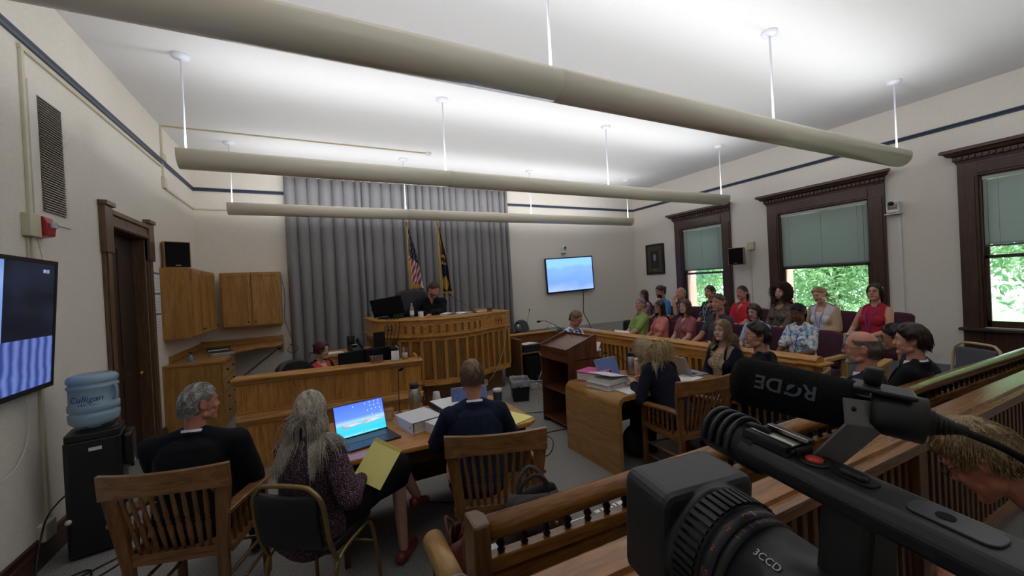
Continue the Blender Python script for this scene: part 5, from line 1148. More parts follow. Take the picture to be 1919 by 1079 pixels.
def fastmesh(name, v, f, m, parent, smooth=True, M=None):
    me = bpy.data.meshes.new(name); v = np.asarray(v, np.float32); f = np.asarray(f, np.int32)
    me.vertices.add(len(v)); me.vertices.foreach_set('co', v.ravel()); me.loops.add(f.size); me.loops.foreach_set('vertex_index', f.ravel())
    me.polygons.add(len(f)); me.polygons.foreach_set('loop_start', np.arange(len(f), dtype=np.int32)*f.shape[1])
    me.update(calc_edges=True); me.polygons.foreach_set('use_smooth', [smooth]*len(f)); me.materials.append(m)
    o = bpy.data.objects.new(name, me); C.objects.link(o); o.parent = parent
    return o

def skin_mat(c):
    n = 'skin_'+c.strip('#')
    if n in _mats: return _mats[n]
    m = mat(n, c, .48, noise=(28, .06), bump=.08, bscale=500, spec=.35); b = m.node_tree.nodes['Principled BSDF']
    b.inputs['Subsurface Weight'].default_value = .12; b.inputs['Subsurface Radius'].default_value = (.012, .004, .002); return m
def hair_mat(c1, c2, rough=.42):
    n = 'hair_%s_%s' % (c1.strip('#'), c2.strip('#'))
    if n in _mats: return _mats[n]
    m = bpy.data.materials.new(n); m.use_nodes = True; t = NT(m); b = t.n['Principled BSDF']
    tc = t.add('ShaderNodeTexCoord'); mp = t.add('ShaderNodeMapping'); mp.inputs['Scale'].default_value = (1, 1, .25); t.link(tc.outputs['Object'], mp.inputs[0])
    nz = t.add('ShaderNodeTexNoise'); nz.inputs['Scale'].default_value = 260; nz.inputs['Detail'].default_value = 2; t.link(mp.outputs[0], nz.inputs['Vector'])
    cr = t.add('ShaderNodeValToRGB'); cr.color_ramp.elements[0].color = srgb(c1); cr.color_ramp.elements[1].color = srgb(c2)
    cr.color_ramp.elements[0].position = .36; cr.color_ramp.elements[1].position = .64; t.link(nz.outputs['Fac'], cr.inputs[0]); t.link(cr.outputs[0], b.inputs['Base Color'])
    b.inputs['Roughness'].default_value = rough; b.inputs['Specular IOR Level'].default_value = .4
    _mats[n] = m; return m
EYEW = mat('eye_white', '#d9d4ce', .2); EYED = mat('eye_iris', '#2c2018', .15)

HR = (.0755, .099, .117)
def head_prims(m, M, fem=False, beard=False, ears=True):
    seg, rings = 36, 26; vs = []; fs = []
    for i in range(rings+1):
        th = PI*i/rings
        for k in range(seg):
            a = 2*PI*k/seg; x, y, z = math.sin(th)*math.cos(a), math.sin(th)*math.sin(a), math.cos(th)
            X, Y, Z = HR[0]*x, HR[1]*y, HR[2]*z
            if z < 0:
                t = -z; X *= 1-(.34 if fem else .26)*t**1.6
                if y < 0: Y *= 1-.62*t**1.1
                else: Y *= 1-.06*t
            if y > 0: Y *= 1-.04*math.exp(-((z-.1)/.4)**2)
            else: Z *= 1+.02*-y
            for sx in (-1, 1):
                g = math.exp(-(((X-sx*.031)/.016)**2+((Z-.006)/.012)**2)); 
                if y > 0: Y -= .009*g
            vs.append((X, Y, Z))
    for i in range(rings):
        for k in range(seg): k2 = (k+1) % seg; fs.append((i*seg+k, (i+1)*seg+k, (i+1)*seg+k2, i*seg+k2))
    m._add(vs, fs, 0, True, M)
    def cp(a, b, ra, rb): capsule(m, M @ Vector(a), M @ Vector(b), ra, rb, 10)
    cp((0, .089, .012), (0, .108, -.026), .0075, .0105); cp((-.010, .100, -.031), (.010, .100, -.031), .0085, .0085)      # nose
    cp((-.040, .079, .026), (-.012, .089, .024), .009, .009); cp((.040, .079, .026), (.012, .089, .024), .009, .009)      # brow
    cp((-.018, .088, -.060), (.018, .088, -.060), .0060, .0060); cp((-.014, .086, -.069), (.014, .086, -.069), .0070, .0070)  # lips
    cp((-.012, .078, -.098), (.012, .078, -.098), .017 if fem else .020, .017 if fem else .020)                       # chin
    for s in (-1, 1):
        cp((s*.040, .064, -.030), (s*.030, .070, -.050), .022, .020)                                                   # cheek
        cp((s*.052, .008, -.068), (s*.022, .066, -.098), .017 if fem else .021, .016)                                  # jaw line
        capsule(m, M @ Vector((s*.026, .048, -.062)), M @ Vector((s*.022, .050, -.080)), .036, .030, 10)
        if ears:
            for k in range(7):
                a = -2.2+k*.62; b_ = a+.62
                cp((s*(.078+.006*math.sin(k/6*PI)), -.010+.017*math.cos(a)*-1, -.002+.027*math.sin(a)*-1), (s*(.078+.006*math.sin((k+1)/6*PI)), -.010-.017*math.cos(b_), -.002-.027*math.sin(b_)), .0055, .0055)
            cp((s*.075, -.008, .012), (s*.077, -.006, -.022), .011, .008)
def hand_prims(m, W, d, nrm, side, curl=.5, spread=.06, s=1.0):
    """W wrist, d along the hand, nrm back-of-hand normal; four unequal fingers and a thumb from the side of the palm"""
    d = d.normalized(); nrm = (nrm - d*nrm.dot(d)).normalized(); lat = d.cross(nrm)*side   # lat points to the thumb side
    for k, (o, w_) in enumerate(((.026, .0125), (.009, .0135), (-.009, .0135), (-.025, .0125))):
        capsule(m, W + d*.012 + lat*o*.62, W + d*.082*s + lat*o*s, .0145, w_*.95, 8)
    Ls = (.072, .080, .075, .060)
    for k, o in enumerate((.028, .0095, -.0095, -.027)):
        p = W + d*.086*s + lat*o*s; dirv = (d + lat*o*spread*12).normalized(); L = Ls[k]*s; r = .0090 if k < 3 else .0080
        for j, f in enumerate((.44, .32, .24)):
            ax = lat*side; dirv = (Matrix.Rotation(-curl*(.55, .8, .55)[j]*side, 3, lat) @ dirv).normalized() if False else (dirv*math.cos(curl*(.6, .85, .5)[j]) - nrm_perp(dirv, nrm)*math.sin(curl*(.6, .85, .5)[j])).normalized()
            q = p + dirv*L*f*1.15; capsule(m, p, q, r, r*.93, 8); p = q; r *= .93
    p = W + d*.022 + lat*.020; q = p + (d*.62+lat*.75-nrm*.2).normalized()*.042*s; capsule(m, p, q, .0150, .0115, 8)
    r_ = q + (d*.85+lat*.35-nrm*.35).normalized()*.034*s; capsule(m, q, r_, .0112, .0100, 8); capsule(m, r_, r_ + (d*.9+lat*.05-nrm*.4).normalized()*.024*s, .0100, .0085, 8)
def nrm_perp(dv, nrm):
    n = nrm - dv*nrm.dot(dv); return n.normalized() if n.length > 1e-5 else nrm
def ik(S, T, l1, l2, hint):
    d = T-S; L = min(d.length, (l1+l2)*.998); t = d.normalized(); T2 = S+t*L
    a = (l1*l1-l2*l2+L*L)/(2*L); h = math.sqrt(max(l1*l1-a*a, 0)); hp = hint - t*hint.dot(t); hp.normalize()
    return S+t*a+hp*h, T2

def strands(name, parent, m, Mh, n, length, part='crown', seed=0, r=.0022, steps=12, wave=0, wfreq=9, grav=.5, lift=.006, hl=None, curl=0, coll=(), comb=(0, -1, 0), taper=.35, combw=.3, up=0, lay=1.0, zmin=None, stick=True, drag=.55):
    rg = np.random.default_rng(seed); Mh = np.array(Mh); Rm = Mh[:3, :3]; T = Mh[:3, 3]
    # roots in head frame
    d = rg.normal(size=(n*5, 3)); d /= np.linalg.norm(d, axis=1)[:, None]; d = d[hairline(d, hl)][:n]; n = len(d)
    hr = np.array(HR)*1.03; p = d*hr
    if part == 'crown':
        f = d - np.array([0, -.45, .85]); fr_ = d[:, 1] > .2; f[fr_] = np.stack([np.sign(d[fr_, 0]+.2)*.55, -.9+0*d[fr_, 0], .1+0*d[fr_, 0]], 1)
    elif part == 'centre': f = np.stack([np.sign(d[:, 0]+1e-3)*.8, -.60*np.ones(n), -.30*np.ones(n)], 1)
    elif part == 'side': f = np.stack([np.where(d[:, 0] > -.35, (.75), -.6), -.50+.1*d[:, 1], -.2*np.ones(n)], 1)
    else: f = np.tile(np.array(comb, float), (n, 1))
    f = f + np.array(comb)*combw
    nr = d/hr; nr /= np.linalg.norm(nr, axis=1)[:, None]
    f = f - nr*(f*nr).sum(1)[:, None]; f /= np.linalg.norm(f, axis=1)[:, None]+1e-6
    f = f + nr*up; f /= np.linalg.norm(f, axis=1)[:, None]
    # to person frame
    P = p @ Rm.T + T; D = f @ Rm.T; Ln = length*rg.uniform(.75, 1.08, n)*((.30+.70*np.clip((d[:, 2]+.35)/.8, 0, 1)) if length < .09 else 1); ds = (Ln/steps)[:, None]
    ph = rg.uniform(0, 2*PI, n); pw = rg.uniform(.7, 1.3, n); lay_ = rg.uniform(0, 1, n)**1.2*lay
    thr = rg.uniform(-.55, -.05, n); out = [P.copy()]; g = np.array([0, 0, -1.0]); side = np.cross(D, g); side /= np.linalg.norm(side, axis=1)[:, None]+1e-6
    for k in range(steps):
        D = D + g*grav*(k+1)/steps + rg.normal(size=(n, 3))*.03; D /= np.linalg.norm(D, axis=1)[:, None]
        P = P + D*ds
        q = (P-T) @ Rm; qq = q/(hr+lift*lay_[:, None]+.001); l = np.linalg.norm(qq, axis=1); ins = (l < 1) | ((qq[:, 2] > thr) & stick)
        q[ins] = q[ins]/l[ins][:, None]; P = np.where(ins[:, None], q @ Rm.T + T, P)
        for (c, e) in coll:
            c = np.array(c); e = np.array(e)+lift*.5; v = (P-c)/(e+.012*lay_[:, None]); l = np.linalg.norm(v, axis=1); ins = (l < 1)
            P = np.where(ins[:, None], c + v/np.maximum(l, 1e-6)[:, None]*(e+.012*lay_[:, None]), P)
        D = (P-out[-1]); D /= np.linalg.norm(D, axis=1)[:, None]+1e-9
        fr = ~ins; D[fr, :2] *= drag
        out.append(P.copy())
    A = np.stack(out, 1)                                              # n, steps+1, 3
    if wave:
        t = np.linspace(0, 1, steps+1)[None, :]; s_ = np.sin(ph[:, None]*.35+t*wfreq*pw[:, None])*wave*np.minimum(t*2.2, 1)
        A = A + side[:, None, :]*s_[:, :, None]
        if curl: A = A + np.cross(side, g)[:, None, :]*(np.cos(ph[:, None]+t*wfreq*pw[:, None])*wave*curl*np.minimum(t*2.2, 1))[:, :, None]
    if zmin is not None: A[:, :, 2] = np.maximum(A[:, :, 2], zmin)
    tan = np.gradient(A, axis=1); tan /= np.linalg.norm(tan, axis=2)[:, :, None]+1e-9
    u = np.cross(tan, np.array([.3, .2, .9])); u /= np.linalg.norm(u, axis=2)[:, :, None]+1e-9; w_ = np.cross(tan, u)
    tt = np.linspace(0, 1, steps+1); rr = r*(1-(1-taper)*tt**2)
    rr = rr[None, :, None]*rg.uniform(.7, 1.25, n)[:, None, None]; V = []
    for k in range(3): a = 2*PI*k/3; V.append(A+(u*math.cos(a)+w_*math.sin(a))*rr)
    V = np.stack(V, 2).reshape(-1, 3)
    base = (np.arange(n)[:, None]*(steps+1)+np.arange(steps)[None, :]).ravel()*3; F = []
    for k in range(3): k2 = (k+1) % 3; F.append(np.stack([base+k, base+k2, base+3+k2, base+3+k], 1))
    return V, np.concatenate(F)
def hairline(d, hl=None):
    """mask of head directions that carry hair; hl shifts: (front, temple, side, back) heights"""
    hl = hl or (.64, .40, .04, -.55)
    a = np.degrees(np.arctan2(d[:, 1], np.abs(d[:, 0]))); th = np.interp(a, [-90, -35, 0, 45, 90], [hl[3], hl[3]*.9, hl[2], hl[1], hl[0]])
    m = d[:, 2] > th
    m &= ~((np.abs(d[:, 0]) > .72) & (d[:, 2] < .22) & (d[:, 1] > -.30) & (d[:, 1] < .30) & (hl[2] > -.09))
    if len(hl) > 4: m &= ~((d[:, 2] > hl[4]) & (d[:, 1] > (hl[5] if len(hl) > 5 else -.6)))
    return m
def cap_mesh(Mh, hl, vol, seed=0, top=0, lump=.004):
    """scalp shell, thickness fading to the hairline"""
    seg, rings = 64, 44; rg = np.random.default_rng(seed); Mh = np.array(Mh)
    th = np.pi*np.arange(rings+1)/rings; a = 2*np.pi*np.arange(seg)/seg
    d = np.stack([np.outer(np.sin(th), np.cos(a)), np.outer(np.sin(th), np.sin(a)), np.outer(np.cos(th), np.ones(seg))], -1).reshape(-1, 3)
    keep = hairline(d, hl)
    K = keep.reshape(rings+1, seg).astype(float); S = K.copy()
    for _ in range(9): S = (S+np.roll(S, 1, 1)+np.roll(S, -1, 1)+np.vstack([S[:1], S[:-1]])+np.vstack([S[1:], S[-1:]]))/5
    S = np.clip((S-.52)/.44, 0, 1).ravel()**.8
    wob = np.sin(d[:, 0]*9+d[:, 1]*7)*np.sin(d[:, 2]*8+1)*lump
    off = (.002 + (vol+wob+top*np.clip(d[:, 2], 0, 1)**2)*S)[:, None]
    hr = np.array(HR); q = d*hr
    low = d[:, 2] < 0; q[low & (d[:, 1] < 0), 1] *= (1-.62*(-d[low & (d[:, 1] < 0), 2])**1.1)*1.0+.0
    P = (q + d*off) @ Mh[:3, :3].T + Mh[:3, 3]
    F = []
    for i in range(rings):
        for k in range(seg):
            k2 = (k+1) % seg; f = (i*seg+k, (i+1)*seg+k, (i+1)*seg+k2, i*seg+k2)
            if sum(keep[list(f)]) >= 3: F.append(f)
    return P, np.array(F)

def cloth_mat(name, cols, scale=220, rough=.85, bump=.3, stretch=(1, 1, 1)): return speckle(name, cols, scale, rough, bump, stretch)
SHOEB = mat('black_leather', '#17130f', .35); 

def person(label, x, y, z0, rz, seat=.46, s=1.0, fem=False, fat=1.0, lean=4, twist=0, head=(0, 0, 0), neck=0, legs='sit', leg_yaw=0, feet=None,
           hands=None, curl=.5, skin='#b98a74', hair=None, top=None, jacket=None, pants='#26272b', skirt=None, shoes='#17130f', glasses=None, extras=None, vox=.007,
           lips='#9a5a52', brow='#4a3628', eyes_open=True, name='person', bust=1.0, extra_fn=None, shw=1.0, wh=None, wf=None, eye_half=False, reach=None, group=None, stub=None, flatback=False, bare_legs=False):
    root = thing(name, label, 'person', (x, y, z0), R(rz), group=group)
    Pz = seat+.085
    P = Vector((0, 0, Pz)); L = R(lean); sd = Vector((0, math.sin(L), math.cos(L)))
    tw = Matrix.Rotation(R(twist), 3, 'Z')
    RT = (tw @ Matrix.Rotation(-L, 3, 'X')); sd = RT @ Vector((0, 0, 1)); fw = RT @ Vector((0, 1, 0)); rt = RT @ Vector((1, 0, 0))
    def TL(a, b_, c): return P + rt*a*s + fw*b_*s + sd*c*s        # torso frame
    sw = (.150 if fem else .172)*shw
    NB = TL(0, -.012, .50); nd = (sd*math.cos(R(neck)) + fw*math.sin(R(neck))).normalized()
    yaw, pit, rol = head
    Rh = RT @ Matrix.Rotation(R(yaw), 3, 'Z') @ Matrix.Rotation(-R(pit), 3, 'X') @ Matrix.Rotation(R(rol), 3, 'Y')
    # undo torso lean for the head unless asked: head pitch is given against the horizon
    Rh = Matrix.Rotation(R(twist+yaw), 3, 'Z') @ Matrix.Rotation(R(pit)*-1, 3, 'X') @ Matrix.Rotation(R(rol), 3, 'Y')
    hs = .97*s if fem else 1.0*s
    HC = NB + nd*.085*s + (Rh @ Vector((0, .022, .105)))*hs
    Mh = Matrix.Translation(HC) @ (Rh.to_4x4()) @ Matrix.Scale(hs, 4)
    Sh = [TL(-sw, -.01, .445), TL(sw, -.01, .445)]
    hands = hands or ((-.10, .30, .22), (.10, .30, .22))
    Wi = (Matrix.Translation((x, y, z0)) @ Matrix.Rotation(R(rz), 4, 'Z')).inverted()
    arms = []
    for i, sg in enumerate((-1, 1)):
        tgt = P + Vector(hands[i]) if not wh or wh[i] is None else Wi @ Vector(wh[i]); E, W = ik(Sh[i], tgt, .285*s, .255*s, Vector((sg*.55, -.35, -.8)) if reach is None else Vector(reach[i]))
        arms.append((Sh[i], E, W))
    hipw = .095; LY = Matrix.Rotation(R(leg_yaw), 3, 'Z'); lg = []
    for i, sg in enumerate((-1, 1)):
        H = P + LY @ Vector((sg*hipw*s, .02, -.01)); K = P + LY @ Vector((sg*.11, .44*s, .0+.02)); A = Vector((K.x, K.y+.02, .09)) + LY @ Vector((0, .02, 0))
        if feet and feet[i] is not None: kx, ax = feet[i]; K = Vector(kx); A = Vector(ax)
        lg.append((H, K, A))
    if wf:
        for i in (0, 1):
            if wf[i]: lg[i] = (lg[i][0], Wi @ Vector(wf[i][0]), Wi @ Vector(wf[i][1]))
    if legs == 'cross':
        H, K, A = lg[1]; K = P + LY @ Vector((.02, .43*s, .13)); A = P + LY @ Vector((-.22, .50*s, -.18)); lg[1] = (H, K, A)
    if legs == 'crossL':
        H, K, A = lg[0]; K = P + LY @ Vector((-.02, .43*s, .13)); A = P + LY @ Vector((.24, .52*s, -.16)); lg[0] = (H, K, A)
    def torso(m, g, full=True, chest=True):
        f = fat; wq = .90 if fem else 1.0; M_ = Matrix.Translation(TL(0, 0, 0)) @ RT.to_4x4(); seg = 28
        PR = [(-.135, .03, .03, 0), (-.125, .10, .08, 0), (-.09, .148, .112, -.004), (-.03, .170, .122, -.004), (.03, .168, .118, 0), (.10, .152*wq, .112, .008), (.17, .145*wq, .112, .010), (.25, .152*wq, .116, .006), (.33, .162*wq, .116, .0), (.39, .160*wq, .104, -.006), (.435, .135*wq, .085, -.012), (.465, .09, .06, -.015), (.475, .03, .03, -.015)]
        vs = []
        for zq, rx, ry, yo in PR:
            bel = (f-1)*.9*math.exp(-((zq-.10)/.16)**2); fx = f**.7+.35*bel; gg = g if abs(zq-.17) < .31 else g*.7; zz = zq + (g if zq > .4 else (-g if zq < -.1 else 0))*.6
            for k in range(seg): a_ = 2*PI*k/seg; vs.append(((rx*fx+gg)*math.cos(a_), yo+.05*bel+(ry*(f**.7+.5*bel)+gg)*math.sin(a_), zz))
        nr = len(PR); fs = [(i*seg+k, i*seg+(k+1) % seg, (i+1)*seg+(k+1) % seg, (i+1)*seg+k) for i in range(nr-1) for k in range(seg)] + [tuple(range(seg))[::-1], tuple((nr-1)*seg+k for k in range(seg))]
        m._add(vs, fs, 0, True, M_)
        capsule(m, TL(-sw+.02, -.012, .430), TL(sw-.02, -.012, .430), .052+g, .052+g, 14)
        capsule(m, TL(-.07, -.02, .38), TL(.07, -.02, .38), .078+g*.8, .078+g*.8, 14)
        for sg in (-1, 1): capsule(m, TL(sg*(sw-.01), -.012, .44), TL(sg*.045, -.016, .505), .045+g, .038+g*.5, 12)
        if fem and chest:
            for sg in (-1, 1): m.ell((0, 0, 0), (.062*bust+g, .058*bust+g, .062*bust+g), 16, 12, M=Matrix.Translation(TL(sg*.072, .088, .305)) @ RT.to_4x4())
    def arm(m, i, g, upto=2.0, wr=None):
        S_, E, W = arms[i]; k = 1.0 if not fem else .9; k *= fat**.5
        if upto <= 1: m_ = S_.lerp(E, upto); capsule(m, S_, m_, .048*k+g, .046*k+g*1.2, 14)
        else:
            capsule(m, S_, E, .048*k+g*.85, .041*k+g, 14); e2 = E.lerp(W, min(upto-1, 1)); capsule(m, E, e2, .041*k+g, (wr if wr else .029*k+g), 14)
    def leg(m, i, g, upto=2.0, hem=None):
        H, K, A = lg[i]; capsule(m, H, K, .088*fat**.5+g, .058+g, 14)
        if upto > 1: capsule(m, K, K.lerp(A, upto-1), .056+g, (hem or .038+g), 14)
    # ---- body: one continuous surface
    m = MB(); torso(m, 0); capsule(m, NB - nd*.03, HC - (Rh @ Vector((0, .02, .04)))*hs, (.050 if fem else .058)*s, (.046 if fem else .054)*s, 14)
    head_prims(m, Mh, fem, ears=True)
    for i, sg in enumerate((-1, 1)):
        arm(m, i, 0); S_, E, W = arms[i]; d = (W-E).normalized()
        cur = curl[i] if isinstance(curl, (tuple, list)) else curl
        hd = d if not extras or 'hdir' not in extras or extras['hdir'][i] is None else Vector(extras['hdir'][i]).normalized()
        hn = Vector((-sg*.15, .25, 1)) if not extras or 'hnrm' not in extras else Vector(extras['hnrm'][i])
        hand_prims(m, W, hd, hn, 1 if sg < 0 else -1, cur)
    for i in (0, 1):
        leg(m, i, -.006); H, K, A = lg[i]; fd = (LY @ Vector((0, 1, 0))); fd = (fd - Vector((0, 0, .35 if A.z > .15 else 0))).normalized()
        capsule(m, A + fd*-.035 - Vector((0, 0, .05)), A + fd*.13 - Vector((0, 0, .062)), .034, .026, 10)
    lipM = mat('lip_'+lips.strip('#'), lips, .45); Mi = np.array(Mh.inverted())
    def post(me, co):
        c = face_centres(me, co) @ Mi[:3, :3].T + Mi[:3, 3]
        k = ((c[:, 0]/.023)**2+((c[:, 2]+.0645)/.0085)**2 < 1) & (c[:, 1] > .05)
        idx = np.zeros(len(c), np.int32); idx[k] = 1
        if stub: 
            q = (((c[:, 0])/.06)**2 < 1) & (c[:, 2] < -.045) & (c[:, 1] > .02) & (c[:, 2] > -.13) & ~k; idx[q] = 2
        me.polygons.foreach_set('material_index', idx)
    mats = [skin_mat(skin), lipM] + ([mat('stubble_'+stub.strip('#'), stub, .7, noise=(300, .25))] if stub else [])
    remeshed(m, 'body', mats, root, vox, 2, post=post, sfac=.45)
    # ---- eyes, brows
    for sg in (-1, 1):
        e = MB(); e.ell((sg*.031, .0765, .006), (.0118, .0115, .0062 if eyes_open else .004), 14, 10, 0, Mh)
        if eyes_open: e.ell((sg*.031, .0858, .0060 if not eye_half else .004), (.0054, .0033, .0052), 10, 8, 1, Mh)
        e.ell((sg*.031, .0762, .0112), (.0150, .0125, .0058), 14, 8, 2, Mh); e.build('eye', [EYEW if eyes_open else skin_mat(skin), EYED, skin_mat(skin)], root)
    for sg in (-1, 1): e = MB(); e.tube([Mh @ Vector(q) for q in ((sg*.013, .0975, .030), (sg*.028, .0945, .036), (sg*.045, .082, .031))], [.0030, .0034, .0018], 6, flat=.7); e.build('eyebrow', mat('brow_'+brow.strip('#'), brow, .8), root)
    # ---- clothes
    def fabric(c, kind='shirt'):
        if not isinstance(c, str): return c
        cc = c.strip('#'); v = [int(cc[i:i+2], 16) for i in (0, 2, 4)]
        lo = '#%02x%02x%02x' % tuple(int(q*.92) for q in v); hi = '#%02x%02x%02x' % tuple(min(255, int(q*1.05)+1) for q in v)
        return speckle('cloth_'+cc, [lo, c, hi], 420, .88, .08)
    fy = np.array(RT.to_4x4()); O = np.array(P)
    def tcut(me, co, fn):
        c = face_centres(me, co) - O; u = c @ np.array(rt)/s; v = c @ np.array(fw)/s; w_ = c @ np.array(sd)/s
        k = fn(u, v, w_)
        if k.any(): cut_faces(me, k)
    if pants:
        m = MB(); g = .010; m.ell((0, 0, 0), (.168*fat+g, .128*fat+g, .12), 24, 16, M=Matrix.Translation(TL(0, 0, -.01)) @ RT.to_4x4())
        for i in (0, 1):
            leg(m, i, g, 1.9 if not bare_legs else 1.5, hem=.055)
        remeshed(m, 'trousers', fabric(pants), root, max(vox, .008), 4, folds=.012, fscale=.09)
    if skirt:
        m = MB(); g = .014; m.ell((0, 0, 0), (.17*fat+g, .13*fat+g, .14), 24, 16, M=Matrix.Translation(TL(0, 0, -.01)) @ RT.to_4x4())
        for i in (0, 1): leg(m, i, g+.006, 1.0)
        H0, K0, _ = lg[0]; H1, K1, _ = lg[1]; capsule(m, (H0+H1)/2, (K0+K1)/2, .10, .085, 16)
        remeshed(m, 'skirt', fabric(skirt), root, max(vox, .008), 6, folds=.010, fscale=.1)
    for i in (0, 1):
        H, K, A = lg[i]; fd = LY @ Vector((0, 1, 0)); fd = (fd - Vector((0, 0, .35 if A.z > .15 else 0))).normalized(); m = MB()
        capsule(m, A + fd*-.04 - Vector((0, 0, .048)), A + fd*.155 - Vector((0, 0, .060)), .040, .030, 12)
        if not (skirt or bare_legs): capsule(m, A - Vector((0, 0, .05)), A + Vector((0, 0, .01)), .040, .045, 12)
        remeshed(m, 'shoe', mat('shoe_'+shoes.strip('#'), shoes, .35), root, .008, 2)
    tp = dict(c='#8890a0', sleeve=.55, neck='crew', g=.010, len=0); tp.update(top or {})
    m = MB(); torso(m, tp['g'])
    for i in (0, 1):
        if tp['sleeve'] > 0: arm(m, i, tp['g'], tp['sleeve'] if not jacket else 2.0, wr=(.036 if tp['sleeve'] > 1.5 else None))
    def neckcut(u, v, w_):
        if tp['neck'] == 'v': return (v > .0) & (w_ > .40) & (np.abs(u) < (w_-.40)*.62+.004)
        if tp['neck'] == 'vv': return (v > .0) & (w_ > .33) & (np.abs(u) < (w_-.33)*.42+.004)
        if tp['neck'] == 'scoop': return (v > .0) & (w_ > .43) & (np.abs(u) < .065)
        return np.zeros(len(u), bool)
    zc = tp.get('tank')
    sh = remeshed(m, 'shirt' if not tp.get('name') else tp['name'], fabric(tp['c']), root, vox, 4, folds=.008 if not jacket else 0, post=lambda me, co: tcut(me, co, lambda u, v, w_: neckcut(u, v, w_) | ((np.abs(u) > .135) & (w_ > .36) if zc else False)))
    if tp.get('collar'):
        m = MB(); cc = fabric(tp['collar']); rr = (.058 if fem else .067)*s; pts = []
        for k in range(25):
            a = R(-235)+R(290)*k/24 if not tp.get('closed') else 2*PI*k/24
            pts.append(a)
        vs = []; 
        for a in pts:
            for (q, h_) in ((1.0, .034), (1.05, .036), (1.18, .0), (1.12, -.004), (.98, .0)): vs.append(NB + (rt*math.cos(a)*rr*q + fw*(math.sin(a)*rr*q*.98+.004) + nd*(h_+.0-.014*math.sin(a)))*1.0)
        n5 = len(pts); fs = [(i*5+j, i*5+(j+1) % 5, (i+1)*5+(j+1) % 5, (i+1)*5+j) for i in range(n5-1) for j in range(5)]
        m._add(vs, fs, 0, True)
        if not tp.get('closed'):
            for sg in (-1, 1):
                a0 = pts[0] if sg > 0 else pts[-1]; 
        m.build('collar', cc, root)
    if jacket:
        jk = dict(c='#1c2230', g=.024, v=.14, open=0, sl=1.93, wr=.045); jk.update(jacket)
        m = MB(); torso(m, jk['g'], chest=True)
        for i in (0, 1): arm(m, i, jk['g'], jk['sl'], wr=jk['wr'])
        capsule(m, TL(0, -.03, .40), TL(0, -.036, .490), .080*s, .066*s, 14)
        m.ell((0, 0, 0), (.172*fat**.7+.02, .128*fat**.7+.02, .13), 24, 16, M=Matrix.Translation(TL(0, -.004, -.03)) @ RT.to_4x4())
        v0 = jk['v']
        remeshed(m, jk.get('name', 'jacket'), fabric(jk['c']), root, vox, 5, folds=jk.get('folds', .012), fscale=jk.get('fs', .11),
                 post=lambda me, co: tcut(me, co, lambda u, v, w_: (v > .0) & (w_ > v0) & (np.abs(u) < (w_-v0)*.26+.006+jk['open'])))
        if not jk.get('plain'):
            m = MB(); cc = fabric(jk['c'])
            for sg in (-1, 1):                                   # lapels and collar as one rolled band
                pts = [TL(sg*(.012+jk['open']), .142*fat**.5, v0-.0), TL(sg*(.05+jk['open']), .138*fat**.4, v0+.13), TL(sg*(.075+jk['open']*.7), .10, .40), TL(sg*.072, .045, .485), TL(sg*.060, -.045, .515), TL(0, -.086, .522)]
                m.tube(spline(pts, 5), [.010+.005*min(i/20, 1) for i in range(26)], 8, flat=.9)
            m.build('lapel', cc, root)
    # ---- hair
    if hair is not None:
        hd = dict(c=('#3a2a1e', '#5a4230'), hl=None, vol=.010, n=420, L=.05, part='crown', r=.0028, steps=6, wave=0, wfreq=9, grav=.25, lift=.010, curl=0, up=0, comb=(0, -.3, 0), combw=.3, seed=1, top=0, lay=1.0, stick=True, drag=.55)
        hd.update(hair); hm = hair_mat(*hd['c'])
        Pc, Fc = cap_mesh(Mh, hd['hl'], hd['vol'], hd['seed'], hd['top'])
        kb = TL(0, -.01, .44)
        coll = [((HC - (Rh @ Vector((0, .01, .09)))*hs)[:], (.062, .066, .10)), (TL(0, .0, .33)[:], (.185, .155, .19)), (TL(-.1, -.01, .43)[:], (.12, .095, .085)), (TL(.1, -.01, .43)[:], (.12, .095, .085))]
        if jacket: coll = [(c, tuple(q+.012 for q in e)) for c, e in coll]
        V, F = strands('hair', root, hm, Mh, hd['n'], hd['L'], hd['part'], hd['seed'], hd['r'], hd['steps'], hd['wave'], hd['wfreq'], hd['grav'], hd['lift'], hd['hl'], hd['curl'], coll if hd['L'] > .09 else coll[:1], hd['comb'], .35, hd['combw'], hd['up'], hd['lay'], None, hd['stick'], hd['drag'])
        V = np.concatenate([Pc, V]); F = np.concatenate([Fc, F+len(Pc)]); o = fastmesh('hair', V, F, hm, root)
        if hd.get('tail'):       # gathered at the back: bun or ponytail
            m = MB(); M_ = Mh
            t_ = hd['tail']
            if t_ == 'bun': m.ell((0, -.105, .045), (.042, .035, .040), 18, 12, 0, M_)
            else:
                for k in range(26):
                    a = k*2.4; rr = .005+.014*((k*37) % 10)/10
                    q = [M_ @ Vector((rr*math.cos(a), -.100, .045+rr*math.sin(a))), M_ @ Vector((rr*1.6*math.cos(a), -.140, .02+rr*math.sin(a))), M_ @ Vector((rr*2*math.cos(a)+.01, -.135, -.08)), M_ @ Vector((rr*2*math.cos(a)+.015, -.115+rr, -.17-.03*math.sin(k)))]
                    m.tube(spline(q, 4), [.008]*10+[.006, .004, .002], 5)
            m.build('tied_hair', hm, root)
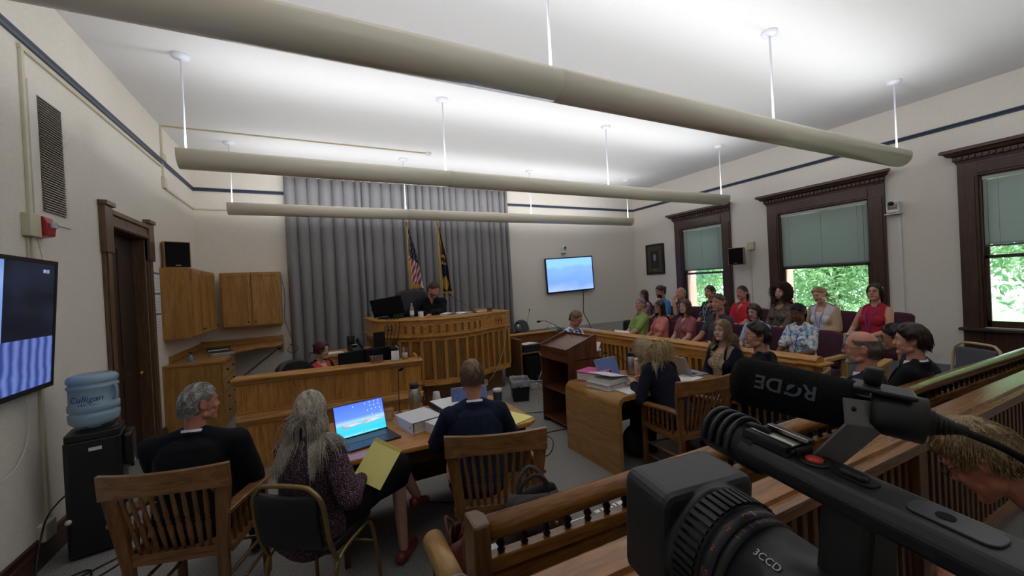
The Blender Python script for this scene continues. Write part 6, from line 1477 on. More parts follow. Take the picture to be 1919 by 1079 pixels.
    if glasses:
        m = MB()
        for sg in (-1, 1):
            pts = [Mh @ Vector((sg*.032+.0235*math.cos(a), .1035-.004*abs(math.cos(a)), .004+.0185*math.sin(a))) for a in [2*PI*k/20 for k in range(20)]]
            m.tube(pts, .0016, 6, closed=True, cap=False); m.tube([Mh @ Vector(q) for q in ((sg*.055, .099, .010), (sg*.078, .07, .012), (sg*.083, -.005, .010), (sg*.081, -.030, -.008))], .0017, 6)
        m.tube([Mh @ Vector(q) for q in ((-.009, .104, .006), (0, .107, .010), (.009, .104, .006))], .0016, 6)
        m.build('glasses', mat('frame_'+glasses.strip('#'), glasses, .3), root)
    if extra_fn: extra_fn(root, dict(TL=TL, NB=NB, Mh=Mh, HC=HC, P=P, arms=arms, lg=lg, rt=rt, fw=fw, sd=sd, fabric=fabric, nd=nd))
    return root
def lanyard(col, badge=True, z=.16):
    def fn(root, k):
        TL = k['TL']; m = MB()
        for sg in (-1, 1): m.tube(spline([TL(0, -.07, .53), TL(sg*.062, -.03, .52), TL(sg*.07, .06, .47), TL(sg*.04, .145, .36), TL(0, .152, z)], 5), .0042, 5, flat=.5)
        m.build('lanyard', mat('lanyard_'+col.strip('#'), col, .6), root)
        if badge: o = MB().cbox((0, 0, 0), (.062, .004, .085)).build('badge', PAPER, root, bevel=.002); o.matrix_local = Matrix.Translation(TL(0, .165, z-.045)) @ Matrix.Rotation(-.1, 4, 'X')
    return fn
# ================================================================ the gallery: long pew with turned spindles, and the bar rail
def gx(x): return 1.46 - (x-.5)*.027
pw = thing('spindle_pew', 'long oak pew with round top rail and turned spindles, nearest the well', 'pew', (.5, 1.46, 0), R(-1.55))
PL = 6.3
MB().cone((.06, 0, .90), (PL, 0, .90), .047, seg=24).build('top_rail', RAILX, pw)
MB().box((.04, -.028, .735), (PL, .028, .792)).box((.04, -.015, .43), (PL, .012, .735)).build('lower_rail', RAILX, pw, bevel=.006)
ns = int((PL-.1)/.105)
for k in range(ns):
    x_ = .12+.105*k; MB().lathe([(.010, .790), (.017, .802), (.010, .812), (.020, .828), (.010, .845), (.014, .855), (.010, .875)], (x_, 0, 0), 10).build('turned_spindle', mat('dark_spindle', '#2c1a12', .35), pw)
MB().prism([(-.01, -.06), (.060, -.06), (.066, .02), (.045, .065), (-.01, .065)], 0, .955).build('end_post', RAILZ, pw, bevel=.012)
MB().prism([(PL, -.05), (PL+.06, -.05), (PL+.06, .06), (PL, .06)], 0, 1.02).build('end_post', RAILZ, pw, bevel=.012)
MB().box((.04, .02, .40), (PL, .46, .43)).build('seat', RAILX, pw, bevel=.008)
MB().box((.06, .40, .0), (.10, .44, .40)).box((PL-.1, .40, 0), (PL-.06, .44, .40)).box((3.1, .40, 0), (3.14, .44, .40)).build('leg', RAILZ, pw)
MB().cone((-.06, .42, .66), (-.045, .10, .64), .050, seg=24).build('rolled_arm', wood('pale_roll', '#8d6a3c', '#b8925a', 'y', rough=.35), pw)
q = MB(); q.tube([(-.040+.044*math.cos(a), .095, .64+.044*math.sin(a)) for a in [2*PI*k/28 for k in range(28)]], .011, 8, closed=True, cap=False); q.build('grey_ring', mat('ring_grey', '#83868a', .5), pw)
MB().cone((-.040, .098, .64), (-.040, .092, .64), .040, seg=24).build('orange_disc', mat('disc_orange', '#b0512a', .6, noise=(40, .3)), pw)
MB().box((-.07, .10, 0), (-.03, .14, .60)).box((-.07, .38, 0), (-.03, .42, .62)).build('arm_support', RAILZ, pw, bevel=.005)

br = thing('gallery_rail', 'broad oak bar rail with vertical slats running across the front of the gallery', 'railing', (-.4, 1.03, 0), R(-.6))
BL = 8.6
MB().extrude([(-.085, .905), (-.09, .925), (-.07, .935), (-.055, .935), (-.05, .952), (.06, .957), (.085, .94), (.085, .905)], 'x', 0, BL).build('cap_rail', RAILX, br)
MB().extrude([(-.07, .85), (-.075, .905), (.07, .905), (.06, .85)], 'x', 0, BL).build('under_rail', RAILX, br, bevel=.004)
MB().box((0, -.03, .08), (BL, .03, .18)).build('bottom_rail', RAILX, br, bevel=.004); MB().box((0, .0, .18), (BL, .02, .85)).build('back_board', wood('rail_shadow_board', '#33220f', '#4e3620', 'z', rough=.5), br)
k = 0; x_ = .03
while x_ < BL:
    MB().box((x_, -.030, .18), (x_+.036, .0, .85)).build('rail_slat', RAILZ, br, bevel=.003); x_ += .078
for x_ in (3.2, 6.4): MB().box((x_, -.07, 0), (x_+.07, .07, .905)).build('rail_post', RAILZ, br, bevel=.004)

# gallery pew behind the rail where the bent-over man sits
gp = thing('gallery_pew', 'plain oak gallery pew below the video camera', 'pew', (1.0, .30, 0))
MB().box((0, -.42, .40), (3.2, .05, .435)).build('seat', RAILX, gp, bevel=.006); MB().box((0, -.48, .40), (3.2, -.44, .92)).build('backrest', RAILX, gp, bevel=.006)
for x_ in (0, 3.16): MB().box((x_, -.48, 0), (x_+.04, .05, .62)).build('pew_end', RAILZ, gp, bevel=.004)

# papers and boxes lying on the spindle pew
for k, (x_, y_, w_, d_, h_, rz_, c_, lab) in enumerate((( .70, 1.83, .18, .12, .10, 2, PAPER, 'white file box lying on the pew behind the spindles, leftmost'), (1.27, 1.80, .18, .14, .085, -3, mat('grey_folder', '#8b8480', .7), 'grey folder on the pew behind the spindles'), (1.49, 1.79, .22, .14, .10, 2, PAPER, 'white paper bundle with black stripes on the pew'), (1.84, 1.78, .40, .14, .105, 0, PAPER, 'long white box lid on the pew, rightmost of the papers'))):
    o = thing('file_box' if k != 1 else 'folder', lab, 'papers', (x_, y_, .43), R(rz_)); MB().box((-w_/2, -d_/2, 0), (w_/2, d_/2, h_)).build('sleeve', c_, o, bevel=.002)
    MB().box((-w_/2+.01, -d_/2+.01, h_), (w_/2-.02, d_/2-.01, h_+.003)).build('top_sheet', PAPER, o)
    if k == 2: m = MB(); [m.box((-.08+.03*q, -.06, h_+.003), (-.07+.03*q, .06, h_+.004)) for q in range(5)]; m.build('black_stripes', BLACK, o)
# handbags
def handbag(label, x, y, z, rz, w_, d_, h_, mm, flap=True, name='handbag'):
    o = thing(name, label, 'bag', (x, y, z), R(rz)); m = MB()
    vs = []; n = 28; lay = ((1.0, 0), (1.04, .12), (1.0, .5), (.86, .85), (.72, 1.0))
    for f, t in lay:
        for k in range(n): a = 2*PI*k/n; c, s = math.cos(a), math.sin(a); q = (abs(c)**5+abs(s)**5)**(-.2); vs.append((w_/2*f*c*q, d_/2*(f if t < .6 else f*.6)*s*q+.01*math.sin(3*a+t*4), h_*t+.012*math.sin(2*a)*t))
    m._add(vs, [(j*n+k, j*n+(k+1) % n, (j+1)*n+(k+1) % n, (j+1)*n+k) for j in range(4) for k in range(n)] + [tuple(range(n))[::-1]], 0, True); m.build('bag_body', mm, o, solid=.004)
    for s in (-1, 1): MB().tube(spline([(s*w_*.22, s*.02, h_*.9), (s*w_*.20, s*.03, h_*1.12), (0, s*.05, h_*1.28), (-s*w_*.20, s*.03, h_*1.12), (-s*w_*.22, s*.02, h_*.9)], 5), .011, 8, flat=.5).build('bag_handle', mm, o)
    if flap: m = MB(); m.grid(lambda u, v: (-w_*.36+w_*.72*u, -d_/2*(.75+.35*v)-.008, h_*(.98-.50*v)+.02*math.sin(PI*u)), 8, 6); m.build('flap', mm, o, solid=.004)
    for s in (-1, 1): MB().ell((s*w_*.27, -d_/2-.012, h_*.62), (.010, .005, .010), 12, 8).build('rivet', BRASS, o)
    MB().ell((.0, -d_/2-.02, h_*.80), (.014, .006, .020), 12, 8).build('clasp', BRASS, o)
    return o
handbag('grey leather handbag with brass rivets on the pew behind the centre chair', .96, 1.80, .43, -12, .34, .15, .36, LEA)
handbag('small reddish-brown woven purse at the left end of the pew', .545, 1.80, .43, 60, .22, .12, .27, mat('red_brown_leather', '#5a2a20', .5, noise=(60, .3), bump=.4, bscale=90), flap=False, name='purse')
tag(grow(MB().ell((0, 0, .09), (.17, .08, .10)).ell((-.10, 0, .14), (.06, .06, .06)), 'leather_satchel', mat('red_leather', '#6f352b', .45, noise=(12, .12)), None, folds=.01), 'red-brown leather satchel on the pew near the right table', 'bag').matrix_world = Matrix.Translation((1.95, 1.80, .43)) @ Matrix.Rotation(R(-20), 4, 'Z')
bk = thing('backpack', 'dark bag on the carpet beneath the blonde woman\'s table', 'bag', (2.95, 3.18, 0))
grow(MB().ell((0, 0, .16), (.16, .11, .17)).ell((.0, -.07, .12), (.11, .06, .10)), 'bag_body', mat('dark_canvas', '#15161a', .8), bk, folds=.012)
# ================================================================ everyone in the room
SK_F, SK_M, SK_T, SK_D, SK_R = '#b98c78', '#b08068', '#a87a60', '#6b4633', '#b8806c'
def H(dx, dy, dz): return (dx, dy, dz)
LAP = ((-.07, .30, .06), (.07, .30, .07))
# --- the judge
def judge_x(root, k):
    TL = k['TL']; W = k['arms'][1][2]; E = k['arms'][1][1]; d = (W-E).normalized()
    MB().cone(W-d*.055, W-d*.005, .036, .038, seg=16).build('cuff', mat('aqua_cuff', '#a9d3d8', .7), root)
person('judge in a black robe looking down at papers behind the bench', 1.93, 7.42, .45, 192, seat=.56, s=1.14, shw=1.28, fat=1.34, lean=10, head=(10, 28, -6), neck=8,
       hands=((.16, .42, .31), (.26, .38, .31)), curl=(.9, .7), skin='#b9826c', stub='#7d6252', eyes_open=False, brow='#3c2c22', reach=((-1, -.1, -.5), (1.1, -.1, -.4)),
       top=dict(c='#15151a', neck='v'), jacket=dict(c='#0c0c10', name='robe', v=.40, g=.045, wr=.085, sl=1.86, folds=.03, fs=.13, plain=True), pants='#15151a',
       hair=dict(c=('#2a1c16', '#4a3428'), vol=.012, n=900, L=.07, part='side', r=.0020, hl=(.65, .42, -.02, -.55)), extra_fn=judge_x)
# --- the clerk
person('clerk with dark red hair, glasses and black cardigan over a coral top', -.02, 5.70, 0, 232, seat=.43, s=.94, fem=True, shw=1.2, fat=1.28, lean=8, head=(-4, 8, 0),
       hands=((-.10, .36, .14), (.10, .38, .14)), skin='#c29a88', top=dict(c='#c8413c', neck='v'), jacket=dict(c='#131318', v=.02, open=.045, name='cardigan', plain=True), pants='#15151a', brow='#4a241e',
       hair=dict(c=('#2e0f10', '#5c2022'), vol=.014, n=900, L=.13, part='side', r=.0024, steps=9, grav=.6, hl=(.60, .38, -.10, -.6), tail='bun'), glasses='#8a8088')
# --- left table
person('grey-haired man in a dark suit seated with his back to us at far left', -.70, 3.08, 0, -17, seat=.44, s=1.0, shw=1.32, fat=1.34, lean=3, head=(-38, 2, 0), hands=((-.14, .32, .08), (.16, .30, .10)), skin='#b47a66',
       vox=.006, top=dict(c='#dcdde2', neck='v', collar='#dcdde2'), jacket=dict(c='#141519', v=.12, folds=.016), pants='#141519', brow='#77736e',
       hair=dict(c=('#5f5c5a', '#bdb9b4'), vol=.009, n=3600, L=.055, part='comb', comb=(.2, -1, .0), r=.0011, hl=(.62, .38, .05, -.62), steps=6), extras=None)
def tweed_x(root, k): pass
TWEED = speckle('tweed_cloth', ['#120c12', '#2a1a24', '#503a46', '#a8959c'], 150, .95, .7, (1.0, 1.0, 1.7))
person('woman with long grey hair in a speckled tweed jacket holding a yellow pad', -.08, 2.62, 0, -38, seat=.43, s=.95, fem=True, shw=1.1, fat=1.16, lean=4, head=(14, 4, 0), vox=.006,
       wh=((.14, 2.74, .69), (.205, 2.63, .705)), wf=(((.46, 2.84, .56), (.47, 2.80, .10)), ((.47, 2.80, .66), (.60, 2.93, .36))), skin='#b08878', top=dict(c='#221a20', neck='crew'), jacket=dict(c=TWEED, name='tweed_jacket', g=.026, wr=.045, folds=.018, plain=True, v=.35), pants=None, skirt='#111114', bare_legs=True, shoes='#7a2c2a',
       
       hair=dict(c=('#857d72', '#cfc6b8'), vol=.015, n=5500, L=.37, part='centre', r=.0016, steps=18, grav=1.2, wave=.005, wfreq=10, curl=.4, hl=(.66, .38, -.15, -.7), lay=1.5, lift=.010, drag=.25))
person('man in a navy suit with short fair hair, back to us at the left table', 0.97, 2.62, 0, -15, seat=.43, s=1.0, fat=1.08, lean=6, head=(2, 10, 0), hands=((-.20, .40, .24), (.20, .40, .24)), curl=.35, skin='#b5826c', vox=.006,
       top=dict(c='#e2e3e8', neck='v', collar='#e2e3e8'), jacket=dict(c='#1b2238', v=.14, folds=.016), pants='#1b2238', brow='#80603f',
       hair=dict(c=('#4a382c', '#8a6e52'), vol=.007, n=4200, L=.032, part='crown', r=.0010, hl=(.68, .46, .05, -.44), steps=5, lift=.012, top=.012))
# --- beside the lectern
def bow_x(root, k):
    TL = k['TL']; m = MB()
    for s in (-1, 1): m.tube([TL(0, .105, .475), TL(s*.022, .110, .478), TL(s*.05, .108, .480)], [.006, .014, .022], 8, flat=.6)
    m.build('bow_tie', mat('navy_bow_tie', '#171c38', .6), root)
    m = MB()
    for s in (-1, 1): m.tube(spline([TL(s*.09, -.085, .47), TL(s*.10, .02, .515), TL(s*.085, .10, .43), TL(s*.075, .135, .28), TL(s*.08, .13, .05)], 5), .016, 8, flat=.25)
    m.build('braces', mat('navy_braces', '#1c2444', .6), root)
    o = MB(); o.box((-.07, -.05, 0), (.07, .05, .018)).build('lower', mat('pale_pink_shell', '#d9c2c8', .4), None)
person('man in a pale blue shirt, bow tie and red-framed glasses by the lectern', 3.50, 5.08, 0, 196, seat=.56, s=.98, lean=6, head=(8, 26, 0), hands=((-.10, .34, .22), (.08, .34, .22)), skin='#b98a76', vox=.008,
       top=dict(c='#c8d6e4', sleeve=1.9, neck='crew', collar='#c8d6e4'), pants='#1b1f2c', glasses='#8a2c30', brow='#6b5038',
       hair=dict(c=('#5a4634', '#8e7258'), vol=.012, n=700, L=.06, part='side', r=.0018, hl=(.65, .48, .0, -.55)), extra_fn=bow_x) 
for o_ in list(C.objects):
    if o_.name.startswith('lower') and o_.parent is None and o_.type == 'MESH' and 'label' not in o_: bpy.data.objects.remove(o_)
o = thing('handheld_device', 'pale pink folding device held out beyond the lectern', 'device', (3.60, 4.62, .84), R(20))
MB().prism(rrect(-.09, -.06, .09, .06, .03), 0, .022).build('lower_shell', mat('pale_pink_shell', '#d9c2c8', .4), o, bevel=.006)
MB().prism(rrect(-.07, -.05, .07, .05, .025), 0, .015).build('open_lid', mat('pale_pink_shell', '#d9c2c8', .4), o, bevel=.004).matrix_local = Matrix.Translation((.05, 0, .06)) @ Matrix.Rotation(R(-48), 4, 'Y')
# --- right table
person('blonde woman in a dark jacket bent over the right table, long wavy hair', 3.03, 2.68, 0, 0, s=1.0, fem=True, lean=30, head=(12, 40, 0), neck=18, vox=.006, hands=((-.16, .40, .235), (.10, .42, .235)), skin='#bd9584',
       top=dict(c='#c9c3bd', neck='v'), jacket=dict(c='#171a26', v=.15, folds=.018), pants='#15161c',
       hair=dict(c=('#9a845f', '#e2cda2'), vol=.018, n=6500, L=.42, part='side', r=.0017, steps=18, grav=1.0, wave=.014, wfreq=13, curl=.5, hl=(.66, .38, -.15, -.65), lay=1.8, lift=.016, drag=.72, comb=(.35, -1, .1), combw=.7))
def pearls(root, k):
    TL = k['TL']
    for j in range(5):
        d = .035+.035*j; m = MB(); n = 20
        for i in range(n+1): t = i/n*2-1; q = TL(t*.062, .128-.02*t*t+.012*min(j, 3), .475-d*(1-t*t)-.0*j-.03); m.ell(q, (.0055, .0055, .0055), 8, 6)
        m.build('pearl_strand', mat('pearl', '#c9b79a', .3), root)
person('young woman with long light-brown hair, navy jacket and pearl strands', 4.16, 2.98, 0, 84, s=.98, fem=True, lean=2, leg_yaw=58, head=(6, 0, 0), hands=((-.05, .26, .12), (.06, .28, .12)), skin='#c59c88', vox=.006,
       top=dict(c='#a89478', neck='scoop'), jacket=dict(c='#171b2a', v=.05, open=.03), pants='#15161c', brow='#5f4838',
       hair=dict(c=('#6a5540', '#b09470'), vol=.013, n=1900, L=.34, part='centre', r=.0022, steps=16, grav=.9, wave=.006, wfreq=8, hl=(.66, .36, -.15, -.65), lay=1.4, lift=.014), extra_fn=pearls)
person('dark-haired man in a charcoal suit, back to us, face turned left', 3.76, 2.32, 0, 14, s=1.03, shw=1.2, fat=1.25, lean=2, head=(34, 0, 0), hands=((-.12, .32, .10), (.12, .32, .10)), skin='#b5836e', vox=.006,
       top=dict(c='#c9ccd4', neck='v', collar='#3a3b44'), jacket=dict(c='#17181e', v=.14), pants='#17181e', brow='#2a201a', glasses='#b0a8a4',
       hair=dict(c=('#15110f', '#3a302a'), vol=.014, n=2600, L=.06, part='crown', r=.0015, hl=(.70, .46, .0, -.66), steps=6, lift=.014))
# --- along the spindle pew
person('bald man with dark-rimmed glasses and white goatee in a navy suit, in profile', 3.60, 1.52, 0, 6, seat=.44, s=1.06, fat=1.12, lean=-5, head=(12, 0, 0), hands=((-.08, .30, .07), (.08, .30, .08)), skin='#bd8470', vox=.006, stub='#a08a80',
       top=dict(c='#d3d6de', neck='v', collar='#d3d6de'), jacket=dict(c='#1a2033', v=.14), pants='#1a2033', glasses='#251a18', brow='#8b7a70',
       hair=dict(c=('#544a44', '#7d726a'), vol=.002, n=3000, L=.014, part='crown', r=.0009, hl=(1.2, .60, -.05, -.62, .52, -2), steps=3, lift=.003))
person('young dark-haired man in a black suit and white collar, in profile', 4.46, 1.52, 0, 4, seat=.42, s=1.04, lean=-4, head=(14, 2, 0), hands=((-.08, .30, .07), (.08, .30, .08)), skin='#c2907c', vox=.006,
       top=dict(c='#e4e6ec', neck='v', collar='#e4e6ec'), jacket=dict(c='#15161b', v=.14), pants='#15161b', brow='#2a1e18',
       hair=dict(c=('#1c1310', '#3f2e26'), vol=.016, n=3000, L=.06, part='crown', r=.0014, hl=(.66, .44, -.05, -.62), steps=6, lift=.022, top=.012))
person('dark-haired man leaning forward behind the young man in profile', 5.16, 1.52, 0, 10, seat=.42, s=1.03, lean=26, head=(10, 12, 0), neck=6, hands=((-.10, .42, .04), (.10, .42, .04)), skin='#b07c66', vox=.008,
       top=dict(c='#3a4252', neck='crew'), jacket=dict(c='#1c2430', v=.2), pants='#1a1b20', glasses='#151515', brow='#1a1412',
       hair=dict(c=('#120e0d', '#2e2622'), vol=.014, n=1200, L=.06, part='crown', r=.0020, hl=(.65, .44, -.02, -.62), lift=.018))
# --- the photographer below the video camera
def phot_x(root, k):
    Mh = k['Mh']; m = MB(); m.tube([Mh @ Vector(q) for q in ((.086, -.04, -.005), (.088, .02, .012), (.085, .075, .012))], .0035, 8); m.build('glasses_arm', mat('dark_frame', '#16100e', .3), root)
    TL = k['TL']; m = MB(); m.tube(spline([TL(-.10, -.05, .50), TL(-.06, .08, .47), TL(.03, .17, .34), TL(.06, .20, .2)], 6), .014, 8, flat=.3); m.build('camera_strap', BLACK, root)
CHECK = speckle('grey_check_shirt', ['#8f9294', '#a8abac', '#bdbfbf'], 120, .9, .2)
person('fair-haired man in a grey checked shirt bent down at the lower right', 2.24, .12, 0, 20, seat=.44, s=1.10, fat=1.1, lean=31, head=(-16, 40, 0), neck=14, hands=((-.06, .46, .14), (.12, .44, .16)), curl=.8, skin='#a66c58', vox=.006, eyes_open=False,
       top=dict(c=CHECK, sleeve=1.9, neck='v', collar=CHECK), pants='#3c3d42', glasses='#1a1210', brow='#8a7048',
       hair=dict(c=('#5e4d34', '#a38a62'), vol=.014, n=5200, L=.075, part='crown', r=.0013, hl=(.62, .38, .05, -.60), steps=8, lift=.020, top=.01), extra_fn=phot_x)
# --- the jury, front row (facing the well)
fr = 'front row of the jury'
person('juror in a lime green shirt and glasses, front row, nearest the back wall', 5.44, 5.62, .15, 74, s=.97, fem=False, fat=1.22, lean=-4, head=(10, -12, 0), hands=((-.05, .33, .10), (.10, .30, .10)), skin=SK_F, legs='cross',
       top=dict(c='#8ba75a', sleeve=.8, neck='v', collar='#8ba75a'), pants='#1d2438', glasses='#8a6a70', brow='#8a7468', hair=dict(c=('#5c5054', '#8e8088'), n=500, L=.05, part='side', hl=(.60, .38, .0, -.5)), extra_fn=lanyard('#2a2a30', False))
person('long dark-haired woman in a salmon top in the front row, paper on her lap', 5.44, 5.10, .15, 70, s=.93, fem=True, lean=0, head=(6, 0, 0), hands=LAP, skin='#b4826c',
       top=dict(c='#cf7f78', sleeve=.7, neck='v'), pants='#a8a093', hair=dict(c=('#241612', '#4c3026'), n=750, L=.34, part='side', steps=12, grav=.9, wave=.012, wfreq=10, r=.0036, hl=(.62, .38, -.1, -.6)), extra_fn=lanyard('#b03a4a', True))
person('brown-haired woman in a rose polo shirt, third in the front row', 5.44, 4.56, .15, 78, s=.97, fem=True, fat=1.08, lean=0, head=(8, 0, 0), hands=LAP, skin='#c0948a',
       top=dict(c='#9c5a62', sleeve=.62, neck='v', collar='#9c5a62'), pants='#b5a890', hair=dict(c=('#37241c', '#64463a'), n=800, L=.30, part='centre', steps=12, grav=1.0, wave=.003, r=.0036, hl=(.62, .36, -.1, -.6)), extra_fn=lanyard('#5a3a7a'))
person('short-haired man in a dark grey polo and khaki trousers in the front row', 5.44, 3.98, .15, 76, s=1.07, fat=1.12, lean=-2, head=(10, 0, 0), hands=((-.17, .34, .10), (.16, .38, .12)), skin='#b57f68',
       top=dict(c='#41424b', sleeve=.62, neck='v', collar='#41424b'), pants='#a39578', brow='#3a2a20', hair=dict(c=('#2c211b', '#54423a'), n=700, L=.035, part='crown', r=.0022, hl=(.66, .44, .02, -.55)), extra_fn=lanyard('#2a2e48'))
person('dark-haired woman in a pale blue blouse with a purple lanyard', 5.44, 3.40, .15, 80, s=.92, fem=True, fat=1.08, lean=2, head=(10, 12, 0), hands=LAP, skin='#bf9382',
       top=dict(c='#a3b4d6', sleeve=.75, neck='scoop'), pants='#3a4458', hair=dict(c=('#261a17', '#4b3730'), n=750, L=.28, part='side', steps=12, grav=.9, wave=.014, wfreq=10, r=.0036, hl=(.62, .38, -.1, -.6)), extra_fn=lanyard('#4a3a9a'))
FLOR = speckle('blue_floral_cloth', ['#3f64a4', '#7fa3d2', '#dad8c8', '#e6e0cc'], 26, .85, .1)
person('dark-skinned woman with a ponytail in a blue floral shirt holding a black folder', 5.42, 2.82, .15, 82, s=.95, fem=True, lean=4, head=(8, 18, 0), hands=((-.06, .32, .12), (.10, .34, .12)), skin=SK_D, eye_half=True,
       top=dict(c=FLOR, sleeve=.8, neck='crew'), pants='#1b1c22', brow='#150f0d', lips='#6b3a34', hair=dict(c=('#0e0c0d', '#2a2426'), n=700, L=.10, part='comb', comb=(0, -1, .1), steps=6, r=.0026, vol=.006, hl=(.60, .38, .0, -.6), tail='pony'), extra_fn=lanyard('#4a3a9a'))
# --- the jury, back row
PAT1 = speckle('mauve_pattern_cloth', ['#6f4a5c', '#a98494', '#cbb8bc'], 34, .85, .1); PAT2 = speckle('dark_floral_cloth', ['#15171f', '#1d202b', '#8f94a0'], 34, .85, .1)
STR = speckle('brown_stripe_cloth', ['#2a221e', '#5e5248', '#8c7d6e'], 26, .85, .1, (1, 1, 5))
person('long dark-haired woman with glasses in a mauve patterned top, far corner', 6.64, 6.66, .30, 66, s=.93, fem=True, lean=0, head=(8, 0, 0), hands=LAP, skin='#b98a76', vox=.008, top=dict(c=PAT1, sleeve=.8, neck='v'), pants='#2a2c36', glasses='#3a2a2a',
       hair=dict(c=('#221512', '#472d26'), n=700, L=.38, part='side', steps=12, grav=1.0, r=.004, hl=(.62, .38, -.1, -.6)))
person('bearded dark-haired man in a bright blue shirt in the back row', 6.64, 6.13, .30, 72, s=1.04, fat=1.08, lean=2, head=(2, 12, 0), hands=((-.2, .30, .14), (.15, .3, .12)), skin='#b07e68', vox=.008, stub='#3a2b24', top=dict(c='#3f78b0', sleeve=.7, neck='crew'), pants='#3a3c44', brow='#1e1612',
       hair=dict(c=('#16100e', '#3a2c26'), n=600, L=.06, part='crown', r=.003, vol=.014, hl=(.64, .42, -.05, -.6), tail='bun'))
person('balding man in a grey-blue shirt resting his chin on his hand', 6.62, 5.60, .30, 74, s=.98, fat=1.15, lean=4, head=(14, 0, 0), hands=((.02, .20, .51), (.16, .30, .12)), curl=(1.3, .5), skin='#c08672', vox=.008, top=dict(c='#4c5562', sleeve=.7, neck='v', collar='#4c5562'), pants='#3a3c44', brow='#8a7a70',
       hair=dict(c=('#8c8684', '#b8b2ae'), vol=.003, n=500, L=.02, part='crown', r=.002, hl=(1.2, .55, -.05, -.6, .66, -2), steps=3))
person('juror in a dark patterned shirt with a white badge, before the far window', 6.64, 5.00, .30, 76, s=1.0, fat=1.12, lean=0, head=(10, 0, 0), hands=LAP, skin='#b5836e', vox=.008, top=dict(c=PAT2, sleeve=.8, neck='v', collar=PAT2), pants='#2a2c36', brow='#3a2a22',
       hair=dict(c=('#2a1f1a', '#55443a'), n=600, L=.07, part='side', r=.003, hl=(.62, .38, -.05, -.55)), extra_fn=lanyard('#c8ccd8'))
person('juror with long dark hair in a bright red shirt in the back row', 6.64, 4.38, .30, 78, s=.97, fat=1.12, lean=0, head=(10, 0, 0), hands=LAP, skin='#b8806c', vox=.008, top=dict(c='#bf2c36', sleeve=.7, neck='v', collar='#bf2c36'), pants='#2a2c36', brow='#2e211c',
       hair=dict(c=('#241915', '#4d3a32'), n=650, L=.26, part='comb', comb=(0, -1, .2), steps=10, grav=.8, r=.0036, vol=.008, hl=(.66, .42, -.05, -.6)), extra_fn=lanyard('#5a3a4a'))
person('woman with long curly brown hair in a striped brown top in the back row', 6.64, 3.74, .30, 80, s=.98, fem=True, lean=0, head=(10, -2, 0), hands=LAP, skin='#c09382', vox=.008, top=dict(c=STR, sleeve=1.3, neck='scoop'), pants='#2a2c36', brow='#33241d',
       hair=dict(c=('#2a1a15', '#5e4236'), n=1500, L=.36, part='centre', steps=26, grav=.7, wave=.020, wfreq=34, curl=1, r=.0028, vol=.022, lift=.05, lay=1.6, hl=(.62, .38, -.1, -.65), drag=.8), extra_fn=lanyard('#3a3a48'))
person('fair-haired woman in a beige cardigan, white top and purple lanyard', 6.62, 3.13, .30, 84, s=.95, fem=True, fat=1.1, lean=6, head=(-2, 14, 10), hands=((-.06, .28, .10), (.16, .30, .14)), skin='#c69884', vox=.008, top=dict(c='#c9c4cc', neck='scoop'), jacket=dict(c='#b39c80', name='cardigan', v=.02, open=.05, plain=True), pants='#8f8a80', brow='#8a6a4a',
       hair=dict(c=('#7a5f42', '#b39468'), n=900, L=.07, part='comb', comb=(0, -1, .2), r=.0028, vol=.014, steps=8, wave=.008, wfreq=14, curl=1, hl=(.64, .42, .0, -.6), tail='bun'), extra_fn=lanyard('#6a3a9a', False))
person('woman with glasses in a red sleeveless top and grey trousers, legs crossed', 6.58, 2.55, .30, 80, s=.98, fem=True, fat=1.05, lean=-2, legs='crossL', head=(10, -4, 0), hands=((-.10, .30, .12), (.14, .28, .12)), skin='#c2917c', vox=.007, top=dict(c='#a5283a', sleeve=0, neck='crew', tank=1), pants='#8f988c', brow='#241a16', glasses='#15171c', shoes='#b08a70',
       hair=dict(c=('#1c1412', '#40302a'), n=800, L=.17, part='side', steps=10, grav=.9, r=.0032, vol=.012, hl=(.64, .40, -.05, -.6)), extra_fn=lanyard('#7a48c8', False))
# things the jurors hold
def lap_item(name, label, cat, x, y, z, rz, w_, d_, mm, tilt=(0, 0)):
    o = thing(name, label, cat, (x, y, z)); o.rotation_euler = (R(tilt[0]), R(tilt[1]), R(rz))
    MB().box((-w_/2, -d_/2, 0), (w_/2, d_/2, .008)).build('cover', mm, o, bevel=.001); MB().box((-w_/2+.01, -d_/2+.01, .008), (w_/2-.01, d_/2-.01, .010)).build('page', PAPER if mm is not BLKM else PAPER, o); return o
lap_item('folder', 'black folder on the knees of the woman in the blue floral shirt', 'folder', 4.96, 2.90, .80, 78, .44, .26, BLKM, (0, -8))
lap_item('notebook', 'dark folder on the crossed knee of the juror in lime', 'notebook', 5.02, 5.62, .86, 60, .22, .3, BLKM, (10, -25))
pad('yellow pad on the lap of the woman in salmon', 4.98, 5.12, .80, 60, (0, -12)); pad('yellow pad in the lap of the juror in the dark patterned shirt', 6.20, 4.98, .94, 80, (20, -10)); pad('yellow pad beside the hands of the woman in rose', 4.96, 4.60, .79, 85, (0, -8))
lap_item('notebook', 'notebook on the lap of the woman in the red sleeveless top', 'notebook', 6.22, 2.58, .98, 85, .2, .28, mat('grey_notebook', '#6d7680', .6), (0, -10))
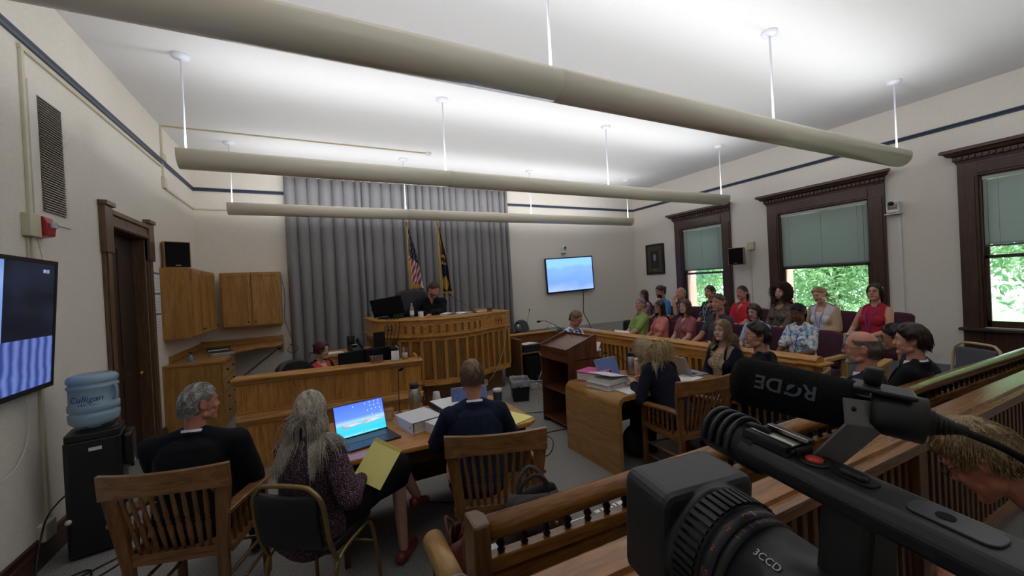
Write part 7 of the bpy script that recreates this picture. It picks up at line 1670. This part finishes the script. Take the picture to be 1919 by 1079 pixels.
# ================================================================ the video camera with its shotgun microphone
FV = Vector((.115, .985, .075)).normalized(); RV = FV.cross(Vector((0, 0, 1))).normalized(); UV_ = RV.cross(FV)
MC = Matrix((RV, FV, UV_)).transposed().to_4x4(); MC.translation = Vector((.426, .290, 1.675))
CAMB = mat('camcorder_black', '#1d1f22', .42, noise=(300, .08), bump=.04, bscale=900); CAMD = mat('camcorder_dark', '#0f1012', .5)
vc = thing('video_camera', 'large black video camera with a boxy lens hood at the lower right', 'video camera'); vc.matrix_world = MC
def part(m, name, mm, parent=None, bevel=0): return m.build(name, mm, parent or vc, bevel=bevel)
# handle along local -y, starting at the origin
m = MB(); hp = [(-.012, 0), (-.024, .006), (-.027, .02), (-.02, .03), (.02, .03), (.027, .02), (.024, .006), (.012, 0)]
m.extrude([(u, v-.03) for u, v in hp], 'y', -.40, -.015); part(m, 'top_handle', CAMB, bevel=.003)
part(MB().tube([(0, .038, -.014), (0, .034, -.014), (0, -.03, -.014)], [.017, .0235, .0250], 24), 'front_microphone', CAMB)
for k in range(4): part(MB().tube([(.0265*math.cos(a), .028-.011*k, -.014+.0265*math.sin(a)) for a in [R(-10)+R(200)*i/16 for i in range(17)]], .0030, 6), 'grille_rib', CAMB)
part(MB().box((-.019, -.066, .0), (.019, -.020, .004)).box((-.021, -.066, .004), (-.013, -.020, .011)).box((.013, -.066, .004), (.021, -.020, .011)).box((-.021, -.026, .004), (.021, -.020, .010)), 'accessory_shoe', CAMD, bevel=.001)
part(MB().box((-.0125, -.060, .0045), (.0125, -.028, .0065)).box((-.013, -.065, .008), (-.0115, -.022, .0115)).box((.0115, -.065, .008), (.013, -.022, .0115)), 'shoe_metal', STEEL)
part(MB().box((-.010, -.071, .0), (.012, -.0665, .009)), 'shoe_stop', CAMD, bevel=.003)
part(MB().lathe([(.0125, 0), (.0125, .0015), (.0085, .0025), (.008, .001)], (-.002, -.080, .0), 24), 'button_ring', CAMD); part(MB().lathe([(.0072, .0), (.0072, .003), (0, .0042)], (-.002, -.080, 0.0005), 20), 'record_button', mat('record_red', '#c23a30', .45))
part(MB().prism(rrect(-.008, -.128, .010, -.096, .006), 0, .0018), 'zoom_recess', CAMD); part(MB().prism(rrect(-.005, -.122, .006, -.101, .004), .0015, .006), 'zoom_rocker', CAMB, bevel=.0015)
part(MB().prism(rrect(-.012, -.200, .012, -.150, .008), 0, .002), 'mount_plate', mat('plate_grey', '#3a3b3e', .35), bevel=.0007); part(MB().lathe([(.0055, 0), (.0055, .0026)], (0, -.170, 0), 16), 'screw_hole', BLKM)
# body, post, lens, hood
part(MB().extrude([(-.026, -.16), (.03, -.16), (.022, -.02), (-.018, -.02)], 'y', -.135, -.095), 'handle_post', CAMD, bevel=.006)
part(MB().prism(rrect(-.105, -.40, .058, -.15, .02), -.26, -.10), 'camera_body', CAMB, bevel=.010)
part(MB().box((-.09, -.38, -.10), (.045, -.17, -.088)), 'control_deck', CAMB, bevel=.008)
LX, LZ = -.018, -.144
def lt(m, y0, y1, r0, r1=None, seg=48): return m.tube([(LX, y0, LZ), (LX, y1, LZ)], [r0, r1 or r0], seg)
part(lt(MB(), -.16, -.045, .058, .060), 'lens_barrel', CAMB)
part(lt(MB(), -.045, -.034, .0625), 'iris_ring', CAMD); part(lt(MB(), -.034, -.020, .0645), 'zoom_ring', CAMB); part(lt(MB(), -.018, .014, .0650), 'focus_ring', CAMD)
for k in range(48): a = 2*PI*k/48; part(MB().box((-.0026, -.016, .064), (.0026, .012, .0685)), 'grip_rib', CAMD).matrix_local = Matrix.Translation((LX, 0, LZ)) @ Matrix.Rotation(a, 4, 'Y')
part(lt(MB(), .012, .024, .066, .070), 'front_flange', CAMB)
hd = MB().prism(rrect(-.070, -.070, .070, .068, .016), 0, .075); hd.build('lens_hood', CAMB, vc, bevel=.008).matrix_local = Matrix.Translation((LX, .097, LZ)) @ Matrix.Rotation(PI/2, 4, 'X')
TW = mat('white_marking', '#b9bcc0', .5); TO = mat('orange_marking', '#a5552f', .5)
def on_ring(txt, y, ang, r, size, mm, rot=0, name='lens_marking'):
    M = Matrix.Translation((LX, y, LZ)) @ Matrix.Rotation(R(ang), 4, 'Y') @ Matrix.Translation((0, 0, r)) @ Matrix.Rotation(R(rot), 4, 'Z')
    return text_part(txt, size, mm, vc, M, name)
on_ring('3CCD', -.070, -30, .0598, .0100, TW, -90, 'model_marking')
for k, t_ in enumerate(('5', '12', '2', '1.5')): on_ring(t_, -.027, -8-22*k, .0646, .0075, TO, -90)
on_ring('I', -.029, 2, .0647, .010, TW, 180)
for k in range(9): on_ring('I', -.039, -30+9*k, .0626, .007, TO, 180)
part(MB().box((.058, -.30, -.24), (.075, -.17, -.13)), 'side_grip', CAMB, bevel=.006)
# tripod that carries it
tp = thing('tripod', 'black tripod carrying the video camera, below the frame', 'tripod', MC @ Vector((0, -.18, 0))); tp.location.z = 0
top_z = (MC @ Vector((0, -.18, -.26))).z - .03
MB().cone((0, 0, top_z-.12), (0, 0, top_z), .035, seg=16).build('tripod_head', BLACK, tp); MB().cone((0, 0, .7), (0, 0, top_z-.1), .018, seg=12).build('centre_column', BLACK, tp)
for k in range(3): a = R(100)+2*PI*k/3; MB().tube([(0, 0, top_z-.14), (.16*math.cos(a), .16*math.sin(a), .6), (.30*math.cos(a), .30*math.sin(a), .02)], [.018, .015, .012], 10).build('leg', BLACK, tp)
# shotgun microphone in its own holder
mic = thing('shotgun_microphone', 'black foam shotgun microphone with upside-down grey lettering', 'microphone')
A = Vector((.418, .296, 1.733)); B = Vector((.462, .200, 1.717)); d = (B-A).normalized()
FOAM = speckle('black_foam', ['#08080a', '#101013', '#1b1b1f'], 700, .98, .8)
L_ = (B-A).length; m = MB(); n = 24; path = []; rad = []
for i in range(n+1): t = i/n; path.append(A + d*L_*t); rad.append(.0265*min(1, math.sqrt(max(1-(1-min(t/.14, 1))**2, .001)))*(1-.10*t))
m.tube(path, rad, 36); m.build('foam_windscreen', FOAM, mic)
zx = d; vw = Vector((0, 0, 1.85)) - (A+B)/2; yx = (vw - zx*vw.dot(zx)).normalized(); xx = zx; yy = yx.cross(xx)
Ml = Matrix((xx, yy, yx)).transposed().to_4x4(); Ml.translation = A + d*L_*.50
me = text_mesh('RØDE', .0195, .0002, 'foam_lettering', True)
for v in me.vertices:
    q = Vector((-v.co.x, -v.co.y, 0)); ang = (q.y+.003)/.0262; v.co = (q.x*1.0, .0262*math.sin(ang), .0262*math.cos(ang)+v.co.z)
me.materials.clear(); me.materials.append(mat('foam_print', '#45525e', .8)); q = bpy.data.objects.new('foam_lettering', me); C.objects.link(q); q.parent = mic; q.matrix_local = Ml
E1 = B - d*.015; E2 = B + d*.055
MB().tube([E1, E2], [.0115, .0115], 24).build('microphone_tube', CAMD, mic)
MB().tube([B+d*.012, B+d*.013, B+d*.05, B+d*.051], [.012, .0205, .0205, .012], 28).build('holder_ring', CAMB, mic)
# holder clamp plate and knob (axes: d along, up w, side s)
sdir = d.cross(Vector((0, 0, 1))).normalized(); wdir = sdir.cross(d)
MH = Matrix((d, sdir, wdir)).transposed().to_4x4(); MH.translation = B+d*.02
def hp_(m, name, mm, bevel=0): return m.build(name, mm, mic, bevel=bevel, M=None)
o = MB().box((-.022, -.016, .019), (.022, .018, .0235)).build('clamp_top', CAMB, mic, bevel=.002); o.matrix_local = MH
o = MB().lathe([(.0, .040), (.0065, .040), (.0073, .0385), (.0073, .029), (.006, .024), (.004, .024)], (-.008, 0, 0), 24).build('clamp_knob', CAMD, mic); o.matrix_local = MH
# cable boot and cable
q0 = B+d*.050; m = MB()
for k in range(6): c0 = q0 + d*.0036*k; m.tube([c0, c0+d*.0024], [.0125-.0014*k, .0120-.0014*k], 16)
m.tube([q0, q0+d*.026], [.009, .0040], 12); m.build('strain_relief', CAMD, mic)
cab = spline([q0+d*.022, Vector((.505, .140, 1.702)), Vector((.570, .118, 1.668)), Vector((.63, .06, 1.60)), Vector((.60, -.06, 1.52)), MC @ Vector((.05, -.36, -.16))], 8)
MB().tube(cab, .0034, 10).build('microphone_cable', BLKM, mic)
# grey bent bracket from the shoe of the camera to the holder
m = MB()
def plate(a, b_, wa, wb, th): m._add([a-wa-th, a+wa-th, b_+wb-th, b_-wb-th, a-wa+th, a+wa+th, b_+wb+th, b_-wb+th], [(0, 1, 2, 3), (7, 6, 5, 4), (0, 4, 5, 1), (1, 5, 6, 2), (2, 6, 7, 3), (3, 7, 4, 0)])
P1, P2, P3 = Vector((.438, .214, 1.662)), Vector((.447, .184, 1.704)), Vector((.450, .186, 1.727)); wv = Vector((.0150, -.0085, -.003))
plate(P1, P2, wv*.9, wv, Vector((.0004, .0009, .0006))); plate(P2, P3, wv, wv, Vector((.0004, .0011, 0)))
m.build('bracket', mat('bracket_grey', '#77787c', .4, metal=.4, noise=(60, .12)), mic, bevel=.0004)
for s in (-1, 1): MB().ell(P3+wv*.6*s+Vector((-.0006, -.0014, -.009)), (.0026, .0026, .0026), 12, 8).build('bracket_screw', CAMD, mic)
